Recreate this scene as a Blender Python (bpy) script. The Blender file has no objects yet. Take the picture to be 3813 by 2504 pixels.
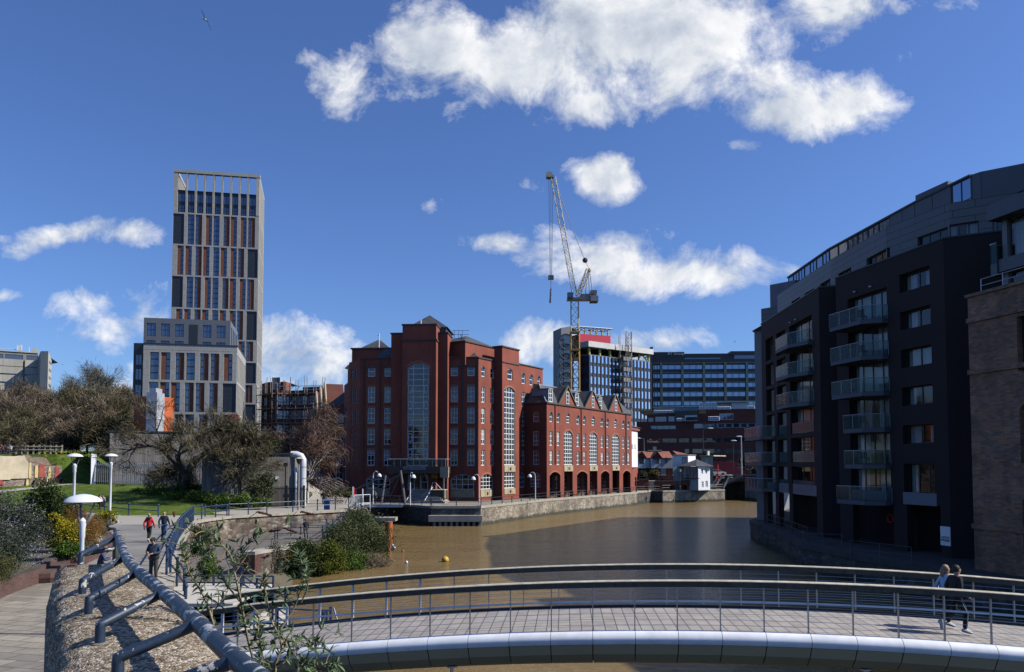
import bpy, math, random
import numpy as np
from mathutils import Vector, Matrix
random.seed(7); rng = np.random.default_rng(7)
C = bpy.context.scene.collection
PI = math.pi; R = math.radians
# ---------------------------------------------------------------- camera model used for measuring
F = 1780.0; CX = 1190.0; CYP = 996.0; PITCH = math.atan(84/1780.0); CAMZ = 4.5
cp_, sp_ = math.cos(PITCH), math.sin(PITCH)
def ray(X, Y):
    a = (X-CX)/F; b = (CYP-Y)/F
    y = cp_-b*sp_; z = sp_+b*cp_
    return a/y, z/y
def P(X, Y, d):
    rx, rz = ray(X, Y); return Vector((rx*d, d, CAMZ+rz*d))
def G(X, Y, z=0.0):
    rx, rz = ray(X, Y); d = (z-CAMZ)/rz; return Vector((rx*d, d, z))
ZO = dict(z1=(0,1100,1.737), z2=(450,580,1.395), z3=(900,1150,1.839), z4=(1600,1150,1.839), z5=(2000,1150,1.839), z6=(2750,580,1.699),
    z7=(2750,1400,1.4205), z8=(0,1800,1.8308), a1=(2020,620,1.817), a2=(0,1250,2.605), a3=(1250,1700,4.466), a4=(2350,1450,3.474),
    a5=(600,1900,2.588), a6=(3400,2050,3.443), a7=(250,1800,3.907), a8=(1000,1750,3.908), b1=(2750,1000,2.2327), b2=(3250,600,2.2327),
    b3=(2750,1650,3.126), b5=(550,600,3.1267), b7=(0,1700,3.126), b8=(960,1380,3.0056))
SD = 2380/3813
def D(k, x, y):
    ox, oy, s = ZO[k]; return ((ox+x/s)*SD, (oy+y/s)*SD)
# ---------------------------------------------------------------- mesh builder (world coordinates)
ORG = {}
def org(o): return ORG.get(o.name, Vector((0,0,0))) if o is not None else Vector((0,0,0))
class MB:
    def __init__(s): s.v = []; s.f = []
    def add(s, vs, fs):
        n = len(s.v); s.v.extend([tuple(v) for v in vs]); s.f.extend([tuple(i+n for i in f) for f in fs])
    def quad(s, a, b, c, d): s.add([a,b,c,d], [(0,1,2,3)])
    def poly(s, pts): s.add(pts, [tuple(range(len(pts)))])
    def box(s, x0, x1, y0, y1, z0, z1, m=None):
        vs = [(x0,y0,z0),(x1,y0,z0),(x1,y1,z0),(x0,y1,z0),(x0,y0,z1),(x1,y0,z1),(x1,y1,z1),(x0,y1,z1)]
        if m is not None: vs = [m @ Vector(v) for v in vs]
        s.add(vs, [(0,3,2,1),(4,5,6,7),(0,1,5,4),(1,2,6,5),(2,3,7,6),(3,0,4,7)])
    def prism(s, pts, z0, z1, top=True, bottom=True):
        # footprint given counter-clockwise seen from above; z0/z1 number or list
        n = len(pts)
        a = z0 if hasattr(z0, '__len__') else [z0]*n; b = z1 if hasattr(z1, '__len__') else [z1]*n
        vs = [(p[0],p[1],a[i]) for i, p in enumerate(pts)]+[(p[0],p[1],b[i]) for i, p in enumerate(pts)]
        fs = [(i,(i+1)%n,(i+1)%n+n,i+n) for i in range(n)]
        if top: fs.append(tuple(range(n,2*n)))
        if bottom: fs.append(tuple(range(n-1,-1,-1)))
        s.add(vs, fs)
    def tube(s, pts, r, n=8, cap=True):
        pts = [Vector(p) for p in pts]; m = len(pts)
        rs = r if hasattr(r, '__len__') else [r]*m
        prev = None; rings = []
        for i, p in enumerate(pts):
            t = (pts[min(i+1,m-1)]-pts[max(i-1,0)])
            if t.length < 1e-9: t = Vector((0,0,1))
            t.normalize()
            if prev is None:
                a = Vector((0,0,1)) if abs(t.z) < .9 else Vector((1,0,0)); u = t.cross(a).normalized()
            else:
                u = (prev-t*prev.dot(t))
                u = u.normalized() if u.length > 1e-6 else t.orthogonal().normalized()
            prev = u; w = t.cross(u)
            rings.append([p+(u*math.cos(2*PI*k/n)+w*math.sin(2*PI*k/n))*rs[i] for k in range(n)])
        vs = [q for rg in rings for q in rg]; fs = []
        for i in range(m-1):
            for k in range(n):
                fs.append((i*n+k, i*n+(k+1)%n, (i+1)*n+(k+1)%n, (i+1)*n+k))
        if cap and n > 2:
            fs.append(tuple(range(n-1,-1,-1))); fs.append(tuple((m-1)*n+k for k in range(n)))
        s.add(vs, fs)
    def lathe(s, c, prof, n=20, axis=None):
        # prof: (radius, height) list along +z from point c
        c = Vector(c); vs = []; fs = []
        for r, h in prof:
            for k in range(n):
                a = 2*PI*k/n; v = Vector((r*math.cos(a), r*math.sin(a), h))
                if axis is not None: v = axis @ v
                vs.append(c+v)
        for i in range(len(prof)-1):
            for k in range(n):
                fs.append((i*n+k, i*n+(k+1)%n, (i+1)*n+(k+1)%n, (i+1)*n+k))
        if prof[0][0] > 1e-6: fs.append(tuple(range(n-1,-1,-1)))
        if prof[-1][0] > 1e-6: fs.append(tuple((len(prof)-1)*n+k for k in range(n)))
        s.add(vs, fs)
    def ball(s, c, rx, ry=None, rz=None, n=10, m=6):
        ry = rx if ry is None else ry; rz = rx if rz is None else rz; c = Vector(c); vs = []; fs = []
        for i in range(m+1):
            th = PI*i/m
            for k in range(n):
                a = 2*PI*k/n; vs.append(c+Vector((rx*math.sin(th)*math.cos(a), ry*math.sin(th)*math.sin(a), -rz*math.cos(th))))
        for i in range(m):
            for k in range(n): fs.append((i*n+k, i*n+(k+1)%n, (i+1)*n+(k+1)%n, (i+1)*n+k))
        s.add(vs, fs)
    def mesh(s, name, o=Vector((0,0,0)), mat=None, smooth=False):
        me = bpy.data.meshes.new(name)
        if s.v:
            a = np.array(s.v, dtype=float)-np.array(o)
            me.from_pydata(a.tolist(), [], s.f)
            if smooth:
                me.polygons.foreach_set('use_smooth', [True]*len(me.polygons))
                try: me.set_sharp_from_angle(angle=R(40))
                except Exception: pass
        if mat: me.materials.append(mat)
        me.update(); return me
    def build(s, name, mat, parent=None, smooth=False, loc=None):
        if parent is not None: o_ = org(parent)
        else: o_ = Vector(loc) if loc is not None else (Vector((s.v[0][0], s.v[0][1], min(v[2] for v in s.v))) if s.v else Vector((0,0,0)))
        ob = bpy.data.objects.new(name, s.mesh(name, o_, mat, smooth)); C.objects.link(ob)
        if parent is not None: ob.parent = parent
        else: ob.location = o_
        ORG[ob.name] = Vector(o_)
        return ob
def thing(name, label, cat, loc=(0,0,0), group=None, kind=None):
    o = bpy.data.objects.new(name, None); C.objects.link(o); o.location = loc; o.empty_display_size = .2
    ORG[o.name] = Vector(loc)
    o['label'] = label; o['category'] = cat
    if group: o['group'] = group
    o['kind'] = kind or 'thing'
    return o
def tag(o, label=None, cat=None, group=None, kind=None):
    if label: o['label'] = label
    if cat: o['category'] = cat
    if group: o['group'] = group
    if kind: o['kind'] = kind
    return o
def inst(name, me, parent, wloc, rz=0.0, world_parent=True):
    ob = bpy.data.objects.new(name, me); C.objects.link(ob); ob.parent = parent
    ob.location = Vector(wloc)-(org(parent) if world_parent else Vector((0,0,0))); ob.rotation_euler = (0,0,rz)
    return ob
def copy_tree(o, parent=None):
    c = o.copy(); C.objects.link(c); c.parent = parent
    for ch in list(o.children): copy_tree(ch, c)
    return c
# ---------------------------------------------------------------- a vertical face standing on the plan
class Face:
    def __init__(s, A, B):
        s.A = Vector((A[0],A[1])); s.B = Vector((B[0],B[1])); s.L = (s.B-s.A).length
        s.d = (s.B-s.A)/s.L; s.n = Vector((s.d.y,-s.d.x)); s.rz = math.atan2(s.d.y, s.d.x)
    def hit(s, X, Y):
        rx, rz = ray(X, Y); u = (s.A.y*rx-s.A.x)/(s.d.x-s.d.y*rx); return u, CAMZ+rz*(s.A.y+u*s.d.y)
    def u(s, k, x, y=600): return s.hit(*D(k,x,y))[0]
    def z(s, k, x, y): return s.hit(*D(k,x,y))[1]
    def pt(s, u, z, o=0.0):
        p = s.A+s.d*u+s.n*o; return Vector((p.x,p.y,z))
    def off(s, o): return Face(s.A+s.n*o, s.B+s.n*o)
    def box(s, mb, ua, ub, za, zb, o0, o1):
        vs = [s.pt(ua,za,o0),s.pt(ub,za,o0),s.pt(ub,za,o1),s.pt(ua,za,o1),s.pt(ua,zb,o0),s.pt(ub,zb,o0),s.pt(ub,zb,o1),s.pt(ua,zb,o1)]
        mb.add(vs, [(0,1,2,3),(7,6,5,4),(4,5,1,0),(5,6,2,1),(6,7,3,2),(7,4,0,3)])
    def wall(s, mb, u0, u1, z0, z1, holes=(), depth=.25, o=0.0, back=False):
        hs = [(max(u0,h[0]),min(u1,h[1]),max(z0,h[2]),min(z1,h[3]),(h[4] if len(h) > 4 else 0)) for h in holes]
        hs = [h for h in hs if h[1]-h[0] > 1e-3 and h[3]-h[2] > 1e-3]
        us = sorted({round(v,4) for h in hs for v in (h[0],h[1])}|{round(u0,4),round(u1,4)})
        zs = sorted({round(v,4) for h in hs for v in (h[2],h[3])}|{round(z0,4),round(z1,4)})
        for j in range(len(zs)-1):
            zm = (zs[j]+zs[j+1])/2; run = None
            for i in range(len(us)-1):
                um = (us[i]+us[i+1])/2
                solid = not any(h[0] < um < h[1] and h[2] < zm < h[3] for h in hs)
                if solid and run is None: run = us[i]
                if (not solid) and run is not None:
                    mb.quad(s.pt(run,zs[j],o),s.pt(us[i],zs[j],o),s.pt(us[i],zs[j+1],o),s.pt(run,zs[j+1],o)); run = None
            if run is not None: mb.quad(s.pt(run,zs[j],o),s.pt(us[-1],zs[j],o),s.pt(us[-1],zs[j+1],o),s.pt(run,zs[j+1],o))
        for a, b, c, d, r in hs:
            q = d-r; i = o-depth
            mb.quad(s.pt(a,c,o),s.pt(a,q,o),s.pt(a,q,i),s.pt(a,c,i))
            mb.quad(s.pt(b,c,i),s.pt(b,q,i),s.pt(b,q,o),s.pt(b,c,o))
            if c > z0+1e-3: mb.quad(s.pt(a,c,i),s.pt(b,c,i),s.pt(b,c,o),s.pt(a,c,o))
            arc = arcpts(a, b, q, r)
            for (ua,za),(ub,zb) in zip(arc, arc[1:]):
                mb.quad(s.pt(ua,za,o),s.pt(ub,zb,o),s.pt(ub,zb,i),s.pt(ua,za,i))
                if r > 0: mb.quad(s.pt(ua,za,o),s.pt(ub,zb,o),s.pt(ub,d,o),s.pt(ua,d,o))
def arcpts(a, b, q, r, n=10):
    if r <= 1e-4: return [(a,q),(b,q)]
    w = (b-a)/2; Rr = (w*w+r*r)/(2*r); cz = q+r-Rr; cu = (a+b)/2; t0 = math.asin(min(1,w/Rr))
    if r > w*.999: t0 = PI/2
    return [(cu+Rr*math.sin(-t0+2*t0*i/n), cz+Rr*math.cos(-t0+2*t0*i/n)) for i in range(n+1)]
# ---------------------------------------------------------------- windows: frame mesh + pane mesh, shared between equals
_wm = {}
def win_meshes(w, h, nx, ny, arch, t, tm, fm, pm, xs=None, ys=None):
    key = (round(w,2), round(h,2), nx, ny, round(arch,2), t, tm, fm.name, pm.name, xs, ys)
    if key in _wm: return _wm[key]
    f = MB(); q = h-arch; dp = .07
    def bar(x0,x1,z0,z1,y0=0.0,y1=dp): f.box(x0,x1,y0,y1,z0,z1)
    bar(-w/2,w/2,0,t); bar(-w/2,-w/2+t,t,q); bar(w/2-t,w/2,t,q)
    arc = arcpts(-w/2,w/2,q,arch)
    inn = arcpts(-w/2+t,w/2-t,q-(0 if arch > 0 else t),max(arch-t,0) if arch > 0 else 0)
    if len(inn) != len(arc): inn = [(x*(w/2-t)/(w/2), z-t) for x, z in arc]
    for i in range(len(arc)-1):
        (xa,za),(xb,zb) = arc[i],arc[i+1]; (xc,zc),(xd,zd) = inn[i+1],inn[i]
        f.add([(xa,0,za),(xb,0,zb),(xc,0,zc),(xd,0,zd),(xa,dp,za),(xb,dp,zb),(xc,dp,zc),(xd,dp,zd)],[(0,3,2,1),(4,5,6,7),(3,7,6,2),(0,1,5,4)])
    vx = [(-w/2+w*i/nx) for i in range(1,nx)] if xs is None else [(-w/2+w*k) for k in xs]
    vz = [h*i/ny for i in range(1,ny)] if ys is None else [h*k for k in ys]
    for x in vx: bar(x-tm/2,x+tm/2,t,(h-t*.8 if arch <= 0 else h-t-(arch*(abs(x)/(w/2))**2)),.004,dp-.005)
    for z in vz:
        if z < q+arch*.6: bar(-w/2+t*.6,w/2-t*.6,z-tm/2,z+tm/2,.007,dp-.009)
    pn = MB(); y = dp*.6
    pn.poly([(-w/2+.01,y,.01),(w/2-.01,y,.01)]+[(x*.98,y,z-.01) for x, z in reversed(arc)])
    r = (f.mesh('window', mat=fm), pn.mesh('pane', mat=pm)); _wm[key] = r; return r
WCOUNT = {}
def window(face, parent, u, z, w, h, nx=1, ny=1, arch=0, t=.09, tm=.06, fm=None, pm=None, o=-.12, name='window', xs=None, ys=None, pane=True):
    a, b = win_meshes(w, h, nx, ny, arch, t, tm, fm, pm, xs, ys)
    p = face.pt(u, z, o)
    k = inst(name, a, parent, p, face.rz)
    if pane: inst('pane', b, k, (0,0,0), 0, world_parent=False)
    return k
# ---------------------------------------------------------------- materials
def nn(nt, typ, **kw):
    n = nt.nodes.new(typ)
    for k, v in kw.items():
        if k.startswith('i_'): n.inputs[k[2:]].default_value = v
        elif k.startswith('n_'): n.inputs[int(k[2:])].default_value = v
        else: setattr(n, k, v)
    return n
def ramp(nt, fac, stops):
    r = nt.nodes.new('ShaderNodeValToRGB'); nt.links.new(fac, r.inputs[0]); e = r.color_ramp.elements
    while len(e) < len(stops): e.new(.5)
    for i, (p, c) in enumerate(stops): e[i].position = p; e[i].color = (*c, 1) if len(c) == 3 else c
    return r.outputs[0]
def mixc(nt, f, a, b, mode='MIX'):
    m = nt.nodes.new('ShaderNodeMix'); m.data_type = 'RGBA'; m.blend_type = mode
    for s, v in ((m.inputs[0],f),(m.inputs[6],a),(m.inputs[7],b)):
        if isinstance(v, (int,float)): s.default_value = v
        elif isinstance(v, tuple): s.default_value = (*v,1) if len(v) == 3 else v
        else: nt.links.new(v, s)
    return m.outputs[2]
def newmat(name):
    m = bpy.data.materials.new(name); m.use_nodes = True; nt = m.node_tree; b = nt.nodes['Principled BSDF']; return m, nt, b
def noise(nt, vec, scale, detail=4, rough=.55, dist=0):
    n = nn(nt, 'ShaderNodeTexNoise'); n.inputs['Scale'].default_value = scale; n.inputs['Detail'].default_value = detail
    n.inputs['Roughness'].default_value = rough; n.inputs['Distortion'].default_value = dist
    if vec is not None: nt.links.new(vec, n.inputs['Vector'])
    return n.outputs['Fac']
def objco(nt): return nt.nodes.new('ShaderNodeTexCoord').outputs['Object']
def stretch(nt, vec, sx, sy, sz):
    m = nn(nt, 'ShaderNodeMapping'); m.inputs['Scale'].default_value = (sx,sy,sz); nt.links.new(vec, m.inputs['Vector']); return m.outputs[0]
def bumpit(nt, b, h, strength, dist=.02):
    n = nn(nt, 'ShaderNodeBump'); n.inputs['Strength'].default_value = strength; n.inputs['Distance'].default_value = dist
    nt.links.new(h, n.inputs['Height']); nt.links.new(n.outputs[0], b.inputs['Normal'])
def M(name, col, rough=.7, metal=0, var=.18, scale=1.2, bump=0, bscale=None, spec=.5, streak=False, bd=.02):
    m, nt, b = newmat(name); v = objco(nt)
    vv = stretch(nt, v, 1,1,.25) if streak else v
    f = noise(nt, vv, scale, 6, .65)
    lo = tuple(c*(1-var) for c in col); hi = tuple(min(1,c*(1+var)) for c in col)
    nt.links.new(ramp(nt, f, [(.3,lo),(.7,hi)]), b.inputs['Base Color'])
    b.inputs['Roughness'].default_value = rough; b.inputs['Metallic'].default_value = metal
    b.inputs['Specular IOR Level'].default_value = spec
    if bump: bumpit(nt, b, noise(nt, v, bscale or scale*6, 5, .6), bump, bd)
    return m
def wallco(nt):
    g = nn(nt, 'ShaderNodeNewGeometry'); tc = objco(nt)
    cr = nn(nt, 'ShaderNodeVectorMath', operation='CROSS_PRODUCT'); cr.inputs[0].default_value = (0,0,1); nt.links.new(g.outputs['True Normal'], cr.inputs[1])
    no = nn(nt, 'ShaderNodeVectorMath', operation='NORMALIZE'); nt.links.new(cr.outputs[0], no.inputs[0])
    dt = nn(nt, 'ShaderNodeVectorMath', operation='DOT_PRODUCT'); nt.links.new(no.outputs[0], dt.inputs[0]); nt.links.new(tc, dt.inputs[1])
    sp = nn(nt, 'ShaderNodeSeparateXYZ'); nt.links.new(tc, sp.inputs[0])
    cb = nn(nt, 'ShaderNodeCombineXYZ'); nt.links.new(dt.outputs['Value'], cb.inputs[0]); nt.links.new(sp.outputs[2], cb.inputs[1])
    return cb.outputs[0], tc
def brickmat(name, c1, c2, mortar, bw=.225, bh=.075, mort=.01, rough=.85, var=.25, vscale=.6, bump=.3, stain=0.0, flat=False, sq=None, patch=None):
    m, nt, b = newmat(name); uv, tc = wallco(nt)
    if flat: uv = tc
    br = nn(nt, 'ShaderNodeTexBrick'); nt.links.new(uv, br.inputs['Vector'])
    br.inputs['Color1'].default_value = (*c1,1); br.inputs['Color2'].default_value = (*c2,1); br.inputs['Mortar'].default_value = (*mortar,1)
    br.inputs['Scale'].default_value = 1; br.inputs['Brick Width'].default_value = bw; br.inputs['Row Height'].default_value = bh
    br.inputs['Mortar Size'].default_value = mort; br.inputs['Mortar Smooth'].default_value = .3; br.inputs['Bias'].default_value = 0
    f = noise(nt, tc, vscale, 7, .65)
    col = mixc(nt, 1.0, br.outputs['Color'], ramp(nt, f, [(.3,(1-var,)*3),(.7,(1+var*.4,)*3)]), 'MULTIPLY')
    if patch:
        col = mixc(nt, ramp(nt, noise(nt, tc, 2.3, 4, .6), [(.5,(0,0,0)),(.62,(1,1,1))]), col, patch)
    if stain:
        f2 = noise(nt, stretch(nt, tc, 1.2,1.2,.16), .8, 6, .7)
        col = mixc(nt, ramp(nt, f2, [(.48,(0,0,0)),(.72,(stain,)*3)]), col, (.02,.02,.018))
    nt.links.new(col, b.inputs['Base Color']); b.inputs['Roughness'].default_value = rough
    if bump: bumpit(nt, b, br.outputs['Fac'], -bump, .01)
    return m
def glassmat(name, col=(.02,.028,.035), rough=.04, wob=.05, wscale=.6, spec=.9, metal=.0):
    m, nt, b = newmat(name); v = objco(nt)
    g = nn(nt,'ShaderNodeNewGeometry')
    b.inputs['Base Color'].default_value = (*col,1); b.inputs['Roughness'].default_value = rough; b.inputs['Metallic'].default_value = metal
    b.inputs['Specular IOR Level'].default_value = spec; b.inputs['IOR'].default_value = 1.6
    bumpit(nt, b, noise(nt, g.outputs['Position'], wscale, 2, .5), wob, .3)
    return m
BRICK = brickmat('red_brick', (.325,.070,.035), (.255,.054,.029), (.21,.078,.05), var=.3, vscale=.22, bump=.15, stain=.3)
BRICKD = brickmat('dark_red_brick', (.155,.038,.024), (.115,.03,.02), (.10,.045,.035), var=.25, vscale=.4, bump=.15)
ARCHB = M('arch_brick', (.33,.13,.08), .85, var=.15, scale=2)
COPE = M('dark_coping', (.07,.055,.05), .8)
SLATE = brickmat('roof_slate', (.085,.083,.08), (.055,.055,.055), (.03,.03,.03), bw=.35, bh=.22, mort=.012, var=.45, vscale=.5, flat=True, bump=.2)
SLATE.node_tree.nodes['Principled BSDF'].inputs['Roughness'].default_value = .6
LEAD = M('lead_sheet', (.30,.32,.35), .45, var=.12, scale=.4)
WHITE = M('white_frame', (.78,.78,.76), .5, var=.04)
GREYF = M('grey_white_frame', (.62,.63,.64), .5, var=.05)
PANEL = M('stone_panel', (.42,.35,.22), .8, var=.15)
GLASS = glassmat('dark_glass', (.008,.01,.012), spec=.55)
GLASSB = glassmat('blue_glass', (.03,.05,.08), spec=1.0, wob=.03)
GLASSW = glassmat('wavy_glass', (.012,.016,.022), wob=.22, wscale=.35, spec=.8)
STONE = M('quay_stone_plain', (.3,.26,.2), .9, var=.35, scale=.8, bump=.5, bscale=3)
def stonemat(name, c1, c2, c3, scale=1.6, algae=.5, wet=True):
    m, nt, b = newmat(name); uv, tc = wallco(nt)
    vs = stretch(nt, tc, 1, 1, 2.0)
    vo = nn(nt,'ShaderNodeTexVoronoi'); vo.inputs['Scale'].default_value = scale; nt.links.new(vs, vo.inputs['Vector'])
    v2 = nn(nt,'ShaderNodeTexVoronoi', feature='DISTANCE_TO_EDGE'); v2.inputs['Scale'].default_value = scale; nt.links.new(vs, v2.inputs['Vector'])
    sp = nn(nt,'ShaderNodeSeparateXYZ'); nt.links.new(vo.outputs['Color'], sp.inputs[0])
    col = ramp(nt, sp.outputs[0], [(0,c1),(.5,c2),(1,c3)])
    edge = ramp(nt, v2.outputs['Distance'], [(0,(.35,)*3),(.06,(1,)*3)])
    col = mixc(nt, 1.0, col, edge, 'MULTIPLY')
    f = noise(nt, stretch(nt, tc, .5,.5,.2), .9, 7, .7)
    col = mixc(nt, ramp(nt, f, [(.42,(0,0,0)),(.66,(algae,)*3)]), col, (.035,.034,.028))
    f3 = noise(nt, tc, 9, 4, .7)
    col = mixc(nt, 1.0, col, ramp(nt, f3, [(.3,(.7,)*3),(.7,(1.25,)*3)]), 'MULTIPLY')
    if wet:   # weed and tide line just above the river level
        g = nn(nt,'ShaderNodeNewGeometry'); s3 = nn(nt,'ShaderNodeSeparateXYZ'); nt.links.new(g.outputs['Position'], s3.inputs[0])
        ad = nn(nt,'ShaderNodeMath', operation='MULTIPLY_ADD'); nt.links.new(noise(nt, tc, 1.3, 4, .6), ad.inputs[0]); ad.inputs[1].default_value = -1.1; nt.links.new(s3.outputs[2], ad.inputs[2])
        mr = nn(nt,'ShaderNodeMapRange'); mr.inputs[1].default_value = -3.75; mr.inputs[2].default_value = -3.55; mr.inputs[3].default_value = .85; mr.inputs[4].default_value = 0; nt.links.new(ad.outputs[0], mr.inputs[0])
        col = mixc(nt, mr.outputs[0], col, (.028,.030,.018))
    nt.links.new(col, b.inputs['Base Color']); b.inputs['Roughness'].default_value = .9
    bumpit(nt, b, v2.outputs['Distance'], .5, .08)
    return m
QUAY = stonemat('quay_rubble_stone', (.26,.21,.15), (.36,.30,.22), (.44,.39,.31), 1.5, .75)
QUAYD = stonemat('shaded_quay_stone', (.07,.065,.055), (.10,.09,.075), (.17,.155,.13), 1.6, .8)  # darker copy of the quay stone, shade put into its colour
RUBBLE = stonemat('park_rubble_stone', (.11,.075,.055), (.20,.145,.105), (.42,.37,.31), 1.7, .9)
COPING = M('pale_coping_stone', (.36,.32,.25), .9, var=.3, scale=2, bump=.3, bscale=12)
CONC = M('weathered_concrete', (.34,.31,.26), .9, var=.25, scale=.5, streak=True)
PAVE = M('pale_paving', (.36,.33,.28), .9, var=.18, scale=.6)
TAR = M('path_tarmac', (.235,.225,.205), .92, var=.14, scale=.5, bump=.15, bscale=60, bd=.005)
TARD = M('lower_path_tarmac', (.13,.115,.10), .92, var=.2, scale=.5)
STEEL = M('galvanised_steel', (.42,.43,.45), .45, .6, var=.1)
STEELW = M('white_or_sunlit_steel', (.74,.75,.78), .35, var=.06, scale=3)
LAMPG = M('pale_grey_lamp_paint', (.66,.67,.70), .4, var=.05, scale=3)
LAMPD = M('lamp_bracket_grey', (.16,.165,.175), .4, .3)
BLUEP = M('navy_rail_paint', (.025,.05,.105), .45, var=.3, scale=6)
BLACKP = M('black_paint', (.018,.018,.02), .5)
RUST = M('rust_orange', (.42,.10,.03), .7, var=.25, scale=1.5, streak=True)
RED = M('red_paint', (.55,.03,.02), .5)
WOODR = M('shaded_side_timber', (.085,.072,.052), .85, var=.4, scale=6, bump=.4, bscale=30)  # timber darkened to carry the shade on the handrail sides
SIL = M('brushed_aluminium', (.78,.79,.80), .38, .0, var=.12, scale=2)
ALU = M('aluminium_post', (.40,.42,.44), .4, .7)
def glasspanel():
    m, nt, b = newmat('balcony_glass')
    out = nt.nodes['Material Output']; t = nn(nt,'ShaderNodeBsdfTransparent'); t.inputs[0].default_value = (.62,.74,.74,1)
    mx = nn(nt,'ShaderNodeMixShader'); fr = nn(nt,'ShaderNodeFresnel'); fr.inputs[0].default_value = 1.5
    ad = nn(nt,'ShaderNodeMath', operation='MULTIPLY_ADD'); nt.links.new(fr.outputs[0], ad.inputs[0]); ad.inputs[1].default_value = 1.1; ad.inputs[2].default_value = .12
    nt.links.new(ad.outputs[0], mx.inputs[0]); nt.links.new(t.outputs[0], mx.inputs[1])
    b.inputs['Base Color'].default_value = (.16,.22,.22,1); b.inputs['Roughness'].default_value = .08; b.inputs['Specular IOR Level'].default_value = .8
    nt.links.new(b.outputs[0], mx.inputs[2]); nt.links.new(mx.outputs[0], out.inputs[0]); return m
BALG = glasspanel()
def clearglass():
    m, nt, b = newmat('clear_window_glass')
    out = nt.nodes['Material Output']; t = nn(nt,'ShaderNodeBsdfTransparent'); t.inputs[0].default_value = (.75,.8,.82,1)
    mx = nn(nt,'ShaderNodeMixShader'); mx.inputs[0].default_value = .32
    nt.links.new(t.outputs[0], mx.inputs[1]); b.inputs['Base Color'].default_value = (.01,.012,.015,1)
    b.inputs['Roughness'].default_value = .03; b.inputs['Specular IOR Level'].default_value = 1.0; b.inputs['IOR'].default_value = 1.9
    nt.links.new(b.outputs[0], mx.inputs[2]); nt.links.new(mx.outputs[0], out.inputs[0]); return m
CGLASS = clearglass()
CURT = M('curtain_cloth', (.80,.80,.78), .9, var=.12, scale=5)
sc = bpy.context.scene
cam = bpy.data.cameras.new('camera'); co = bpy.data.objects.new('camera', cam); C.objects.link(co)
co.location = (0,0,CAMZ); co.rotation_euler = (PI/2+PITCH,0,0)
cam.sensor_width = 36; cam.lens = 36*F/2380; cam.shift_x = 0; cam.shift_y = (CYP-781.5)/2380; cam.clip_end = 6000; cam.clip_start = .1
sc.camera = co
SUNEL, SUNAZ = R(41), math.atan2(1.0, -0.06)   # azimuth measured from +Y towards +X
sd = Vector((math.sin(SUNAZ)*math.cos(SUNEL), math.cos(SUNAZ)*math.cos(SUNEL), math.sin(SUNEL)))
sl = bpy.data.lights.new('sun', 'SUN'); sl.energy = 5.0; sl.angle = R(.53); sl.color = (1,.955,.88)
so = bpy.data.objects.new('sun', sl); C.objects.link(so); so.rotation_euler = (-sd).to_track_quat('-Z','Y').to_euler(); so.location = (60,0,60)
w = bpy.data.worlds.new('World'); sc.world = w; w.use_nodes = True; nt = w.node_tree
for n in list(nt.nodes): nt.nodes.remove(n)
out = nn(nt,'ShaderNodeOutputWorld'); bg = nn(nt,'ShaderNodeBackground'); bc = nn(nt,'ShaderNodeBackground'); mix = nn(nt,'ShaderNodeMixShader')
sky = nn(nt,'ShaderNodeTexSky'); sky.sky_type = 'NISHITA'; sky.sun_disc = False; sky.sun_elevation = SUNEL; sky.sun_rotation = SUNAZ
sky.air_density = 1.0; sky.dust_density = .6; sky.ozone_density = 6.0
hs = nn(nt,'ShaderNodeHueSaturation'); hs.inputs['Saturation'].default_value = 1.0; hs.inputs['Hue'].default_value = .505; hs.inputs['Value'].default_value = 1
nt.links.new(sky.outputs[0], hs.inputs['Color'])
tint = nn(nt,'ShaderNodeMix', data_type='RGBA', blend_type='MULTIPLY'); tint.inputs[0].default_value = 1; tint.inputs[7].default_value = (.80,.96,1.22,1)
nt.links.new(hs.outputs[0], tint.inputs[6]); nt.links.new(tint.outputs[2], bg.inputs[0]); bg.inputs[1].default_value = .098
tc = nn(nt,'ShaderNodeTexCoord'); sp = nn(nt,'ShaderNodeSeparateXYZ'); nt.links.new(tc.outputs['Generated'], sp.inputs[0])
def mth(op, a, b=None, c=None, clamp=False):
    n = nn(nt,'ShaderNodeMath', operation=op); n.use_clamp = clamp
    for i, v in enumerate((a,b,c)):
        if v is None: continue
        if isinstance(v, (int,float)): n.inputs[i].default_value = v
        else: nt.links.new(v, n.inputs[i])
    return n.outputs[0]
yy = mth('MAXIMUM', sp.outputs[1], .03)
cb = nn(nt,'ShaderNodeCombineXYZ'); nt.links.new(mth('DIVIDE', sp.outputs[0], yy), cb.inputs[0]); nt.links.new(mth('DIVIDE', sp.outputs[2], yy), cb.inputs[1])
uv = cb.outputs[0]
def vm(op, a, b):
    n = nn(nt,'ShaderNodeVectorMath', operation=op)
    for i, v in enumerate((a,b)):
        if isinstance(v, tuple): n.inputs[i].default_value = v
        else: nt.links.new(v, n.inputs[i])
    return n
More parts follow.
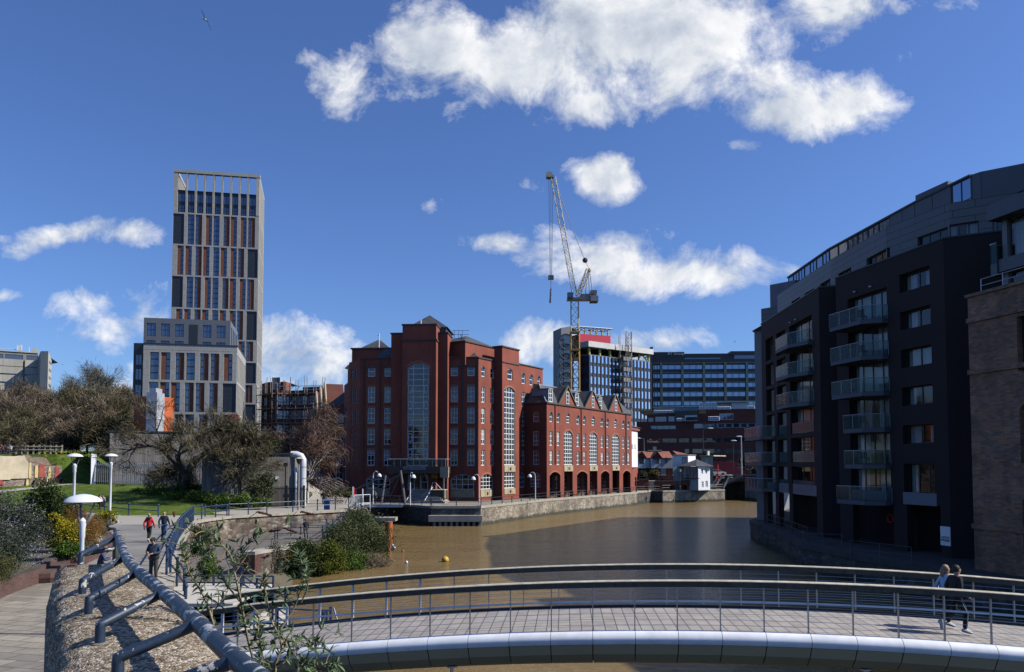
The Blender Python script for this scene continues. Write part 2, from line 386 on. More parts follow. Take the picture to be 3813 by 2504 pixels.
# slow warp so that the cloud outlines billow
wn = nn(nt,'ShaderNodeTexNoise'); wn.inputs['Scale'].default_value = 5; wn.inputs['Detail'].default_value = 3; nt.links.new(uv, wn.inputs['Vector'])
wv = vm('SUBTRACT', wn.outputs['Color'], (.5,.5,.5)); wv2 = vm('MULTIPLY', wv.outputs[0], (.11,.09,0)); uvw = vm('ADD', uv, wv2.outputs[0]).outputs[0]
clouds = [ # centre X, centre Y, half width, half height, weight (measured on the sky)
 (1180,120,330,150,1.0),(1480,60,330,170,1.0),(1000,90,160,110,.9),(1650,40,260,110,.85),(1900,20,150,80,.62),(1350,230,180,60,.62),(1560,180,150,90,.6),
 (820,180,90,75,.62),(740,130,45,28,.38),(1830,240,130,70,.7),(1960,240,150,75,.8),(1780,170,90,60,.42),(1735,330,80,28,.45),(1260,265,70,36,.3),
 (1382,405,88,58,1.0),(1170,555,90,32,.62),(1250,610,60,60,.34),(1370,600,150,75,.72),(1560,650,190,58,.85),(1650,610,150,38,.5),(1450,560,40,30,.42),(1245,430,30,30,.2),
 (990,475,30,22,.16),(150,548,150,34,.7),(320,562,110,30,.5),(20,535,60,15,.3),(200,700,110,38,.36),(20,672,60,22,.4),(290,765,150,36,.4),(700,830,160,62,.7),(640,775,80,45,.5),(560,870,260,50,.62),
 (1300,800,140,46,.7),(1450,806,130,36,.65),(1560,800,70,30,.4),(230,880,100,30,.6),(2080,148,40,22,.22),(1760,870,70,24,.4),(1800,620,60,22,.22),(2300,-160,300,130,.8),(500,-260,420,120,.7),(60,940,240,40,.45)]
acc = None
for X, Y, rx_, ry_, wt in clouds:
    u0, v0 = ray(X, Y)
    a = vm('SUBTRACT', uvw, (u0,v0,0)); a = vm('MULTIPLY', a.outputs[0], (F/rx_,F/ry_,0)); l = vm('LENGTH', a.outputs[0], (0,0,0)).outputs['Value']
    f = mth('MULTIPLY', mth('SUBTRACT', 1.25, l), wt); f = mth('MINIMUM', f, wt)
    acc = f if acc is None else mth('SMOOTH_MAX', acc, f, .12)
def cn(vec, s, det, ro, di=0):
    n = nn(nt,'ShaderNodeTexNoise'); n.inputs['Scale'].default_value = s; n.inputs['Detail'].default_value = det; n.inputs['Roughness'].default_value = ro; n.inputs['Distortion'].default_value = di
    nt.links.new(vec, n.inputs['Vector']); return n.outputs['Fac']
n1 = cn(uv, 9, 10, .66, .3)
den = mth('ADD', acc, mth('MULTIPLY', mth('SUBTRACT', n1, .5), 2.35))
al = mth('SMOOTH_MIN', mth('MULTIPLY', mth('SUBTRACT', den, .13), 1.8), 1.0, .15, True)
al = mth('MULTIPLY', al, mth('GREATER_THAN', sp.outputs[1], .03))
al = mth('MULTIPLY', al, .97)
uvs = vm('ADD', uv, (.022,.03,0)).outputs[0]
n2 = cn(uvs, 9, 5, .55, .25)
lit = mth('ADD', .62, mth('MULTIPLY', mth('SUBTRACT', n1, n2), 2.0))
lit = mth('SUBTRACT', lit, mth('MULTIPLY', mth('MAXIMUM', mth('SUBTRACT', den, .55), 0), .22))
lit = mth('ADD', lit, mth('MULTIPLY', mth('SUBTRACT', cn(uv, 4, 3, .5), .5), .9), clamp=True)
ccol = ramp(nt, lit, [(0,(.33,.39,.50)),(.4,(.56,.61,.69)),(.8,(.86,.87,.89)),(1,(.95,.95,.96))])
nt.links.new(ccol, bc.inputs[0]); bc.inputs[1].default_value = .93
nt.links.new(al, mix.inputs[0]); nt.links.new(bg.outputs[0], mix.inputs[1]); nt.links.new(bc.outputs[0], mix.inputs[2]); nt.links.new(mix.outputs[0], out.inputs[0])
w.cycles.sampling_method = 'MANUAL'; w.cycles.sample_map_resolution = 512
sc.view_settings.view_transform = 'Standard'; sc.view_settings.look = 'None'; sc.view_settings.exposure = .22; sc.view_settings.gamma = 1
sc.render.engine = 'CYCLES'; sc.cycles.max_bounces = 6; sc.cycles.diffuse_bounces = 0; sc.cycles.glossy_bounces = 3; sc.cycles.transparent_max_bounces = 12; sc.cycles.use_denoising = True
def smooth(a, b, x):
    t = np.clip((x-a)/(b-a), 0, 1); return t*t*(3-2*t)
XR = ([-12,0,4,8,12,20,24,33,47,61,66,69,74,76.5,80,90,98,102,112,270], [-.4,-.4,-1.2,-2.8,-6.2,-9.6,-11,-14.7,-20.3,-25.2,-24.3,-22,-17.6,-15.2,-15.6,-18.0,-19.8,-20.8,-27,-27])
def xR(y): return float(np.interp(y, XR[0], XR[1]))
def hU(x, y):
    h = 2.2*smooth(68,92,y)*smooth(-26,-33,x)+1.0*smooth(92,130,y)*smooth(-26,-33,x)
    h = h+3.5*smooth(92.6,94.5,y)*smooth(-50.5,-56,x)+1.5*smooth(110,200,y)*smooth(-60,-120,x)
    return float(h)
def grid_sheet(name, mat, xa, xb, ya, yb, nx, ny, hf, label=None, dz=0, kind='structure', jit=0.0):
    mb = MB(); vs = []; fs = []
    for j in range(ny+1):
        y = ya+(yb-ya)*j/ny; a = xa(y) if callable(xa) else xa; b = xb(y) if callable(xb) else xb
        for i in range(nx+1):
            x = a+(b-a)*i/nx; vs.append((x,y,hf(x,y)+dz))
    for j in range(ny):
        for i in range(nx):
            k = j*(nx+1)+i; fs.append((k,k+1,k+nx+2,k+nx+1))
    mb.add(vs, fs); o = mb.build(name, mat, loc=(0,0,0), smooth=True); tag(o, kind=kind)
    if label: tag(o, label, name.replace('_',' '))
    return o
def grassmat():
    m, nt, b = newmat('lawn_grass'); v = objco(nt)
    f = noise(nt, stretch(nt, v, 1,.35,1), 1.3, 8, .7); f2 = noise(nt, v, .16, 3, .5)
    c = ramp(nt, f, [(.25,(.040,.068,.012)),(.5,(.080,.122,.020)),(.72,(.145,.185,.042))])
    c = mixc(nt, 1, c, ramp(nt, f2, [(.3,(.7,.75,.6)),(.7,(1.15,1.1,1))]), 'MULTIPLY')
    nt.links.new(c, b.inputs['Base Color']); b.inputs['Roughness'].default_value = .95; b.inputs['Specular IOR Level'].default_value = .15
    bumpit(nt, b, noise(nt, v, 9, 6, .7), .9, .08); return m
LAWN = grassmat()
def flagmat():
    m, nt, b = newmat('sandstone_flags'); v = objco(nt)
    mp = nn(nt,'ShaderNodeMapping'); mp.inputs['Rotation'].default_value = (0,0,R(14)); nt.links.new(v, mp.inputs[0])
    br = nn(nt,'ShaderNodeTexBrick'); nt.links.new(mp.outputs[0], br.inputs['Vector']); br.inputs['Scale'].default_value = 1
    br.inputs['Brick Width'].default_value = .85; br.inputs['Row Height'].default_value = .52; br.inputs['Mortar Size'].default_value = .018; br.inputs['Bias'].default_value = 0
    br.inputs['Color1'].default_value = (.33,.29,.23,1); br.inputs['Color2'].default_value = (.20,.18,.15,1); br.inputs['Mortar'].default_value = (.09,.08,.065,1)
    c = mixc(nt, 1, br.outputs[0], ramp(nt, noise(nt, v, 1.7, 6, .65), [(.3,(.75,)*3),(.7,(1.15,1.12,1.05))]), 'MULTIPLY')
    nt.links.new(c, b.inputs['Base Color']); b.inputs['Roughness'].default_value = .85; bumpit(nt, b, br.outputs['Fac'], -.4, .02); return m
FLAGS = flagmat()
# park: flagged square, tarmac path, lawn, low riverside path
grid_sheet('paving', FLAGS, -60, xR, 3, 31, 30, 12, lambda x,y: 0.0)
def tarmat():
    m, nt, b = newmat('worn_tarmac'); v = objco(nt)
    c = ramp(nt, noise(nt, v, .35, 6, .6), [(.35,(.155,.148,.135)),(.65,(.235,.222,.20))])
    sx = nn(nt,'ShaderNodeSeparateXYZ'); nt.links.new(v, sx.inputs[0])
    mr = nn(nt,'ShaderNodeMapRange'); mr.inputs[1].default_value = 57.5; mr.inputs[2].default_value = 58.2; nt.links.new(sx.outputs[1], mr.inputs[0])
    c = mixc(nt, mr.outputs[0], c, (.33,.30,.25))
    c = mixc(nt, 1, c, ramp(nt, noise(nt, v, 14, 3, .7), [(.3,(.85,)*3),(.7,(1.1,)*3)]), 'MULTIPLY')
    nt.links.new(c, b.inputs['Base Color']); b.inputs['Roughness'].default_value = .92; return m
TARW = tarmat()
grid_sheet('path', TARW, -70, xR, 31, 68, 30, 20, lambda x,y: 0.0)
XL = lambda y: float(np.interp(y, [68,70,83,84.5,98,130,270], [-22.8,-27.8,-26.8,-34,-38,-45,-45]))
grid_sheet('riverside_path', TARW, XL, lambda y: xR(y)+.0, 68, 130, 6, 40, hU)
grid_sheet('lawn', LAWN, lambda y: -170 if y > 80 else -70-(y-68)*8.3, XL, 68, 150, 130, 70, lambda x,y: hU(x,y)+.05*math.sin(x*.9)*math.sin(y*.7))
def ribbon(pts, w, hf, dz=.03):
    mb = MB(); vs = []; fs = []
    for i, p in enumerate(pts):
        a = Vector(pts[max(i-1,0)]); b = Vector(pts[min(i+1,len(pts)-1)]); t = (b-a).normalized(); n = Vector((-t.y,t.x))
        for k in range(5):
            q = Vector(p)+n*w*(k/4-.5); vs.append((q.x,q.y,hf(q.x,q.y)+dz))
    for i in range(len(pts)-1):
        for k in range(4): j = i*5+k; fs.append((j,j+1,j+6,j+5))
    mb.add(vs, fs); return mb
def curve(pts, n=8):
    pts = [Vector(p) for p in pts]; out = []
    for i in range(len(pts)-1):
        p0 = pts[max(i-1,0)]; p1 = pts[i]; p2 = pts[i+1]; p3 = pts[min(i+2,len(pts)-1)]
        for k in range(n):
            t = k/n; out.append(.5*((2*p1)+(p2-p0)*t+(2*p0-5*p1+4*p2-p3)*t*t+(3*p1-p0-3*p2+p3)*t**3))
    out.append(pts[-1]); return out
hG = lambda x,y: hU(x,y)+.05*math.sin(x*.9)*math.sin(y*.7)
o = ribbon([tuple(p) for p in curve([(-36,67.5),(-42,71),(-50,74),(-57,79),(-54,85),(-51,91)], 8)], 2.0, hG, .05).build('footpath', PAVE, loc=(0,0,0)); tag(o, kind='structure')
# lower riverside walk below the stone wall
XQ = ([20,38,45,56,62,68,75,78,98], [-9.4,-9.8,-12.3,-13.4,-13.6,-12,-11.4,-11.2,-14.5])
def hL(x, y): return float(np.interp(y, [30,42,56,66,72,76,78], [-2.65,-2.6,-2.4,-1.9,-1.2,-.4,-.03]))
def xQp(y): return float(np.interp(y, [30,42,50,56,60,64,66,76,78], [-9.6,-14.0,-16.2,-17.3,-17.5,-16.8,-16.2,-15.4,-15.3]))
grid_sheet('lower_path', TARD, lambda y: xR(y)-.15, xQp, 33, 76.4, 6, 24, hL)
def hB(x, y):
    a = xQp(y)-.2; t = np.clip((x-a)/2.6, 0, 1); return float(hL(x,y)*(1-t)+(-4.1)*t-.03+.25*math.sin(x*2.1+y)*t)
grid_sheet('river_bank', M('bank_earth', (.10,.085,.055), .95, var=.3, scale=2, bump=.6), lambda y: xQp(y)-.25, lambda y: xQp(y)+4.2, 31, 82, 8, 30, hB)
grid_sheet('bank_slope', bpy.data.materials['bank_earth'], lambda y: xR(y)-.5, lambda y: float(np.interp(y,[8,21,33],[2,-8.6,-9.6])), 8, 33.2, 8, 12, lambda x,y: -.95 if y>20.8 else -.9)
# water
def watermat():
    m, nt, b = newmat('river_water'); g = nn(nt,'ShaderNodeNewGeometry'); v = g.outputs['Position']
    b.inputs['Base Color'].default_value = (.19,.118,.042,1); b.inputs['Roughness'].default_value = .11; b.inputs['IOR'].default_value = 1.33
    b.inputs['Specular IOR Level'].default_value = .5
    f = noise(nt, stretch(nt, v, .35,1,1), .35, 4, .6)
    nt.links.new(ramp(nt, f, [(.3,(.185,.125,.048)),(.7,(.24,.165,.068))]), b.inputs['Base Color'])
    h = mth2(nt, noise(nt, stretch(nt, v, .6,1.25,1), 2.2, 6, .7, .4), noise(nt, stretch(nt, v, .5,1.2,1), .4, 3, .5))
    bumpit(nt, b, h, .9, .17); return m
def mth2(nt, a, b):
    n = nn(nt,'ShaderNodeMath', operation='MULTIPLY_ADD'); nt.links.new(b, n.inputs[0]); n.inputs[1].default_value = 1.4; nt.links.new(a, n.inputs[2]); return n.outputs[0]
WAT = watermat()
mb = MB(); mb.quad((-70,-30,-3.6),(120,-30,-3.6),(120,240,-3.6),(-70,240,-3.6)); tag(mb.build('water', WAT, loc=(0,0,-3.6)), kind='structure')
# centre quay
gq = lambda k,x,y,z=-1.0: G(*D(k,x,y), z)
Q = [gq('a3',990,790), gq('a3',1590,828), gq('z4',350,1352), gq('z4',800,1305), gq('z4',1420,1256)]
Q2 = [gq('z5',860,1246), gq('z5',1285,1238)]
ql = [Vector((-34,118,-1)), Vector((-26,112.5,-1))]+Q
QL = [(p.x,p.y) for p in ql]; Qc = QL[-1]; Qs = (Qc[0]+.6,Qc[1]+3); Qr = (Q2[0].x,Q2[0].y); Qe = (Q2[1].x,Q2[1].y)
QSET = QL+[Qs,(Qr[0]-2.2,Qr[1]+1.2),Qr,Qe,(Qe[0]+1.0,Qe[1]+12)]
mb = MB(); mb.poly([(x,y,-1.0) for x,y in QSET]+[(Qe[0]+40,300,-1.0),(300,900,-1),(-400,900,-1.0),(-400,152,-1.0),(-27,152,-1.0)])
tag(mb.build('ground', M('quay_ground', (.22,.205,.175), .9, var=.2, scale=.4), loc=(0,0,-1)), kind='structure')
mb = MB(); mb.poly([(-3000,140,-1.4),(-3000,3000,-1.4),(3000,3000,-1.4),(3000,222,-1.4),(120,222,-1.4),(-70,222,-1.4),(-70,140,-1.4)][::-1]); mb.quad((-3000,-300,-1.4),(-59,-300,-1.4),(-59,150,-1.4),(-3000,150,-1.4)); tag(mb.build('city_ground', TARD, loc=(0,0,-1.4)), kind='structure')
def quaywall(name, pts, mat, label, capm=COPING, ztop=-1.0, group=None):
    t = thing(name, label, 'wall', (pts[0][0],pts[0][1],-4.6))
    mb = MB(); cp = MB()
    for a, b in zip(pts, pts[1:]):
        f = Face(a, b); f.box(mb, 0, f.L, -4.6, ztop-.32, -.9, 0); f.box(cp, -.02, f.L+.02, ztop-.32, ztop+.02, -.8, .07)
    mb.build('wall_face', mat, t); cp.build('coping', capm, t); return t
quaywall('quay_wall', QL[:4], QUAYD, 'stained quay wall of shade-darkened stone below the steps and the cable bridge', CONC)
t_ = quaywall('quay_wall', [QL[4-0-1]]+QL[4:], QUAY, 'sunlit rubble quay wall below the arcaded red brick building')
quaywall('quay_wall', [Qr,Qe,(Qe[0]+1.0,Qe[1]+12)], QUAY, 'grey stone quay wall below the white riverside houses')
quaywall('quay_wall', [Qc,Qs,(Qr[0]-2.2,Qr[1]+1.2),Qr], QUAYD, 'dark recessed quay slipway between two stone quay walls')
f = Face(QL[3-0], QL[4]); f0 = Face(QL[2], QL[3]); f1 = Face(QL[3],QL[4]) 
apr = Face(QL[3-0-0], QL[4])
t = thing('concrete_fender', 'concrete ledge on stub piles along the black quay wall at the waterline', 'ledge', (Q[1].x,Q[1].y,-3.6))
fa = Face((Q[1].x,Q[1].y),(Q[2].x,Q[2].y)); mb = MB(); fa.box(mb, -.3, fa.L+.2, -3.0, -2.2, .02, .9); mb.build('ledge', CONC, t)
for i in range(9):
    mb = MB(); u = .3+i*(fa.L-.6)/8; fa.box(mb, u, u+.35, -4.2, -3.0, .15, .8); mb.build('pile', CONC, t)
# right bank quay
RB = [(30,92),(26.0,84),(24.9,78),(24.4,70),(22.6,60),(23.3,53.7),(25,45.8),(26,40),(26,-30)]
t = thing('quay_wall', 'dark quay wall curving below the black brick apartment building', 'wall', (26,84,-4.6)); mb = MB(); cp = MB()
pl = RB[::-1]
for a, b in zip(RB, RB[1:]):
    f = Face(a, b); f.box(mb, 0, f.L, -4.6, -2.0, -.9, 0); f.box(cp, -.02, f.L+.02, -2.0, -1.58, -.7, .1)
mb.build('wall_face', QUAYD, t); cp.build('coping', M('dark_coping_concrete', (.065,.062,.056), .9, var=.3, scale=.8), t)
mb = MB(); mb.poly([(x,y,-1.6) for x,y in RB]+[(200,-30,-1.6),(200,200,-1.6),(60,140,-1.6)]); tag(mb.build('pavement', M('dark_pavement', (.05,.048,.045), .9), loc=(26,40,-1.6)), kind='structure')
def text(parent, face, u, z, o, s, size, mat, align='CENTER', name='lettering', ext=.01):
    cu = bpy.data.curves.new(name, 'FONT'); cu.body = s; cu.size = size; cu.align_x = align; cu.align_y = 'CENTER'; cu.extrude = ext
    cu.materials.append(mat); tmp = bpy.data.objects.new(name, cu); me = bpy.data.meshes.new_from_object(tmp); bpy.data.objects.remove(tmp)
    ob = bpy.data.objects.new(name, me); C.objects.link(ob); ob.parent = parent
    ob.location = face.pt(u,z,o)-org(parent); ob.rotation_euler = (PI/2,0,face.rz); return ob
def railing(pts, label, h=1.05, step=1.6, mat=None, nr=2, r=.03, pr=.035, name='railing', group=None, zf=None, knob=False, top=None, cat='railing'):
    """posts and rails along a line of 3-D points"""
    mat = mat or BLACKP; pts = [Vector(p) for p in pts]
    t = thing(name, label, cat, pts[0], group=group)
    for k in range(nr):
        mb = MB(); zz = h*(1-k*.46) if nr > 1 else h
        mb.tube([p+Vector((0,0,zz-.02)) for p in pts], r, 6); mb.build('rail', mat, t)
    L = 0; acc = []
    for a, b in zip(pts, pts[1:]):
        n = max(1, round((b-a).length/step))
        for i in range(n): acc.append(a.lerp(b, i/n))
    acc.append(pts[-1])
    me = MB(); me.tube([(0,0,-.05),(0,0,h)], pr, 8)
    if knob: me.ball((0,0,h+.03), pr*1.7, n=8, m=5)
    me = me.mesh('post', mat=mat, smooth=True)
    for p in acc[:95]: inst('post', me, t, p)
    return t
def slab_sides(mb, pts, z0, z1): mb.prism(pts, z0, z1)
def bay(F, ua, ub, of, ob, z0, z1, holes, parent, mat, name='wall', cope=.0, roofmat=None, depth=.25):
    mb = MB(); F.wall(mb, ua, ub, z0, z1, holes, depth=depth, o=of)
    a, b, c, d = F.pt(ua,0,ob), F.pt(ua,0,of), F.pt(ub,0,of), F.pt(ub,0,ob)
    def q(p, r): mb.quad((p.x,p.y,z0),(r.x,r.y,z0),(r.x,r.y,z1),(p.x,p.y,z1))
    q(a,b); q(c,d); q(d,a)
    mb.quad((a.x,a.y,z1),(b.x,b.y,z1),(c.x,c.y,z1),(d.x,d.y,z1))
    o = mb.build(name, mat, parent)
    if cope:
        cm = MB(); F.box(cm, ua-.12, ub+.12, z1-.03, z1+.16, ob-.12, of+.12); cm.build('parapet_coping', COPE, parent)
    return o
def pyramid(mb, F, ua, ub, oa, ob, z0, z1, uap=None, oap=None):
    p = [F.pt(ua,z0,oa),F.pt(ub,z0,oa),F.pt(ub,z0,ob),F.pt(ua,z0,ob)]
    ap = F.pt((ua+ub)/2 if uap is None else uap, z1, (oa+ob)/2 if oap is None else oap)
    for i in range(4): mb.add([p[i],p[(i+1)%4],ap],[(0,1,2)])
# ------------------------------------------------ red brick office building in the middle
RB_ = thing('office_building', 'tall red brick office building with arched glazed bay, stepped parapets and pyramid roofs', 'building', (-12,122,-1))
FA = Face((-23.2,116.2), (-5.05,115.0))
dl = Vector((.533,.845)).normalized(); dp_ = Vector((dl.y,-dl.x))
Cc = Vector((-5.05,115.0)); P1 = Cc+dl*4.27; P2 = P1+dp_*1.5; P3 = P2+dl*4.93; P4 = P3-dp_*1.5; P5 = P4+dl*10.2
W0 = Vector((5.64,124.0)); s_ = (W0-P4).dot(dl); PW = P4+dl*s_; W1 = W0+dl*34.3
TOP = 20.55
def rows(F, k, x, ys): return [(F.z(k,x,b), F.z(k,x,a)) for a, b in ys]
RW = rows(FA, 'z4', 168, [(390,462),(533,640),(678,785),(822,930),(968,1075)])
GR = rows(FA, 'z4', 225, [(1133,1240)])[0]
BR = random.Random(21); BLC = {}; BLIND = M('window_blind', (.30,.30,.28), .8)
def put(F, o, cols, rws, k, arch_first=True, fm=WHITE, holes=None, par=RB_, nx=2, rise=.35, pm=None):
    hs = []
    for (xa, xb) in cols:
        ua, ub = F.u(k,xa), F.u(k,xb)
        for i, (za, zb) in enumerate(rws):
            ar = rise if (i == 0 and arch_first) else 0
            hs.append((ua,ub,za,zb,ar))
            k_w = window(F.off(o), par, (ua+ub)/2, za, ub-ua, zb-za, nx if i else 1, 3 if i else 2, ar, .13, .09, fm, pm or (GLASSW if i < 2 else GLASS))
            rb_ = BR.random()
            if rb_ < .38 and i:
                w_, h_ = round(ub-ua,2), zb-za; f_ = (.28,.45,.7)[int(rb_*100)%3]; kk_ = (w_, round(h_,2), f_)
                if kk_ not in BLC: mbb = MB(); mbb.box(-w_/2+.1,w_/2-.1,.022,.03,h_*(1-f_),h_-.1); BLC[kk_] = mbb.mesh('blind', mat=BLIND)
                inst('blind', BLC[kk_], k_w, (0,0,0), 0, world_parent=False)
    return hs
# front bays left and right of the tower
uL, uT0, uT1, uR = 0, FA.u('z3',1037), FA.u('z3',1420), FA.L
h = put(FA, 0, [(862,913),(975,1027)], RW, 'z3', fm=GREYF)
ga, gb = FA.u('z3',858), FA.u('z3',1020)
h.append((ga,gb,GR[0],GR[1],.8)); window(FA, RB_, (ga+gb)/2, GR[0], gb-ga, GR[1]-GR[0], 4, 3, .8, .12, .09, GREYF, GLASS)
h2 = put(FA, 0, [(143,193),(257,308)], RW, 'z4', fm=GREYF)
ga, gb = FA.u('z4',145), FA.u('z4',305)
h2.append((ga,gb,GR[0],GR[1],.8)); window(FA, RB_, (ga+gb)/2, GR[0], gb-ga, GR[1]-GR[0], 4, 3, .8, .12, .09, GREYF, GLASS)
mb = MB(); FA.wall(mb, 0, uT0+.1, -1, TOP, h); mb.build('front_wall', BRICK, RB_); mb = MB(); FA.wall(mb, uT1-.1, FA.L, -1, TOP, h2); mb.build('front_wall', BRICK, RB_)
for (a,b) in ((FA.u('z3',858),FA.u('z3',1020)),(FA.u('z4',145),FA.u('z4',305))):
    m2 = MB(); FA.box(m2, a, b, GR[0]-1.15, GR[0]-.12, .02, .1); m2.build('stone_panel', PANEL, RB_)
# brick piers, string courses and downpipes of the front
for k, x in (('z3',835),('z3',945),('z4',125),('z4',222),('z4',325)):
    m2 = MB(); u = FA.u(k,x); FA.box(m2, u-.11, u+.11, 3.2, TOP-.3, .0, .14); m2.build('downpipe', BLACKP, RB_)
m2 = MB()
for a, b in ((0,uT0),(uT1,FA.L)):
    FA.box(m2, a-.1, b, TOP, TOP+.2, -.4, .14); FA.box(m2, a, b, TOP-1.35, TOP-1.2, 0, .06)
m2.build('parapet_coping', COPE, RB_)
m2 = MB()
for k, cols in (('z3',((862,913),(975,1027))),('z4',((143,193),(257,308)))):
    for xa, xb in cols:
        a, b = FA.u(k,xa), FA.u(k,xb)
        for za, zb in RW[1:]:
            FA.box(m2, a-.08, b+.08, zb+.0, zb+.28, 0, .03); FA.box(m2, a-.05, b+.05, za-.16, za, .0, .08)
m2.build('window_lintels', ARCHB, RB_)
# stepped left flank
sideP = [(-27.6,125.5),(-26.2,121.6),(-25.7,120.2),(-23.2,116.2)]
mb = MB(); tops = [17.5,19.6,TOP]
for i, (a, b) in enumerate(zip(sideP, sideP[1:])):
    f = Face(a,b); hs = []
    if i == 2:
        for xx in (.32,.7):
            for za, zb in RW: hs.append((f.L*xx-.35,f.L*xx+.35,za,zb,0)); window(f, RB_, f.L*xx, za, .7, zb-za, 1, 3, 0, .08, .06, GREYF, GLASS)
    if i == 0:
        hs.append((f.L*.3,f.L*.75,-.2,13.8,.6)); window(f, RB_, f.L*.525, -.2, f.L*.45, 14.0, 2, 14, .6, .1, .08, GREYF, GLASSB)
    f.wall(mb, 0, f.L, -1, tops[i], hs)
mb.build('flank_wall', BRICK, RB_)
# centre tower: shoulders and projecting bay
bay(FA, uT0, uT1, 1.6, -3, -1, 24.1, [], RB_, BRICK, 'tower_wall', cope=1)
ub0, ub1 = FA.off(3.2).u('z3',1098), FA.off(3.2).u('z3',1330)
F3_ = FA.off(3.2); gu0, gu1 = F3_.u('z3',1133), F3_.u('z3',1283)
gz0, gz1 = F3_.z('z3',1208,1078), F3_.z('z3',1208,368); dz0 = .75
bay(F3_, ub0, ub1, 0, -3, -1, F3_.z('z3',1208,112), [(gu0,gu1,gz0,gz1,.75),(gu0-.1,gu1+.1,dz0,gz0-1.2,0)], RB_, BRICK, 'tower_bay', cope=1, depth=.4)
mb = MB(); zb_ = F3_.z('z3',1208,215); F3_.box(mb, ub0-.15, ub1+.15, zb_-.12, zb_+.12, -2, .15); mb.build('string_course', COPE, RB_)
window(F3_, RB_, (gu0+gu1)/2, gz0, gu1-gu0, gz1-gz0, 4, 18, .75, .14, .09, GREYF, GLASSW, o=-.3, xs=(.0+.27,.73), name='glazed_bay')
mb = MB()
for k in range(5):
    z = gz0+(gz1-gz0)*(.08+k*.155); 
    for a, b in ((.03,.25),(.75,.97)): F3_.box(mb, gu0+(gu1-gu0)*a, gu0+(gu1-gu0)*b, z, z+1.15, -.34, -.24)
mb2 = MB()
for k in range(5):
    z = gz0+(gz1-gz0)*(.08+k*.155)
    for a, b in ((.04,.24),(.76,.96)):
        ua_, ub_ = gu0+(gu1-gu0)*a, gu0+(gu1-gu0)*b
        for (p,q,r,s2) in ((ua_,ub_,z,z+.1),(ua_,ub_,z+1.1,z+1.2),(ua_,ua_+.1,z,z+1.2),(ub_-.1,ub_,z,z+1.2)): F3_.box(mb2, p,q,r,s2, -.24,-.18)
mb2.build('bay_casements', GREYF, RB_)
for uu, ww in ((.35,2),(.8,1)):   # entrance doors
    u = gu0+(gu1-gu0)*uu; window(F3_, RB_, u, dz0, 1.9 if ww == 2 else 1.1, 2.35, ww, 1 if ww == 2 else 2, 0, .12, .1, GREYF, GLASS, name='door', o=-.1)
mb = MB(); F3_.box(mb, gu0-.1, gu1+.1, dz0, gz0-1.2, -.38, -.3); mb.build('entrance_wall', M('grey_entrance', (.16,.16,.15), .7), RB_)
# tower pyramid roof on a louvred base
Fp = FA.off(-2.6); pa, pb = Fp.u('z3',1128), Fp.u('z3',1408)
mb = MB(); Fp.box(mb, pa+.5, pb-.3, 23.6, 25.9, -7, -.3); mb.build('roof_base', SLATE, RB_)
za_ = Fp.z('z3',1128,103); mb = MB(); pyramid(mb, Fp, pa, pb, -7.6, 0, 25.8, P(*D('z3',1283,14), 118.3).z, uap=Fp.off(-3.8).u('z3',1285)); mb.build('roof', SLATE, RB_)
mb = MB(); mb.tube([Fp.pt(pa+2.2,25.8,0),Fp.pt(pa+2.2,27,0)], .12, 6); mb.build('flue', GREYF, RB_)
# balcony over the entrance
Fb = FA.off(5.6); b0, b1 = Fb.u('a3',862), Fb.u('a3',1825); bz = Fb.z('a3',1300,165); bt = Fb.z('a3',1300,45)
bal = MB(); Fb.box(bal, b0-.1, b1+.1, bz-1.05, bz, -4, .1); balo = bal.build('balcony', M('dark_fascia', (.03,.028,.026), .6), RB_)
mb = MB(); mb.tube([Fb.pt(b0,bt,-3.9),Fb.pt(b0,bt,0),Fb.pt(b1,bt,0),Fb.pt(b1,bt,-3.9)], .05, 6)
for i in range(10):
    u = b0+(b1-b0)*i/9 if i < 8 else b1-(9-i)*.5
    mb.tube([Fb.pt(u,bz,0),Fb.pt(u,bt,0)], .035, 6)
mb.build('balcony_rail', STEEL, balo)
mb = MB(); Fb.box(mb, b0, b1, bz+.15, bt-.1, -.03, -.015); mb.build('balcony_glass', BALG, balo)
s0, s1 = Fb.u('a3',1125), Fb.u('a3',1485); sz0, sz1 = Fb.z('a3',1300,226), Fb.z('a3',1300,170)
mb = MB(); Fb.box(mb, s0, s1, sz0, sz1, .1, .18); sg = mb.build('sign', M('grey_sign', (.24,.26,.28), .6), RB_)
text(sg, Fb, (s0+s1)/2, (sz0+sz1)/2, .19, 'Kings Orchard', .62, M('sign_letters', (.04,.06,.08), .6))
mb = MB(); u = Fb.u('a3',1815); Fb.box(mb, u-.6, u+.6, bz-1.6, bz-.1, .1, .7); mb.build('balcony_corner_block', PANEL, RB_)
# entrance steps and plinth
st = thing('entrance_steps', 'wide stone steps with a brown plinth up to the office entrance', 'steps', Fb.pt(b0+3,-1,0))
u0, u1 = Fb.u('a3',1215), Fb.u('a3',1570)
for i in range(9):
    mb = MB(); Fb.box(mb, u0-.1, u1+.32*(9-i)*.8, -1+.195*i, -1+.195*(i+1), -3.2, 1.2-.32*i); mb.build('step', PAVE, st)
mb = MB(); pu = Fb.u('a3',1580); pv = Fb.u('a3',1790); Fb.box(mb, pu, pv, -1, .75, -3.2, -.2); mb.build('plinth', M('brown_plinth', (.10,.075,.05), .8), st)
mb = MB(); Fb.box(mb, pu-.1, pv+.1, .75, .87, -3.3, -.1); Fb.box(mb, pv-.05, pv+.2, -1, .8, -.6, -.02); mb.build('plinth_cap', PANEL, st)
mb = MB(); mb.tube([Fb.pt(pu-.1,.4,.3),Fb.pt(pu+.25,1.9,-.3),Fb.pt(pu+.6,1.9,-.4),Fb.pt(pv-.2,.9,0)], .05, 6)
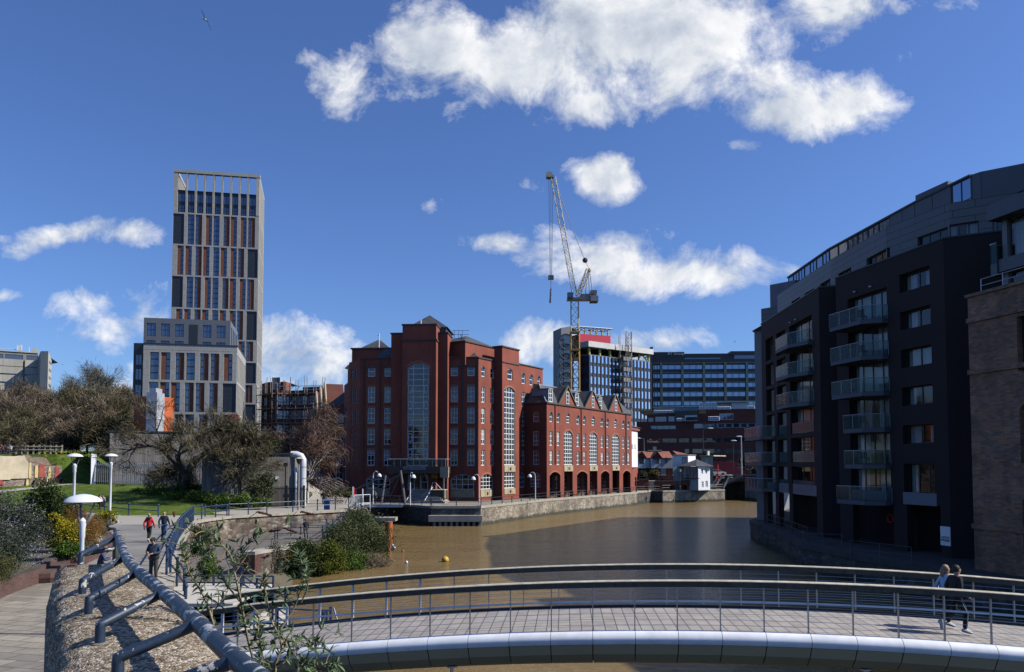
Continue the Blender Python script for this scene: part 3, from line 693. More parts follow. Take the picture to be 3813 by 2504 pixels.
for a in (0,1.2): mb.tube([Fb.pt(u0-.1+a*2.2,-.6,1.2),Fb.pt(u0+.5+a*2.2,.9,-.6),Fb.pt(u0+.6+a*2.2,1.2,-1.2)], .045, 6)
mb.build('handrail', STEELW, st)
mb = MB(); F3_.box(mb, pv-.4-b0+b0, pv-.2, .87, 2.6, .1, .18); mb.build('sign_post', STEELW, st)
mb = MB(); q = Fb.u('a3',1600); Fb.box(mb, q-.45, q+.45, 2.5, 3.1, -2.2, -2.1); mb.build('notice_board', M('amber_sign', (.45,.33,.06), .6), st)
# raised attic blocks, slopes and small pyramids
mb = MB(); a, b = FA.off(-3.1).u('z3',752), FA.off(-3.1).u('z3',1012); FA.off(-3.1).box(mb, a, b, 19, 22.55, -8, 0); mb.build('attic_wall', BRICK, RB_)
mb = MB(); FA.off(-3.1).box(mb, a-.2, b+.2, 22.55, 22.75, -8.2, .2); mb.build('attic_coping', COPE, RB_)
mb = MB(); pyramid(mb, FA.off(-4), FA.off(-4).u('z3',815), FA.off(-4).u('z3',1005), -5.5, 0, 22.9, P(*D('z3',897,208), 122.5).z); mb.build('roof', SLATE, RB_)
mb = MB(); p = P(*D('z3',941,240), 120); mb.tube([(p.x,p.y,22.6),(p.x,p.y,p.z+.4),(p.x,p.y,p.z+1.6)], .1, 6); mb.tube([(p.x-.25,p.y,p.z+1.3),(p.x+.25,p.y,p.z+1.3)], .06, 6); mb.build('flue', STEELW, RB_)
mb = MB(); ea, eb = FA.u('z3',898), FA.u('z3',1040); ta = FA.off(-3).u('z3',985)
mb.poly([FA.pt(ea,TOP+.1,-.4),FA.pt(eb,TOP+.1,-.4),FA.pt(eb,22.7,-3.1),FA.pt(ta,22.7,-3.1)])
ea, eb = FA.u('z4',120), FA.u('z4',334); ta = FA.off(-3).u('z4',268)
mb.poly([FA.pt(ea,TOP+.1,-.4),FA.pt(eb,TOP+.1,-.4),FA.pt(ta,22.7,-3.1),FA.pt(ea,22.7,-3.1)])
mb.build('roof_slope', SLATE, RB_)
mb = MB(); ea2 = FA.off(-3.1).u('z4',175); FA.off(-3.1).box(mb, ea2, ta+.4, 22.62, 22.8, -3, 0); mb.build('lead_flat', LEAD, RB_)
# ---- right, sunlit faces
F1 = Face(Cc,P1); F2 = Face(P1,P2); F3 = Face(P2,P3); F4 = Face(P4,P5)
def grow(F, xs, k='z4', y=(1133,1240)): return F.u(k,xs[0]), F.u(k,xs[1])
h1 = put(F1, 0, [(353,380),(415,440.5)], RW, 'z4')
a, b = F1.u('z4',350), F1.u('z4',434); h1.append((a,b,GR[0],GR[1],.7)); window(F1, RB_, (a+b)/2, GR[0], b-a, GR[1]-GR[0], 4, 4, .7, .12, .08, WHITE, GLASS)
h3 = []; a, b = F3.u('z4',510), F3.u('z4',584); z0, z1 = F3.z('z4',547,1072), F3.z('z4',547,538)
h3.append((a,b,z0,z1,.55)); window(F3, RB_, (a+b)/2, z0, b-a, z1-z0, 4, 15, .55, .13, .1, WHITE, GLASS, name='glazed_bay')
z2_, z3_ = F3.z('z4',547,1230), F3.z('z4',547,1122); h3.append((a,b,z2_,z3_,0)); window(F3, RB_, (a+b)/2, z2_, b-a, z3_-z2_, 4, 4, 0, .12, .1, WHITE, GLASS)
c, d = F3.u('z4',532), F3.u('z4',568); z4_, z5_ = F3.z('z4',550,487), F3.z('z4',550,411); h3.append((c,d,z4_,z5_,.35)); window(F3, RB_, (c+d)/2, z4_, d-c, z5_-z4_, 1, 2, .35, .14, .1, WHITE, GLASS)
R4 = rows(F4,'z4',643,[(440,515),(572,670),(705,805),(838,938),(972,1070)])
h4 = put(F4, 0, [(630,655)], R4, 'z4')+put(F4, 0, [(685,708),(737,758)], R4[:1], 'z4')
a4, b4 = F4.u('z4',608), F4.u('z4',652); h4.append((a4,b4,GR[0],GR[1]+.2,.5)); window(F4, RB_, (a4+b4)/2, GR[0], b4-a4, GR[1]+.2-GR[0], 3, 3, .5, .12, .1, WHITE, GLASS)
mb = MB(); F1.wall(mb, 0, F1.L, -1, TOP, h1)
T3 = 22.7
F2.wall(mb, 0, F2.L, -1, T3); F3.wall(mb, 0, F3.L, -1, T3, h3); f = Face(P3,P4); f.wall(mb, 0, f.L, -1, T3)
f = Face(P1+dl*F3.L, P1); f.wall(mb, 0, f.L, 19, T3)
mb.quad(*[(p.x,p.y,T3) for p in (P1,P2,P3,P4)])
F4.wall(mb, 0, F4.L, -1, 20.9, h4); f = Face(P5,P5-dp_*6); f.wall(mb, 0, f.L, -1, 20.9)
mb.build('side_wall', BRICK, RB_)
mb = MB(); F3.box(mb, -.15, F3.L+.15, T3, T3+.2, -1.8, .15); F1.box(mb, -.1, F1.L, TOP, TOP+.2, -.4, .14); F4.box(mb, 0, F4.L+.1, 20.9, 21.05, -.5, .15)
F3.box(mb, -.1, F3.L+.1, 20.3, 20.45, 0, .12); mb.build('parapet_coping', COPE, RB_)
for (FF, xs, ya, yb) in ((F3,(510,584),1118,1074),(F3,(510,584),1272,1233),(F1,(350,434),1290,1243)):
    mb = MB(); p, q = FF.u('z4',xs[0]), FF.u('z4',xs[1]); FF.box(mb, p, q, FF.z('z4',xs[0],ya), FF.z('z4',xs[0],yb), .02, .08); pn_ = mb.build('stone_panel', PANEL, RB_)
    mb = MB()
    for i in (1/3,2/3): FF.box(mb, p+(q-p)*i-.04, p+(q-p)*i+.04, FF.z('z4',xs[0],ya), FF.z('z4',xs[0],yb), .08, .1)
    c_ = FF.pt((p+q)/2, (FF.z('z4',xs[0],ya)+FF.z('z4',xs[0],yb))/2, .1); mb.ball(c_, .22, .1, .3, 8, 5); mb.build('panel_relief', M('panel_shade', (.25,.2,.12), .8), pn_)
# brick arches above openings
def archring(F, a, b, q, rise, w=.28, o=.03, par=RB_):
    mb = MB(); A1 = arcpts(a,b,q,rise,12); A2 = arcpts(a-w,b+w,q-.02,rise+w,12)
    for i in range(12):
        (u1,z1),(u2,z2) = A1[i],A1[i+1]; (u3,z3),(u4,z4) = A2[i+1],A2[i]
        mb.add([F.pt(u1,z1,o),F.pt(u2,z2,o),F.pt(u3,z3,o),F.pt(u4,z4,o),F.pt(u1,z1,-.02),F.pt(u2,z2,-.02),F.pt(u3,z3,-.02),F.pt(u4,z4,-.02)],[(0,1,2,3),(3,2,6,7),(0,4,5,1)])
    return mb.build('brick_arch', ARCHB, par)
archring(F3, F3.u('z4',510), F3.u('z4',584), z1-.55, .55); archring(F1, F1.u('z4',350), F1.u('z4',434), GR[1]-.7, .7)
archring(F3_, gu0, gu1, gz1-.75, .75)
# main flat roof, attic behind the sunlit corner
mb = MB(); mb.poly([(p[0],p[1],TOP-.25) for p in [(-23.2,116.2),tuple(Cc),tuple(P1),tuple(P4),tuple(P5),(-2,142),(-27,130),(-27.6,125.5),(-25.7,120.2)]]); mb.build('flat_roof', LEAD, RB_)
mb = MB(); Fr = F1.off(-1.6); Fr.box(mb, -1.2, F1.L+3.6, 19.5, 23.0, -7, 0); mb.build('attic_wall', BRICK, RB_)
mb = MB(); Fr.box(mb, -1.4, F1.L+3.4, 23.0, 23.2, -7.2, .15); mb.build('attic_coping', COPE, RB_)
mb = MB(); pyramid(mb, Fr, -.8, F1.L+3.6, -5.8, -.6, 23.3, P(*D('z4',418,194), 121.5).z); mb.build('roof', SLATE, RB_)
mb = MB(); p = P(*D('z4',215,190), 117)
for dx in (0,.6,1.2):
    mb.tube([(p.x-1+dx,p.y,p.z+.9),(p.x-1+dx,p.y,p.z-.4)], .03, 4)
for dz in (-.3,.3,.9): mb.tube([(p.x-1.3,p.y,p.z+dz),(p.x+1.2,p.y,p.z+dz)], .03, 4); mb.tube([(p.x-1.3,p.y,p.z+dz),(p.x-1.3,p.y+1.6,p.z+dz)], .03, 4)
mb.tube([(p.x,p.y,22),(p.x,p.y,p.z+.3)], .07, 5); mb.build('roof_ladder_cage', BLACKP, RB_)
# ---- arcaded wing with three gables
WG = thing('arcade_building', 'red brick riverside wing with three gables, tall white windows and an open arcade', 'building', (12,135,-1))
FW = Face(W0,W1); FS = Face(PW,W0); EV = FW.z('z4',806,645)
def colz(x, ys): return [(FW.z('z4',x,b),FW.z('z4',x,a)) for a, b in ys]
RWG = colz(832, [(708,775),(840,938),(972,1070)])
hs = put(FW, 0, [(820,842),(870,891),(1004,1025),(1049,1068),(1170,1188),(1209,1226),(1317,1333),(1352,1368)], RWG, 'z4', par=WG)
ar = []
for xa, xb in ((918,978),(1092,1146),(1247,1296)):
    a, b = FW.u('z4',xa), FW.u('z4',xb); z0, z1 = colz(948, [(835,1070)])[0]; hs.append((a,b,z0,z1,.7))
    window(FW, WG, (a+b)/2, z0, b-a, z1-z0, 4, 9, .7, .13, .1, WHITE, GLASS, name='glazed_bay'); archring(FW, a, b, z1-.7, .7, par=WG)
    zz0, zz1 = colz(948, [(717,783)])[0]; m = (a+b)/2; hs.append((m-.62,m+.62,zz0,zz1,.35)); window(FW, WG, m, zz0, 1.24, zz1-zz0, 1, 3, .35, .14, .1, WHITE, GLASS)
    zp0, zp1 = colz(948, [(1073,1114)])[0]; mb = MB(); FW.box(mb, a, b, zp0, zp1, .02, .08); pn_ = mb.build('stone_panel', PANEL, WG)
    mb = MB()
    for i in (1/3,2/3): FW.box(mb, a+(b-a)*i-.04, a+(b-a)*i+.04, zp0, zp1, .08, .1)
    c_ = FW.pt(m,(zp0+zp1)/2,.1); mb.ball(c_, .2,.1,.28,8,5); mb.build('panel_relief', bpy.data.materials['panel_shade'], pn_)
    hs.append((a+.05,b-.05,-1,zp0,0))
for xa, xb in ((820,893),(1007,1078),(1170,1228),(1320,1371)):
    a, b = FW.u('z4',xa), FW.u('z4',xb); zt = colz(856, [(1118,1300)])[0][1]; hs.append((a,b,-1,zt,.6)); archring(FW, a, b, zt-.6, .6, par=WG)
mb = MB(); FW.wall(mb, 0, FW.L, -1, EV, hs, depth=.6); mb.build('river_wall', BRICK, WG)
hS = put(FS, 0, [(706,747)], rows(FS,'z4',725,[(706,775),(838,938),(972,1070)]), 'z4', par=WG, fm=GREYF)
a, b = FS.u('z4',688), FS.u('z4',757); z0, z1 = FS.z('z4',725,1222), FS.z('z4',725,1122); hS.append((a,b,z0,z1,.6)); window(FS, WG, (a+b)/2, z0, b-a, z1-z0, 4, 4, .6, .12,.1, GREYF, GLASS)
mb = MB(); FS.wall(mb, 0, FS.L, -1, EV, hS); fe = Face(W1, W1-dp_*9); fe.wall(mb, 0, fe.L, -1, EV); mb.build('end_wall', BRICK, WG)
FB = FW.off(-3.8); hb = []
for i in range(12):
    u = 1.5+i*2.75; hb.append((u,u+1.3,.3,2.6,.2)); window(FB, WG, u+.65, .3, 1.3, 2.3, 2, 3, .2, .1, .07, GREYF, GLASS)
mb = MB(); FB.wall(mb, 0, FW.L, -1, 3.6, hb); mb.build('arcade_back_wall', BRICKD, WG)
mb = MB(); mb.poly([FW.pt(.05,3.55,-.3),FW.pt(FW.L-.05,3.55,-.3),FB.pt(FW.L,3.55,0),FB.pt(0,3.55,0)]); mb.build('arcade_ceiling', CONC, WG)
for x in (857,1035,1200,1341):
    mb = MB(); u = FW.u('z4',x); FW.box(mb, u-.1, u+.1, colz(832,[(1065,1066)])[0][0], EV-.2, 0, .14); mb.build('downpipe', BLACKP, WG)
mb = MB(); FW.box(mb, -.15, FW.L+.1, EV-.12, EV+.1, -.4, .2); FS.box(mb, 0, FS.L+.15, EV-.11, EV+.11, -.4, .2); mb.build('eaves', COPE, WG)
# roof: slate mansard, lead flat, gables, dormers
rz1 = EV+3.4; mb = MB()
A_, B_ = FW.pt(0,EV+.1,-.1), FW.pt(FW.L,EV+.1,-.1); C_, D_ = FW.pt(FW.L-.6,rz1,-3.2), FW.pt(3.0,rz1,-3.2)
mb.poly([A_,B_,C_,D_]); E_ = FW.pt(0,EV+.1,-12); H_ = FW.pt(3.0,rz1,-10); mb.poly([E_,A_,D_,H_]); mb.poly([B_, FW.pt(FW.L,EV+.1,-12), FW.pt(FW.L-.6,rz1,-10), C_]); mb.build('roof', SLATE, WG)
mb = MB(); mb.poly([D_,C_,FW.pt(FW.L-.6,rz1+.7,-7),FW.pt(3.0,rz1+.7,-7)]); FW.box(mb, 2.9, FW.L-.5, rz1-.05, rz1+.08, -3.3, -3.1); mb.build('lead_roof', LEAD, WG)
mb = MB(); mb.tube([A_+Vector((0,0,.05)), D_+Vector((0,0,.08))], .12, 6); mb.build('hip_flashing', LEAD, WG)
gab = [(888,942,540,1006,668),(1066,1115,568,1172,690),(1226,1272,595,1318,705)]
for xa, xp, yp, xb, yb in gab:
    a, pk, b = FW.u('z4',xa), FW.u('z4',xp), FW.u('z4',xb); m = (a+b)/2; zp = FW.z('z4',xp,yp); m = pk; hw = (b-a)/2
    mb = MB(); o = .02; wz = EV+.6; gw = .55
    mb.poly([FW.pt(m-hw,EV-.05,o),FW.pt(m+hw,EV-.05,o),FW.pt(m,zp,o)]); mb.build('gable_wall', BRICK, WG)
    window(FW, WG, m, EV+.25, .95, 2.1, 1, 3, 0, .11, .08, WHITE, GLASS, o=.10)
    mb = MB(); back = -7.0
    for sgn in (-1,1): mb.add([FW.pt(m+sgn*(hw+.15),EV-.1,.1),FW.pt(m,zp+.12,.1),FW.pt(m,zp+.12,back),FW.pt(m+sgn*(hw+.15),EV-.1,back)],[(0,1,2,3) if sgn < 0 else (3,2,1,0)])
    mb.build('gable_roof', SLATE, WG)
    mb = MB()
    for sgn in (-1,1): mb.add([FW.pt(m+sgn*(hw+.2),EV-.18,.0),FW.pt(m+sgn*(hw+.2),EV-.18,.22),FW.pt(m,zp+.05,.22),FW.pt(m,zp+.05,0),FW.pt(m+sgn*(hw+.2),EV+.1,.0),FW.pt(m+sgn*(hw+.2),EV+.1,.22),FW.pt(m,zp+.38,.22),FW.pt(m,zp+.38,0)],[(0,1,2,3),(4,5,6,7),(1,2,6,5),(0,3,7,4)])
    mb.build('gable_coping', M('mossy_coping', (.13,.12,.08), .9), WG)
for xa, xb in ((822,852),(1004,1030),(1165,1188)):
    a, b = FW.u('z4',xa), FW.u('z4',xb); a, b = (a+b)/2-.6, (a+b)/2+.6
    mb = MB(); FW.box(mb, a, b, EV+.2, EV+2.35, -3.5, -.35); dm = mb.build('dormer', LEAD, WG)
    window(FW, WG, (a+b)/2, EV+.25, b-a+.1, 2.1, 2, 3, 0, .13, .09, WHITE, GLASS, o=-.25)
    mb = MB(); FW.box(mb, a-.15, b+.15, EV+2.35, EV+2.5, -3.6, -.15); mb.build('dormer_roof', LEAD, WG)
# ---- darker wing behind, left of the tall building
LW = thing('office_wing', 'dark red brick wing with slate gables in the shade behind the bare birch', 'building', (-31,128,-1))
fa_ = Face((ray(*D('z3',590,900))[0]*127, 127.6),(ray(*D('z3',724,900))[0]*126.4, 126.4)); ez = fa_.z('z3',600,660)
hh = []
for k, (ya, yb, ar_) in enumerate([(718,780,.35),(845,940,0),(975,1070,0)]):
    a, b = fa_.u('z3',653), fa_.u('z3',700); z0, z1 = fa_.z('z3',676,yb), fa_.z('z3',676,ya); hh.append((a,b,z0,z1,ar_)); window(fa_, LW, (a+b)/2, z0, b-a, z1-z0, 2 if not ar_ else 1, 3, ar_, .1, .07, GREYF, GLASS)
a, b = fa_.u('z3',622), fa_.u('z3',720); hh.append((a,b,.2,3.2,.5)); window(fa_, LW, (a+b)/2, .2, b-a, 3.0, 4, 3, .5, .1,.07, GREYF, GLASS)
mb = MB(); fa_.wall(mb, 0, fa_.L+1.5, -1, ez, hh)
c0 = fa_.pt(0,0,0); c1x = ray(*D('z3',490,900))[0]*158; fs_ = Face((c1x,158),(c0.x,c0.y)); hh = []
for i in range(7):
    for z in (1.5,5.2,9.0): u = 3+i*4.1; hh.append((u,u+1.4,z,z+2.3,0)); window(fs_, LW, u+.7, z, 1.4, 2.3, 2, 3, 0, .12, .08, WHITE, GLASS)
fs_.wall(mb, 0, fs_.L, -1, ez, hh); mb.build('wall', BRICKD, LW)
mb = MB(); mb.poly([fa_.pt(-.2,ez,.2),fa_.pt(fa_.L+1.5,ez,.2),fa_.pt(fa_.L+1.5,ez+2.7,-3),fa_.pt(1.5,ez+2.7,-3)]); mb.poly([fs_.pt(0,ez,.2),fs_.pt(fs_.L+.2,ez,.2),fa_.pt(1.5,ez+2.7,-3),fs_.pt(0,ez+2.7,-3)])
mb.build('roof', SLATE, LW)
for i, u in enumerate((fs_.L-6.5,fs_.L-15,fs_.L-24)):
    mb = MB(); mb.add([fs_.pt(u-3,ez-.1,.1),fs_.pt(u+3,ez-.1,.1),fs_.pt(u,ez+4.2,.1),fs_.pt(u-3,ez-.1,-3),fs_.pt(u+3,ez-.1,-3),fs_.pt(u,ez+4.2,-3)],[(0,1,2),(3,5,4),(0,2,5,3),(1,4,5,2)]); mb.build('gable', bpy.data.materials['mossy_coping'] if i == 9 else BRICKD, LW)
    mb = MB(); mb.tube([fs_.pt(u-3.1,ez-.1,.15),fs_.pt(u,ez+4.4,.15),fs_.pt(u+3.1,ez-.1,.15)], .18, 4); mb.build('gable_coping', PANEL, LW)
# promenade railings
pts = [Vector((p.x,p.y,-1)) for p in Q]
off = lambda p: Vector((p.x,p.y+.45,-1))
railing([off(Q[1]),off(Q[2]),off(Q[3]),off(Q[4])], 'black posts and rail along the quay edge in front of the red brick buildings', 1.0, 3.2, r=.035, pr=.06, nr=2)
railing([off(Vector((-16.2,109.5,-1))),off(Q[1])-Vector((.2,0,0))], 'black railing beside the cable bridge landing', 1.05, 2.2, r=.035, pr=.05)
for i, (xa, xb) in enumerate(((822,890),(922,970),(1010,1058),(1174,1216))):
    a, b = FW.u('z4',xa), FW.u('z4',xb); railing([FW.pt(a,-1,.1),FW.pt(b,-1,.1)], ['first','second','third','fourth'][i]+' barrier rail in the arcade openings from the near end', 1.0, 1.2, r=.04, pr=.05, group='barrier rails in the arcade openings')
# ------------------------------------------------ black brick apartment building on the right bank
DBR = brickmat('black_brick', (.024,.015,.016), (.017,.012,.0135), (.012,.009,.010), var=.2, vscale=.3, bump=.12)
DGREY = M('dark_grey_metal', (.085,.09,.105), .5, .2, var=.1)
SLAB = M('balcony_slab_grey', (.085,.095,.115), .6, var=.1)
PALEB = M('pale_spandrel', (.16,.165,.19), .6, var=.1)
ENDP = M('grey_end_cladding', (.20,.20,.205), .7, var=.08)
CLAD = brickmat('grey_metal_cladding', (.115,.115,.12), (.10,.10,.106), (.03,.03,.033), bw=2.6, bh=.52, mort=.03, var=.08, vscale=.3, rough=.45, bump=.25)
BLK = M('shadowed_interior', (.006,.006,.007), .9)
FRD = M('anthracite_frame', (.025,.027,.032), .5)
AP = thing('apartment_building', 'curved black brick apartment building with glass balconies on the right bank', 'building', (28,65,-1.6))
def gp(k, x, y, d): p = P(*D(k,x,y), d); return (p.x,p.y)
pA = gp('b1',187,460,81.7); pB = gp('b1',665,150,64.5); pE = gp('b1',803,137,64.0); pS = gp('b1',805,72,61.3); pT = gp('b2',583,613,50.3); pU = gp('z6',1690,455,48.6)
S1 = Face(pA,pB); SR = Face(pB,pE); S2 = Face(pS,pT); S3 = Face(pT,pU)
HT = 19.5; LV = [17.6-2.66*k for k in range(6)]
def glazed(F, a, b, z0, z1, n, curt=False, o=-.45, seed=0):
    k = window(F, AP, (a+b)/2, z0, b-a, z1-z0, n, 1, 0, .07, .09, FRD, CGLASS, o=o)
    if curt:
        rr = random.Random(seed); mb = MB(); w = b-a; 
        spans = [(0,rr.uniform(.12,.5)),(rr.uniform(.55,.8),1)] if rr.random() < .6 else [(0,1)]
        for s0, s1 in spans:
            m = max(4,int((s1-s0)*w/.09)); pts = [(a+w*(s0+(s1-s0)*i/m), .05*math.sin(i*1.9+rr.random())) for i in range(m+1)]
            for (u1,e1),(u2,e2) in zip(pts,pts[1:]): mb.quad(F.pt(u1,z0,o-.25+e1),F.pt(u2,z0,o-.25+e2),F.pt(u2,z1-.05,o-.25+e2),F.pt(u1,z1-.05,o-.25+e1))
        mb.build('curtain', CURT, AP, smooth=True)
def balcony(F, u0, u1, z, proj, h=1.02, taper=1.2, inner=.5, left_in=0.0, n=4):
    pts = [F.pt(u0+left_in,0,0),F.pt(u0,0,proj),F.pt(u1-taper,0,proj),F.pt(u1,0,inner),F.pt(u1,0,0)]
    mb = MB(); mb.prism([(p.x,p.y) for p in pts], z-.32, z)
    b = mb.build('balcony', SLAB, AP)
    g = MB(); r = MB(); top = [Vector((p.x,p.y,z+h)) for p in pts]
    for p, q in zip(pts[:-1], pts[1:]):
        g.quad((p.x,p.y,z-.02),(q.x,q.y,z-.02),(q.x,q.y,z+h),(p.x,p.y,z+h))
    r.tube(top, .025, 5)
    for p, q in zip(pts[:-1], pts[1:]):
        m = max(1, round((Vector((q.x-p.x,q.y-p.y))).length/1.3))
        for i in range(m+1):
            v = Vector((p.x,p.y,0)).lerp(Vector((q.x,q.y,0)), i/m); r.tube([(v.x,v.y,z),(v.x,v.y,z+h)], .012, 4)
    g.build('balcony_glass', BALG, b); r.build('balcony_rail', STEEL, b); return b
# stretch 1
hs = []; sd_ = 10
cB = (S1.u('b1',314), S1.u('b1',388)); cC = (S1.u('b1',422), S1.u('b1',612)); cA = (S1.u('b1',224), S1.u('b1',288))
for k, zt in enumerate(LV):
    for c in (cA, cB, cC):
        hs.append((c[0],c[1],zt-2.3,zt,0)); sd_ += 1
        glazed(S1, c[0], c[1], zt-2.3, zt, 1 if c is not cC else 3, c is cC and k < 4, seed=sd_)
    if k >= 3:
        for c in (cB,cC):
            mb = MB(); S1.box(mb, c[0]+.1, c[1]-.05, zt-2.25, zt-1.25, -.1, -.08); mb.build('juliet_glass', BALG, AP)
for c in (cA,(S1.u('b3',470),S1.u('b3',590)),(S1.u('b3',632),S1.u('b3',912))): hs.append((c[0],c[1],-1.6,1.8,0))
mb = MB(); S1.wall(mb, 0, S1.L, -1.6, HT, hs, depth=.5); SR.wall(mb, 0, SR.L+.6, -1.6, HT); mb.build('wall', DBR, AP)
for c in (cA,(S1.u('b3',475),S1.u('b3',588)),(S1.u('b3',635),S1.u('b3',912))):
    mb = MB(); S1.box(mb, c[0], c[1], 1.75, 2.68, -.1, .02); S1.box(mb, c[0]+.02, c[1]-.02, 2.2, 2.24, .02, .05); mb.build('spandrel', PALEB, AP)
Bo = S1.off(1.5)
for k in range(3):
    z = LV[k]-2.35; balcony(S1, Bo.u('b1',306), S1.u('b1',618), z, 1.5, taper=S1.u('b1',618)-S1.u('b1',545), inner=.45)
# balconies that wrap the far corner, and the grey end wall
for k in (3,4,5):
    z = LV[k-0]-2.35+.1; balcony(S1, -2.4, S1.u('b1',292), z, 1.3, taper=.6, inner=.2)
EN = Face(gp('b1',130,490,85.0), gp('b1',189,490,84.0)); mb = MB(); EN.wall(mb, -.0, EN.L+.6, -1.6, 19.3); f = Face((EN.A.x+17,EN.A.y+32),(EN.A.x,EN.A.y)); f.wall(mb, 0, f.L, -1.6, 19.3); mb.build('end_wall', ENDP, AP)
# stretch 2
hs = []; w0, w1 = S2.u('z6',1012), S2.u('z6',1204); d0, d1 = S2.u('z6',682), S2.u('z6',930)
SW = [18.05-2.7*k for k in range(6)]
for k in range(6):
    zt = LV[k]-.1; hs.append((d0,d1,zt-2.3,zt,0)); glazed(S2, d0, d1, zt-2.3, zt, 4, True, seed=40+k)
    zt = SW[k]; zb = zt-1.3 if k < 5 else zt-2.25; hs.append((w0,w1,zb,zt,0)); glazed(S2, w0, w1, zb, zt, 2 if k < 5 else 3, True, seed=60+k)
    z = LV[k]-.1-2.35; x0 = (565,568,572,640,642,590)[k]; ofs = S2.off(1.7)
    balcony(S2, ofs.u('z6',x0), S2.u('z6',934), z, 1.7, taper=S2.u('z6',934)-S2.u('z6',886), inner=.5)
hs += [(S2.u('b3',1330),S2.u('b3',1800),-1.6,1.7,0),(S2.u('b3',1955),S2.u('b3',2188)+1.2,-1.6,1.75,0)]
mb = MB(); S2.wall(mb, 0, S2.L, -1.6, HT, hs, depth=.5); mb.build('wall', DBR, AP)
mb = MB(); S3.wall(mb, 0, S3.L+14, -1.6, HT); mb.build('wall', DBR, AP)
for a, b in ((S2.u('b3',1330),S2.u('b3',1795)),(w0-.1,w1+.15)):
    mb = MB(); S2.box(mb, a, b, 1.7, 2.55, -.1, .03); mb.build('spandrel', PALEB, AP)
for F_, a, b in ((S1,0,S1.L),(S2,0,S2.L)):
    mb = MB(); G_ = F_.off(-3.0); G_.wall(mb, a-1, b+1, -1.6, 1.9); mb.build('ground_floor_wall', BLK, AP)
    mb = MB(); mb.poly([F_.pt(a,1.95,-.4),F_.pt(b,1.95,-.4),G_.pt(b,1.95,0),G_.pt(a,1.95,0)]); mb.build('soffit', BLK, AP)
    mb = MB(); F_.box(mb, a-.05, b+.05, HT, HT+.1, -.5, .05); mb.build('parapet_coping', FRD, AP)
mb = MB(); S3.box(mb, -.05, S3.L+14, HT, HT+.1, -.5, .05); SR.box(mb, 0, SR.L, HT, HT+.12, -.4, .05); mb.build('parapet_coping', FRD, AP)
# clad set-back storey
UP = [gp('z6',245,870,80.2),(27.8,66),(28.2,57),gp('z6',1330,270,51.6),gp('z6',1820,193,49.2),(46,44.5)]
zc0, zc1 = 19.4, 22.35; strips = [(1133,1328),(808,958),(628,710),(512,577),(412,472),(330,384)]
mb = MB()
for i, (a, b) in enumerate(zip(UP,UP[1:])):
    f = Face(a,b); hs = []
    for xa, xb in strips:
        ua, ub = f.u('z6',xa), f.u('z6',xb)
        if ub > .3 and ua < f.L-.3 and i < 3:
            ua = max(ua,.05); ub = min(ub,f.L-.05); hs.append((ua,ub,19.85,20.75,0)); glazed(f, ua, ub, 19.85, 20.75, 3, False, o=-.2)
    if i == 3:
        for xa, xb in ((1335,1525),(1612,1700)):
            ua, ub = f.u('z6',xa), f.u('z6',xb); hs.append((ua,ub,19.95,20.85,0)); glazed(f, ua, ub, 19.95, 20.85, 3, True, o=-.2, seed=90+xa)
    f.wall(mb, 0, f.L, zc0, zc1, hs, depth=.25)
mb.build('clad_storey', CLAD, AP)
# glazed top storey
TP = [gp('z6',312,765,85.4),(31.0,74),gp('z6',1115,275,60.6),gp('z6',1470,95,54.8),gp('z6',1530,72,54.2),gp('z6',1812,22,52.6),(37.5,44),(38.5,27)]  # last two points are an unseen run added to shade the water
PGL = glassmat('penthouse_glass', (.26,.34,.44), wob=.02, metal=.85); zt0, zt1 = 22.3, 25.5; rr = random.Random(3)
roofb = MB(); roofb.poly([(x,y,zt1) for x,y in TP]+[(60,27,zt1),(64,116,zt1),(50,116,zt1)]); roofb.poly([(x,y,zc1) for x,y in UP]+[(60,60,zc1),(62,114,zc1),(46,114,zc1)]); roofb.poly([(x,y,HT-.1) for x,y in (pA,pB,pE,pS,pT,pU)]+[(60,60,HT-.1),(60,116,HT-.1),(43.5,116,HT-.1),(26.8,85,HT-.1)])
roofb.build('flat_roof', DGREY, AP)
for i, (a, b) in enumerate(zip(TP,TP[1:])):
    f = Face(a,b)
    if i < 3:
        n = max(1, round(f.L/1.75)); w_ = f.L/n
        for j in range(n):
            solid = rr.random() < .22 or (i == 2 and j < 2)
            if solid:
                mb = MB(); f.box(mb, j*w_+.03, (j+1)*w_-.03, zt0, zt1, -.1, .03); mb.build('roof_panel', DGREY, AP)
            else: window(f, AP, (j+.5)*w_, zt0, w_-.06, zt1-zt0-.06, rr.choice([1,2]), rr.choice([1,2]), 0, .06, .07, FRD, PGL, o=0)
        mb = MB(); f.box(mb, 0, f.L, zt1-.05, zt1+.1, -.6, .12); mb.build('roof_edge', FRD, AP)
        for j in range(n+1):
            pass
    else:
        mb = MB(); f.wall(mb, 0, f.L, zt0, zt1+.05); n = max(1,round(f.L/2.2))
        for j in range(n+1): f.box(mb, j*f.L/n-.03, j*f.L/n+.03, zt0, zt1, 0, .05)
        mb.build('roof_panel', DGREY, AP)
fx = Face(gp('z6',1118,220,61.5), gp('z6',1325,220,58.5)); mb = MB()
vs = [fx.pt(0,zt1-.2,0),fx.pt(fx.L,zt1-.2,0),fx.pt(fx.L,zt1-.2,-4),fx.pt(0,zt1-.2,-4),fx.pt(0,26.4,0),fx.pt(fx.L,26.5,0),fx.pt(fx.L,26.2,-4),fx.pt(0,26.2,-4)]
mb.add(vs, [(0,1,5,4),(1,2,6,5),(2,3,7,6),(3,0,4,7),(4,5,6,7)]); mb.build('plant_room', DGREY, AP)
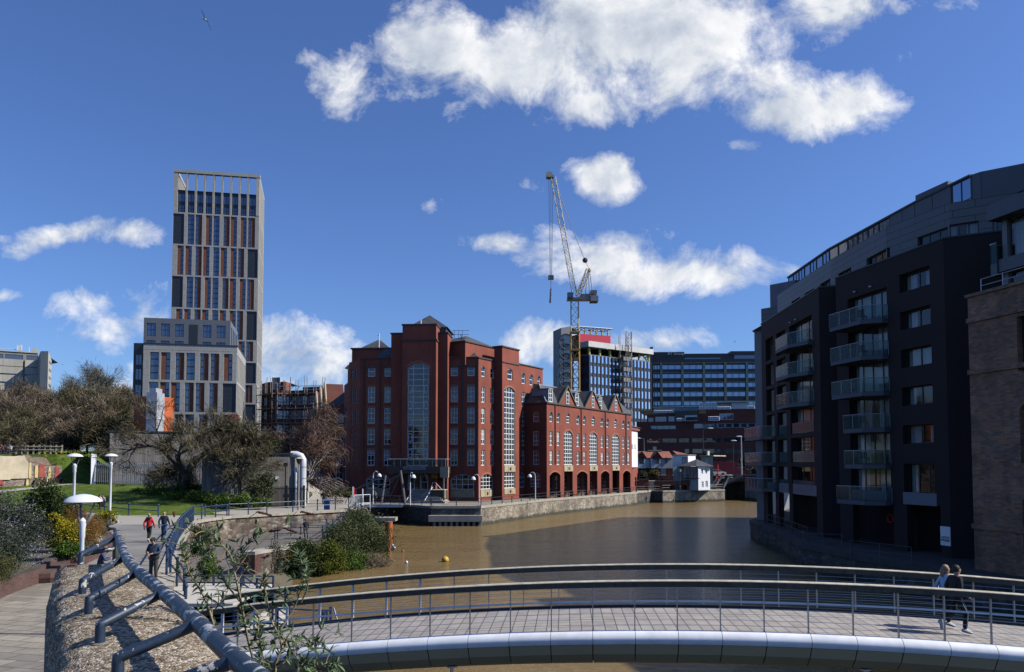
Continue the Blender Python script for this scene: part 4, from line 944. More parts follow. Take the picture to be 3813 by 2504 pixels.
fl = Face(gp('z6',143,1000,85.5), gp('z6',247,1000,84)); mb = MB(); fl.box(mb, 0, fl.L+.5, 20.3, 22.0, -8, 0); mb.build('clad_storey', CLAD, AP)
mb = MB(); fl.box(mb, fl.u('z6',186), fl.L+2.0, 22.0, 24.6, -8, -.3); mb.build('roof_panel', M('mauve_panel', (.16,.15,.19), .6), AP)
for F_ in (S1,S2,S3):
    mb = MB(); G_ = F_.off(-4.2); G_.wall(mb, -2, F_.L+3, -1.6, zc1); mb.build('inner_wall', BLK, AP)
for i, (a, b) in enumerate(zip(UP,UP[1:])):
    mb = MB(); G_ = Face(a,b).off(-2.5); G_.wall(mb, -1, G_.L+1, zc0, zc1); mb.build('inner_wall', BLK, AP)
# name board
sgn = thing('name_board', 'white board reading Castle Wharf on the black brick column', 'sign', S2.pt(S2.u('z7',1090),-.9,.05))
a, b = S2.u('z7',1066), S2.u('z7',1118); z0, z1 = S2.z('z7',1090,897), S2.z('z7',1090,797); mb = MB(); S2.box(mb, a, b, z0, z1, .02, .07); mb.build('board', WHITE, sgn)
tm = M('sign_ink', (.05,.06,.08), .6); text(sgn, S2, (a+b)/2, z0+(z1-z0)*.42, .08, 'CASTLE', (b-a)*.26, tm); text(sgn, S2, (a+b)/2, z0+(z1-z0)*.27, .08, 'WHARF', (b-a)*.26, tm)
lb = thing('lifebuoy', 'red lifebuoy holder on the wall behind the black brick columns', 'lifebuoy', S2.pt(2.2,-.2,-2.9)); mb = MB()
mb.tube([S2.pt(2.2+.32*math.cos(i*PI/6),.3+.32*math.sin(i*PI/6),-2.85) for i in range(13)], .08, 6); mb.build('ring', RED, lb)
gz = lambda k,x,y: G(*D(k,x,y), -1.58); DRL = M('dull_steel', (.10,.105,.11), .5, .3)
railing([gz('b3',570,1205),gz('b3',760,1222),gz('b3',1205,1245)], 'thin steel railing on the jetty platform below the black brick building', 1.1, 1.5, DRL, 2, .02, .025)
railing([gz('b3',1300,1330),gz('b3',1940,1420)+Vector((.4,0,0))], 'steel railing along the dark quay between the jetty and the old brick building', 1.1, 1.8, DRL, 2, .016, .02)
railing([(25.6,77,-1.58),(25.1,71,-1.58),(23.4,61,-1.58)], 'steel railing at the far end of the dark quay below the balconies', 1.1, 1.6, DRL, 2, .016, .02)
# ------------------------------------------------ old brick warehouse with a modern top
OB = thing('brick_warehouse', 'old mottled brick warehouse with arched windows and a modern glazed top floor', 'building', (27,44,-3.6))
OBR = brickmat('mottled_old_brick', (.46,.20,.10), (.19,.11,.075), (.24,.19,.15), bw=.36, bh=.12, mort=.012, var=.5, vscale=.5, bump=.4, stain=.4)
bA = gp('z6',1448,890,45.0); bB = (bA[0]+4.6, bA[1]-19.5); B1 = Face(bA,bB); bz1 = 14.35
h = []; 
w_ = (B1.u('z6',1745), B1.u('z6',1745)+1.9)
for zc, zd, r in ((9.6,12.6,.0),(4.6,8.0,.5),(-1.0,3.0,.5)):
    for q in range(4): ua = w_[0]+q*4.4; h.append((ua,ua+1.9,zc,zd,r)); window(B1, OB, ua+.95, zc, 1.9, zd-zc, 3, 4, r, .09, .06, FRD, GLASS, o=-.35)
mb = MB(); B1.wall(mb, 0, B1.L, -4.6, bz1, h, depth=.5); f = Face((bA[0]+12,bA[1]+3),bA); f.wall(mb, 0, f.L, -4.6, bz1); f = Face(bB,(bB[0]+14,bB[1]-2)); f.wall(mb, 0, f.L, -4.6, bz1); mb.build('wall', OBR, OB)
for zc in (B1.z('z6',1470,1045), B1.z('z6',1470,1372), .9):
    mb = MB(); B1.box(mb, -.05, B1.L, zc-.14, zc+.14, 0, .12); mb.build('string_course', OBR, OB)
mb = MB(); B1.box(mb, -.1, B1.L, bz1, bz1+.18, -.6, .12); mb.build('coping', OBR, OB)
mb = MB(); mb.poly([B1.pt(0,bz1-.1,-.3),B1.pt(B1.L,bz1-.1,-.3),B1.pt(B1.L,bz1-.1,-13),B1.pt(0,bz1-.1,-13)]); mb.build('flat_roof', DGREY, OB)
Bp = B1.off(-2.2); pu = Bp.u('z6',1655); zr0, zr1 = Bp.z('z6',1660,420), Bp.z('z6',1660,322)
mb = MB(); Bp.box(mb, pu, B1.L, zr0, zr1, -9, .9); mb.build('penthouse_roof', DGREY, OB)
gu = Bp.u('z6',1712); gz0, gz1 = Bp.z('z6',1715,650), zr0
for i in range(7): window(Bp, OB, gu+.9+i*1.75, gz0, 1.7, gz1-gz0, 1, 1, 0, .06, .07, FRD, CGLASS, o=-.05)
for i in range(7): 
    mb = MB(); u = gu+i*1.75
    for q in range(10): mb.quad(Bp.pt(u+q*.17,gz0,-.4+.04*(q%2)),Bp.pt(u+(q+1)*.17,gz0,-.4+.04*((q+1)%2)),Bp.pt(u+(q+1)*.17,gz1,-.4+.04*((q+1)%2)),Bp.pt(u+q*.17,gz1,-.4+.04*(q%2)))
    mb.build('curtain', CURT, OB)
mb = MB(); Bp.box(mb, gu-.35, gu-.02, bz1, zr0, -.3, .1); mb.build('corner_post', ENDP, OB)
sz1_ = Bp.z('z6',1715,655); sz0_ = sz1_-.75; mb = MB(); Bp.box(mb, gu-.3, B1.L, sz0_, sz1_, -9, .5); mb.build('floor_slab', DGREY, OB)
for i in range(7): window(Bp, OB, gu+.9+i*1.75, bz1, 1.7, sz0_-bz1, 1, 1, 0, .06, .07, FRD, CGLASS, o=-.05)
bu0, bu1 = Bp.off(.6).u('z6',1592), gu-.3; mb = MB(); Bp.box(mb, bu0, bu1, sz1_-.9, sz1_-.2, -2.4, .6); bb = mb.build('balcony', DGREY, OB)
mb = MB(); Bp.box(mb, bu0, bu1, sz1_-.2, sz1_+1.0, .56, .6); Bp.box(mb, bu0, bu0+.04, sz1_-.2, sz1_+1.0, -2.4, .6); mb.build('balcony_glass', BALG, bb)
mb = MB(); mb.tube([Bp.pt(bu0,sz1_+1.02,-2.4),Bp.pt(bu0,sz1_+1.02,.6),Bp.pt(bu1,sz1_+1.02,.6)], .03, 5); mb.build('balcony_rail', STEEL, bb)
mb = MB(); q0 = (39.5-Bp.A.y)/Bp.d.y; Bp.box(mb, q0, B1.L+1, zr1+.02, 21.2, -9, -.2); mb.build('unseen_shadow_block', DGREY, OB)  # block added out of view so that its shadow falls on the water
mb = MB(); Bi = Bp.off(-5); Bi.wall(mb, -1, B1.L, bz1, zr0); B1.off(-4).wall(mb, -1, B1.L, -4, bz1); mb.build('inner_wall', BLK, OB)
ru = B1.off(-.4).u('z6',1528)
rl = railing([B1.pt(ru,bz1+.18,-.4),B1.pt(B1.L,bz1+.18,-.4)], 'thin steel roof railing along the top of the old brick warehouse', .85, 1.5, STEEL, 2, .025, .03)
# small furniture on the balconies and lamps over the doors
FUR_ = M('dark_rattan', (.035,.033,.032), .8)
def chair(p, rz, label):
    t = thing('balcony_chair', label, 'chair', p); m = Matrix.Translation(p) @ Matrix.Rotation(rz,4,'Z')
    for n_, bx in (('seat',(-.25,.25,-.25,.25,.4,.46)),('backrest',(-.25,.25,.21,.26,.46,.9))): mb = MB(); mb.box(*bx, m=m); mb.build(n_, FUR_, t)
    for x in (-.22,.22):
        for y in (-.22,.22): mb = MB(); mb.box(x-.02,x+.02,y-.02,y+.02,0,.4,m=m); mb.build('leg', FUR_, t)
flo = ('top','second','third','fourth','fifth')
for k in range(5):
    z = LV[k]-.1-2.35
    for j, (du, rz) in enumerate(((1.5,.3),(2.9,-2.6))):
        if (k+j) % 4 == 3: continue
        p = S2.pt(d0+du, z, .95); chair(p, rz+S2.rz, f'dark chair on the {flo[k]} balcony of the nearer stack, '+('far end' if j == 0 else 'near end'))
for k in range(3):
    p = S1.pt(cC[0]+1.6, LV[k]-2.35, .8); chair(p, .8+S1.rz, f'dark chair on the {flo[k]} balcony of the farther stack')
for F_, us in ((S2,(d0+1.0,d0+2.8)),(S1,(cC[0]+.6,cC[0]+2.2))):
    for k in range(3):
        for u in us:
            mb = MB(); c = F_.pt(u, LV[k]+.28, .1); mb.ball(c, .13, .1, .09, 8, 5); mb.build('wall_lamp', STEEL, AP)
# ------------------------------------------------ tower and its podium on the left
PALE = brickmat('pale_concrete_cladding', (.40,.38,.34), (.36,.345,.31), (.24,.23,.21), bw=1.2, bh=1.4, mort=.03, var=.08, vscale=.1, bump=.05)
RUSTB = M('rust_brick_panel', (.20,.07,.038), .85, var=.2, scale=.8)
DPAN = M('blue_black_panel', (.022,.028,.040), .45, var=.15)
DFR = M('slate_blue_frame', (.03,.036,.048), .45)
TGL = glassmat('tower_glass', (.10,.14,.21), wob=.04, spec=.9, metal=.55)
BGL = glassmat('office_mirror_glass', (.20,.28,.42), wob=.02, metal=.85)
MGL = glassmat('sky_mirror_glass', (.42,.55,.75), wob=.02, metal=.9)
GREYC = M('grey_metal_panel', (.13,.14,.16), .5, var=.08)
def cladding(F, par, k, strips, ref, z0, z1, st, band=.45, o=0, pil=None):
    """one block of storeys: pale wall with recessed strips of glass (g), brick (b) or dark panel (d)"""
    hs = []; w, hk = [], []
    (xa, xb) = ref
    m = F.L/(xb-xa)
    items = []
    for typ, a, b in strips: items.append((typ, (a-xa)*m, (b-xa)*m))
    spans = []
    for typ, a, b in items:
        if spans and abs(spans[-1][1]-a) < .05: spans[-1][1] = b
        else: spans.append([a,b])
    mb = MB(); F.wall(mb, 0, F.L, z0, z1, [(a,b,z0,z1-band,0) for a,b in spans], depth=.35); mb.build('wall', PALE, par)
    for typ, a, b in items:
        if typ in 'bd':
            mb = MB(); F.box(mb, a, b, z0, z1-band, -.5, -.22); mb.build('brick_panel' if typ == 'b' else 'dark_panel', RUSTB if typ == 'b' else DPAN, par)
            if typ == 'd':
                sh = (z1-band-z0)/st; c = (a+b)/2+(.5 if pil == 'L' else -.7)
                for i in range(st): window(F, par, c, z0+sh*i+.45, 1.25, sh-.75, 1, 2, 0, .07, .07, DFR, TGL, o=-.2)
        else:
            window(F, par, (a+b)/2, z0, b-a, z1-band-z0, 2 if b-a > 2.6 else 1, st*2, 0, .12, .22, DFR, TGL, o=-.22)
TW = thing('residential_tower', 'tall residential tower of pale piers with rust brick strips and an open crown', 'tower', (-85,220,-1))
TA, TB, TC = gp('z2',277,68,213), gp('z2',722,100,217.5), gp('z2',746,225,237)
FT = Face(TA,TB); FR_ = Face(TB,TC)
tz = [FT.z('z2',715,y) for y in (1395,1285,1185,1070,960,803,637,480,318,100)]
A_s = [('d',303,430),('g',470,548),('g',560,600),('b',600,637),('b',680,715),('g',715,752),('g',768,840),('g',885,918),('b',918,958),('b',970,1008),('g',1008,1045),('b',1087,1120),('g',1120,1158),('g',1175,1210),('b',1210,1258)]
B_s = [('b',345,383),('g',383,420),('b',438,475),('g',475,513),('g',555,590),('b',590,630),('b',645,683),('g',683,720),('g',763,835),('b',850,888),('g',888,925),('b',967,1002),('g',1002,1040),('g',1055,1090),('b',1090,1128),('d',1168,1290)]
for i in range(8):
    z0, z1 = tz[i], tz[i+1]; st = 3 if i >= 4 else 2
    cladding(FT, TW, 'b5', A_s if i % 2 == 1 else B_s, (303,1305) if i % 2 == 1 else (290,1300), z0, z1, st, pil='L' if i % 2 else 'R')
    cladding(FR_, TW, 'b5', [(t,60+j*100+(0 if t == 'g' else 32),60+j*100+(32 if t == 'g' else 58)) for j in range(9) for t in 'gb'], (0,1000), z0, z1, st)
mb = MB(); FT.wall(mb, 0, FT.L, -1, tz[0]); FR_.wall(mb, 0, FR_.L, -1, tz[0]); mb.build('wall', PALE, TW)
zt = tz[9]; zc = FT.z('z2',715,203); piers = [(303,350),(440,463),(545,570),(648,670),(750,775),(852,875),(955,978),(1055,1080),(1155,1180),(1265,1305)]
mm = FT.L/(1305-303)
for xa, xb in piers:
    mb = MB(); FT.box(mb, (xa-303)*mm, (xb-303)*mm, tz[8], zt-.9, -.9, 0); mb.build('pier', PALE, TW)
mb = MB(); FT.box(mb, -.1, FT.L+.1, zt-.9, zt, -1.0, .1); mb.build('crown_beam', PALE, TW)
for (xa,xb),(xc,xd) in zip(piers,piers[1:]):
    a, b = (xb-303)*mm, (xc-303)*mm; mb = MB(); FT.box(mb, a, b, tz[8], zc, -.9, -.35); mb.build('dark_panel', DPAN, TW)
    window(FT, TW, (a+b)/2, zc-3.4, (b-a)*.86, 2.4, 2, 1, 0, .1, .1, DFR, TGL, o=-.3); window(FT, TW, (a+b)/2, tz[8]+.2, (b-a)*.7, 2.0, 2, 2, 0, .1, .12, DFR, TGL, o=-.3)
for i in range(11):
    u = FR_.L*i/10
    mb = MB(); FR_.box(mb, max(0,u-.5), min(FR_.L,u+.5), tz[8], zt-.9, -.9, 0); mb.build('pier', PALE, TW)
FLl = Face((TA[0]+(TC[0]-TB[0]),TA[1]+(TC[1]-TB[1])),TA)
for i in range(11):
    u = FLl.L*i/10
    mb = MB(); FLl.box(mb, max(0,u-.5), min(FLl.L,u+.5), tz[8], zt-.9, -.9, 0); mb.build('pier', PALE, TW)
mb = MB(); FR_.box(mb, 0, FR_.L, zt-.9, zt, -1, 0); FR_.box(mb, 0, FR_.L, tz[8], tz[8]+.3, -.9, .02); mb.build('crown_beam', PALE, TW)
mb = MB(); FLl.box(mb, 0, FLl.L, zt-.9, zt, -1, 0); mb.build('crown_beam', PALE, TW)
mb = MB(); FLl.wall(mb, 0, FLl.L, -1, zc); f = Face(TC,FLl.A); f.wall(mb, 0, f.L, -1, zc); mb.build('wall', PALE, TW)
mb = MB(); mb.poly([(p[0],p[1],zc-.1) for p in (TA,TB,TC,FLl.A)]); FR_.box(mb, .9, FR_.L-.5, zc-3, zc-.05, -2, -.6); mb.build('flat_roof', DPAN, TW)
# podium
PD = thing('apartment_block', 'stepped pale and rust brick block with a dark grey top in front of the tower', 'building', (-65,160,0))
PA, PB, PC = gp('z2',118,975,152.6), gp('z2',605,992,156.3), gp('z2',648,1060,175.8); PF = Face(PA,PB); PR = Face(PB,PC)
pz = [PF.z('z2',600,y) for y in (1510,1440,1335,1172,992)]
b1 = [('g',152,198),('b',208,232),('g',232,256),('g',283,304),('b',304,328),('g',338,384),('g',410,432),('b',432,455),('g',465,487),('b',487,510),('b',535,558),('g',558,580)]
b2 = [('g',150,197),('b',206,230),('g',230,253),('b',262,286),('g',286,308),('g',334,357),('b',357,380),('g',390,412),('b',412,436),('g',461,483),('b',483,506),('d',531,602)]
side = lambda n: [(t,j*100+30+(0 if t == 'g' else 36),j*100+30+(36 if t == 'g' else 62)) for j in range(n) for t in 'gb']
for i, (s_1, st) in enumerate(((b1,1),(b1,2),(b2,2),(b1,2))):
    zt_ = pz[i+1]-(1.1 if i == 3 else 0)
    cladding(PF, PD, 'z2', s_1, (118,605), pz[i], zt_, st, band=.5, pil='R'); cladding(PR, PD, 'z2', side(7), (0,700), pz[i], zt_, st, band=.5)
mb = MB()
for f in (PF,PR): f.wall(mb, 0, f.L, -1, pz[0]); f.box(mb, 0, f.L, pz[4]-1.1, pz[4], -.5, .02)
mb.build('wall', PALE, PD)
mb = MB(); PF.box(mb, 0, PF.L+.15, pz[4], pz[4]+.2, -.5, .12); PR.box(mb, 0, PR.L, pz[4], pz[4]+.2, -.5, .12); mb.build('parapet_coping', DPAN, PD)
PL = Face(gp('z2',62,975,152.4), PA)
mb = MB(); PL.box(mb, 0, PL.L-.02, -1, pz[4]+.2, -20, -.5); mb.build('dark_panel', DPAN, PD)
for ya, yb in ((1032,1088),(1105,1165),(1188,1255),(1275,1330)): window(PL, PD, PL.L/2, PF.z('z2',118,yb), PL.L-.8, PF.z('z2',118,ya)-PF.z('z2',118,yb), 2, 1, 0, .1, .1, DFR, TGL, o=-.45)
mb = MB(); mb.poly([(p[0],p[1],pz[4]-.2) for p in (PA,PB,PC,(PA[0]+PC[0]-PB[0],PA[1]+PC[1]-PB[1]))]); mb.build('flat_roof', GREYC, PD)
UA, UB, UC = gp('z2',120,843,154), gp('z2',570,858,157.5), gp('z2',607,915,171); UF = Face(UA,UB); UR = Face(UB,UC); uz1 = UF.z('z2',565,858)
hs = []; z0_, z1_ = UF.z('z2',560,950), UF.z('z2',560,885)
for xa, xb in ((141,188),(215,261),(288,333),(432,476),(503,549)):
    a, b = UF.u('z2',xa), UF.u('z2',xb); hs += [(a,b,z0_,z1_,0),(a,b,pz[4]-1,z0_-.9,0)]; window(UF, PD, (a+b)/2, z0_, b-a, z1_-z0_, 2, 2, 0, .12, .1, DFR, TGL); window(UF, PD, (a+b)/2, pz[4]-1, b-a, z0_-.9-pz[4]+1, 2, 1, 0, .12, .1, DFR, TGL)
mb = MB(); UF.wall(mb, 0, UF.L, pz[4]-1, uz1, hs); hr = []
for j in range(4): u = 1.5+j*3.1; hr.append((u,u+1.8,z0_-2,z1_,0)); window(UR, PD, u+.9, z0_-2, 1.8, z1_-z0_+2, 2, 3, 0, .12, .1, DFR, GLASSB)
UR.wall(mb, 0, UR.L, pz[4]-1, uz1, hr); f = Face((UA[0]+UC[0]-UB[0],UA[1]+UC[1]-UB[1]),UA); f.wall(mb, 0, f.L, pz[4]-1, uz1); mb.poly([(p[0],p[1],uz1-.05) for p in (UA,UB,UC,(UA[0]+UC[0]-UB[0],UA[1]+UC[1]-UB[1]))]); mb.build('top_storey', GREYC, PD)
a, b = UF.u('z2',360), UF.u('z2',406); mb = MB(); UF.box(mb, a, b, pz[4]-1, z1_, -.1, .02); mb.build('dark_panel', DPAN, PD)
mb = MB(); f = PF; u0 = f.u('z2',580); f.box(mb, u0, u0+1.7, pz[0]+1, pz[2]-.4, .02, .2); mb.build('red_panel', M('crimson_panel', (.32,.03,.045), .6), PD)
# ------------------------------------------------ concrete office block at the far left
CB = thing('concrete_block', 'weathered concrete office block with ribbon windows beyond the bare trees', 'building', (-150,240,0))
cA, cB_, cC_ = gp('a2',-160,165,256), gp('a2',368,178,264), gp('a2',470,150,264); CF = Face(cA,cB_)
CP = M('concrete_pale', (.42,.40,.34), .9, var=.2, scale=.25, streak=True); CD = M('concrete_grey', (.27,.25,.21), .9, var=.2, scale=.2, streak=True)
rowsC = [(190,236),(266,308),(350,388),(430,470),(510,550)]; hs = []; fz = lambda y: CF.z('a2',225,y)
for ya, yb in rowsC:
    z0, z1 = fz(yb), fz(ya)
    for xa, xb in ((-150,-60),(-55,20),(32,212),(243,360)):
        a, b = CF.u('a2',xa), CF.u('a2',xb); hs.append((a,b,z0,z1,0)); window(CF, CB, (a+b)/2, z0, b-a, z1-z0, 6, 1, 0, .1, .12, GREYC, TGL)
        mb = MB(); CF.box(mb, a-.3, b, z0-3.9*.62, z0-.05, .02, .5); mb.build('spandrel', CP, CB)
mb = MB(); CF.wall(mb, 0, CF.L, -1, fz(165), hs); mb.build('wall', CD, CB)
mb = MB(); CF.box(mb, 0, CF.L, fz(165), fz(158), -14, .3); mb.build('parapet', CP, CB)
SF1 = Face(cB_, gp('a2',395,150,258)); SF2 = Face(SF1.B, gp('a2',470,155,258)); SF3 = Face(SF2.B, gp('a2',503,180,266)); zs = SF2.z('a2',430,152); mb = MB()
for f, a, b in ((SF1,1.6,0),(SF2,0,0),(SF3,0,2.2)):
    mb.add([f.pt(0,-1),f.pt(f.L,-1),f.pt(f.L,zs-b),f.pt(0,zs-a)],[(0,1,2,3)])
mb.poly([SF1.pt(0,zs-1.6),SF2.pt(0,zs),SF2.pt(SF2.L,zs),SF3.pt(SF3.L,zs-2.2),SF3.pt(SF3.L,zs-2.2,0)+Vector((-6,9,0)),SF1.pt(0,zs-1.6,0)+Vector((0,12,0))])
mb.build('stair_tower', CP, CB)
for y in (258,333,408,482): 
    mb = MB(); SF3.box(mb, SF3.L*.3, SF3.L*.9, SF3.z('a2',490,y+20), SF3.z('a2',490,y), -.1, .12); mb.build('stair_window', GLASS, CB)
mb = MB(); a, b = CF.u('a2',300), CF.u('a2',353); CF.box(mb, a, b, fz(160), fz(108), -6, -2); mb.build('roof_hut', CP, CB)
mb = MB()
for x, y in ((160,95),(178,95),(190,92)): u = CF.u('a2',x); CF.box(mb, u-.35, u+.35, fz(148), fz(y), -1, -.4)
mb.tube([CF.pt(0,fz(138),-1),CF.pt(CF.u('a2',160),fz(138),-1)], .08, 4); mb.tube([CF.pt(CF.u('a2',268),fz(160),-1),CF.pt(CF.u('a2',268),fz(105),-1)], .12, 4)
mb.build('aerial_array', GREYF, CB)
# ------------------------------------------------ scaffolded building
SB = thing('scaffolded_building', 'dark brick building wrapped in scaffolding between the tower and the office', 'building', (-48,172,0))
k = 'b8'; sA, sB, sC = gp(k,40,250,176), gp(k,362,215,172), gp(k,760,225,169)
sF = Face(sB,sC); sG = Face(sA,gp(k,215,245,171)); sH = Face(sG.B,sB); zt1_ = sF.z(k,500,222); mb = MB(); hs = []
for f, n in ((sF,6),(sG,2),(sH,2)):
    hs = []
    for i in range(n):
        for j in range(6):
            u = f.L*(i+.5)/n; z = zt1_-3.2*(j+1); hs.append((u-.8,u+.8,z,z+1.9,0)); window(f, SB, u, z, 1.6, 1.9, 2, 1, 0, .12, .1, GREYF, TGL)
    f.wall(mb, 0, f.L, -1, zt1_, hs)
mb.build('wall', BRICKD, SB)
mb = MB(); mb.poly([sF.pt(0,zt1_-.02),sF.pt(sF.L,zt1_-.02),sF.pt(sF.L,zt1_-.02,-20),sF.pt(-16,zt1_-.02,-20),Vector((sA[0],sA[1],zt1_-.02)),Vector((sG.B.x,sG.B.y,zt1_-.02))]); mb.build('flat_roof', GREYC, SB)
oc = [gp(k,45,135,180), gp(k,120,132,176), gp(k,310,132,175), gp(k,362,138,178)]; zo = P(*D(k,200,130),176).z; mb = MB()
for a, b in zip(oc,oc[1:]): f = Face(a,b); f.wall(mb, 0, f.L, zt1_, zo)
mb.poly([(x,y,zo) for x,y in oc]+[(oc[3][0],oc[3][1]+8,zo),(oc[0][0],oc[0][1]+8,zo)]); mb.build('attic_wall', BRICK, SB)
f = Face(oc[1],oc[2]); window(f, SB, f.u(k,200), zt1_+.6, 2.1, 2.8, 2, 2, 0, .12, .1, WHITE, TGL, o=.1)
for i in range(2): mb = MB(); a = sF.u(k,410+i*78); sF.box(mb, a, a+3.6, zt1_+.3, sF.z(k,500,168), -6, -3); ac_ = mb.build('roof_cooler', WHITE, SB); mb = MB(); sF.box(mb, a+.25, a+3.35, zt1_+.6, sF.z(k,500,178), -3.0, -2.9); mb.build('grille', BLACKP, ac_)
SC_ = thing('scaffolding', 'steel tube scaffolding with timber boards round the dark brick building', 'scaffolding', (-48,170,0)); SCM = M('scaffold_tube', (.20,.19,.18), .6, .3); BRD = M('scaffold_board', (.30,.19,.11), .85)
for f in (sG.off(1.2),sH.off(1.2),sF.off(1.2)):
    n = max(2,round(f.L/2.6)); nz = 12
    mb = MB()
    for i in range(n+1):
        for o in (0,-.9): mb.tube([f.pt(f.L*i/n,-1,o),f.pt(f.L*i/n,zt1_+(1.6+((i*7)%5)*.35),o)], .07, 4)
    mb.build('standards', SCM, SC_)
    mb = MB()
    for j in range(nz):
        z = zt1_+.8-j*1.65; mb.tube([f.pt(0,z,.1),f.pt(f.L,z,.1)], .055, 4)
        if j % 2 == 0: mb.tube([f.pt(f.L*((j*3)%n)/n,z-3.3,.12),f.pt(f.L*((j*3)%n)/n+3.4,z,.12)], .055, 4)
    mb.build('ledgers', SCM, SC_)
    mb = MB()
    for j in range(0,nz,2): z = zt1_-.8-j*1.65; f.box(mb, 0, f.L, z, z+.12, -.85, .05)
    mb.build('boards', BRD, SC_)
# ------------------------------------------------ orange flue stack of the energy centre
ST = thing('chimney_stack', 'orange cylindrical stack enclosure with a grey duct in front of the pale block', 'chimney', gp('z1',997,800,104)+(0,))
c = P(*D('z1',997,664), 106); rad = (1112-880)/1.737*SD/2*106/F; mb = MB(); mb.lathe((c.x,c.y,0), [(rad,0),(rad,c.z),(rad-.15,c.z),(rad-.15,c.z-1.5)], 40)
mb.build('enclosure', M('orange_panel', (.50,.115,.03), .6, var=.1), ST, smooth=True)
f = Face(gp('z1',948,650,101.5), gp('z1',1016,650,101.5)); mb = MB(); z1 = f.z('z1',980,628); 
mb.prism([(p.x,p.y) for p in (f.pt(0,0,0),f.pt(f.L,0,0),f.pt(f.L,0,-2.2),f.pt(0,0,-2.2))], 0, z1); f.box(mb, .25, f.L-.25, z1, z1+.6, -2, -.2); mb.build('duct', M('duct_grey', (.42,.44,.47), .5, .2), ST)
for q in (.25,.5,.75): mb = MB(); f.box(mb, -.05, f.L+.05, z1*q, z1*q+.12, -2.25, .05); mb.build('duct_flange', GREYF, ST)
# ------------------------------------------------ construction building with crane
CN = thing('unfinished_office', 'unfinished dark glass office with pale roof slab and red site enclosure', 'building', (25,258,0))
kc = 'a1'; k5 = 'z5'
c1, c2, c3 = gp(kc,72,1115,258), gp(kc,126,1092,254), gp(kc,190,1083,255); CORE = M('precast_core', (.27,.26,.265), .8, var=.07, scale=.1)
g1, g2 = Face(c1,c2), Face(c2,c3); zA, zB, zC = g1.z(kc,74,1116), g1.z(kc,125,1093), g2.z(kc,188,1083); mb = MB()
mb.add([g1.pt(0,-1),g1.pt(g1.L,-1),g1.pt(g1.L,zB),g1.pt(0,zA)],[(0,1,2,3)]); mb.add([g2.pt(0,-1),g2.pt(g2.L,-1),g2.pt(g2.L,zC),g2.pt(0,zB)],[(0,1,2,3)])
mb.quad(g2.pt(g2.L,-1),g2.pt(g2.L,-1,-12),g2.pt(g2.L,zC,-12),g2.pt(g2.L,zC)); mb.poly([g1.pt(0,zA),g1.pt(g1.L,zB),g2.pt(g2.L,zC),g2.pt(g2.L,zC,-12),g1.pt(0,zA,-12)]); mb.build('core_wall', CORE, CN)
for y in (1187,1252,1316,1381,1446,1511,1576):
    u = g2.u(kc,159); z = g2.z(kc,159,y); mb = MB(); n = 24; r = 2.55
    mb.add([g2.pt(u+r*math.cos(2*PI*i/n),z+r*math.sin(2*PI*i/n),.06) for i in range(n)], [tuple(range(n))]); rim = MB(); rim.tube([g2.pt(u+r*math.cos(2*PI*i/n),z+r*math.sin(2*PI*i/n),.08) for i in range(n+1)], .22, 5)
    w_ = mb.build('round_window', GLASSB, CN); rim.build('window_rim', DFR, w_)
for y in (1265,1330,1394,1457,1520):
    u = g1.u(kc,105); z = g1.z(kc,105,y); mb = MB(); n = 14
    mb.add([g1.pt(u+.7*math.cos(2*PI*i/n),z+1.5*math.sin(2*PI*i/n),.06) for i in range(n)], [tuple(range(n))]); mb.build('slot_window', GLASS, CN)
for q in range(1,7): mb = MB(); z = zC*q/7; g2.box(mb, 0, g2.L, z, z+.12, 0, .03); g1.box(mb, 0, g1.L, z, z+.12, 0, .03); mb.build('panel_joint', GREYC, CN)
k1, k2_, k3_ = gp(k5,288,322,260), gp(k5,357,321,255), gp(k5,777,375,273); m1, m2_ = Face(k1,k2_), Face(k2_,k3_); mz = m1.z(k5,350,321)
for f, n in ((m1,3),(m2_,17)):
    mb = MB(); f.wall(mb, 0, f.L, -1, mz); mb.build('facade_wall', DPAN, CN)
    for i in range(n):
        u = f.L*(i+.5)/n
        for j in range(9 if n > 3 else 7):
            z = m2_.z(k5,400,372)-(j)*3.62
            if n > 3 and (i in (8,9)) and j < 1: continue
            if n > 3 and j >= 6 and i < 9: continue
            hgt = 2.55; window(f, CN, u, z, f.L/n*.5 if n > 3 else f.L/n*.8, hgt, 1 if n > 3 else 2, 1, 0, .08, .1, GREYC if n > 3 else DFR, TGL if n == 3 else MGL, o=.1)
    mb = MB()
    for i in range(n+1): f.box(mb, f.L*i/n-.16, f.L*i/n+.16, -1, mz+.1, 0, .16)
    mb.build('fins', DFR, CN)
sl0, sl1 = m2_.z(k5,380,266), m2_.z(k5,380,228); CWH = M('new_concrete_slab', (.60,.59,.55), .85, var=.12, scale=.3)
mb = MB(); m2_.box(mb, -1.2, m2_.L+.5, sl0, sl1, -14, 1.0); mb.build('roof_slab', CWH, CN)
mb = MB(); m1.box(mb, -1, m1.L, sl0-.2, sl0+1.2, -8, .8); mb.build('roof_slab', CWH, CN)
YEL = M('yellow_green_primer', (.50,.47,.12), .7)
for i in range(7): mb = MB(); u = .5+i*m2_.L/6.2; mb.tube([m2_.pt(u,mz,-.6),m2_.pt(u,sl0,-.6)], .45, 8); mb.build('column', YEL, CN)
mb = MB(); u = m2_.L-4; mb.tube([m2_.pt(u,mz,-.5),m2_.pt(u+3.5,sl0,-.5)], .25, 6); mb.tube([m2_.pt(u+3.5,mz,-.6),m2_.pt(u,sl0,-.6)], .25, 6); mb.build('brace', YEL, CN)
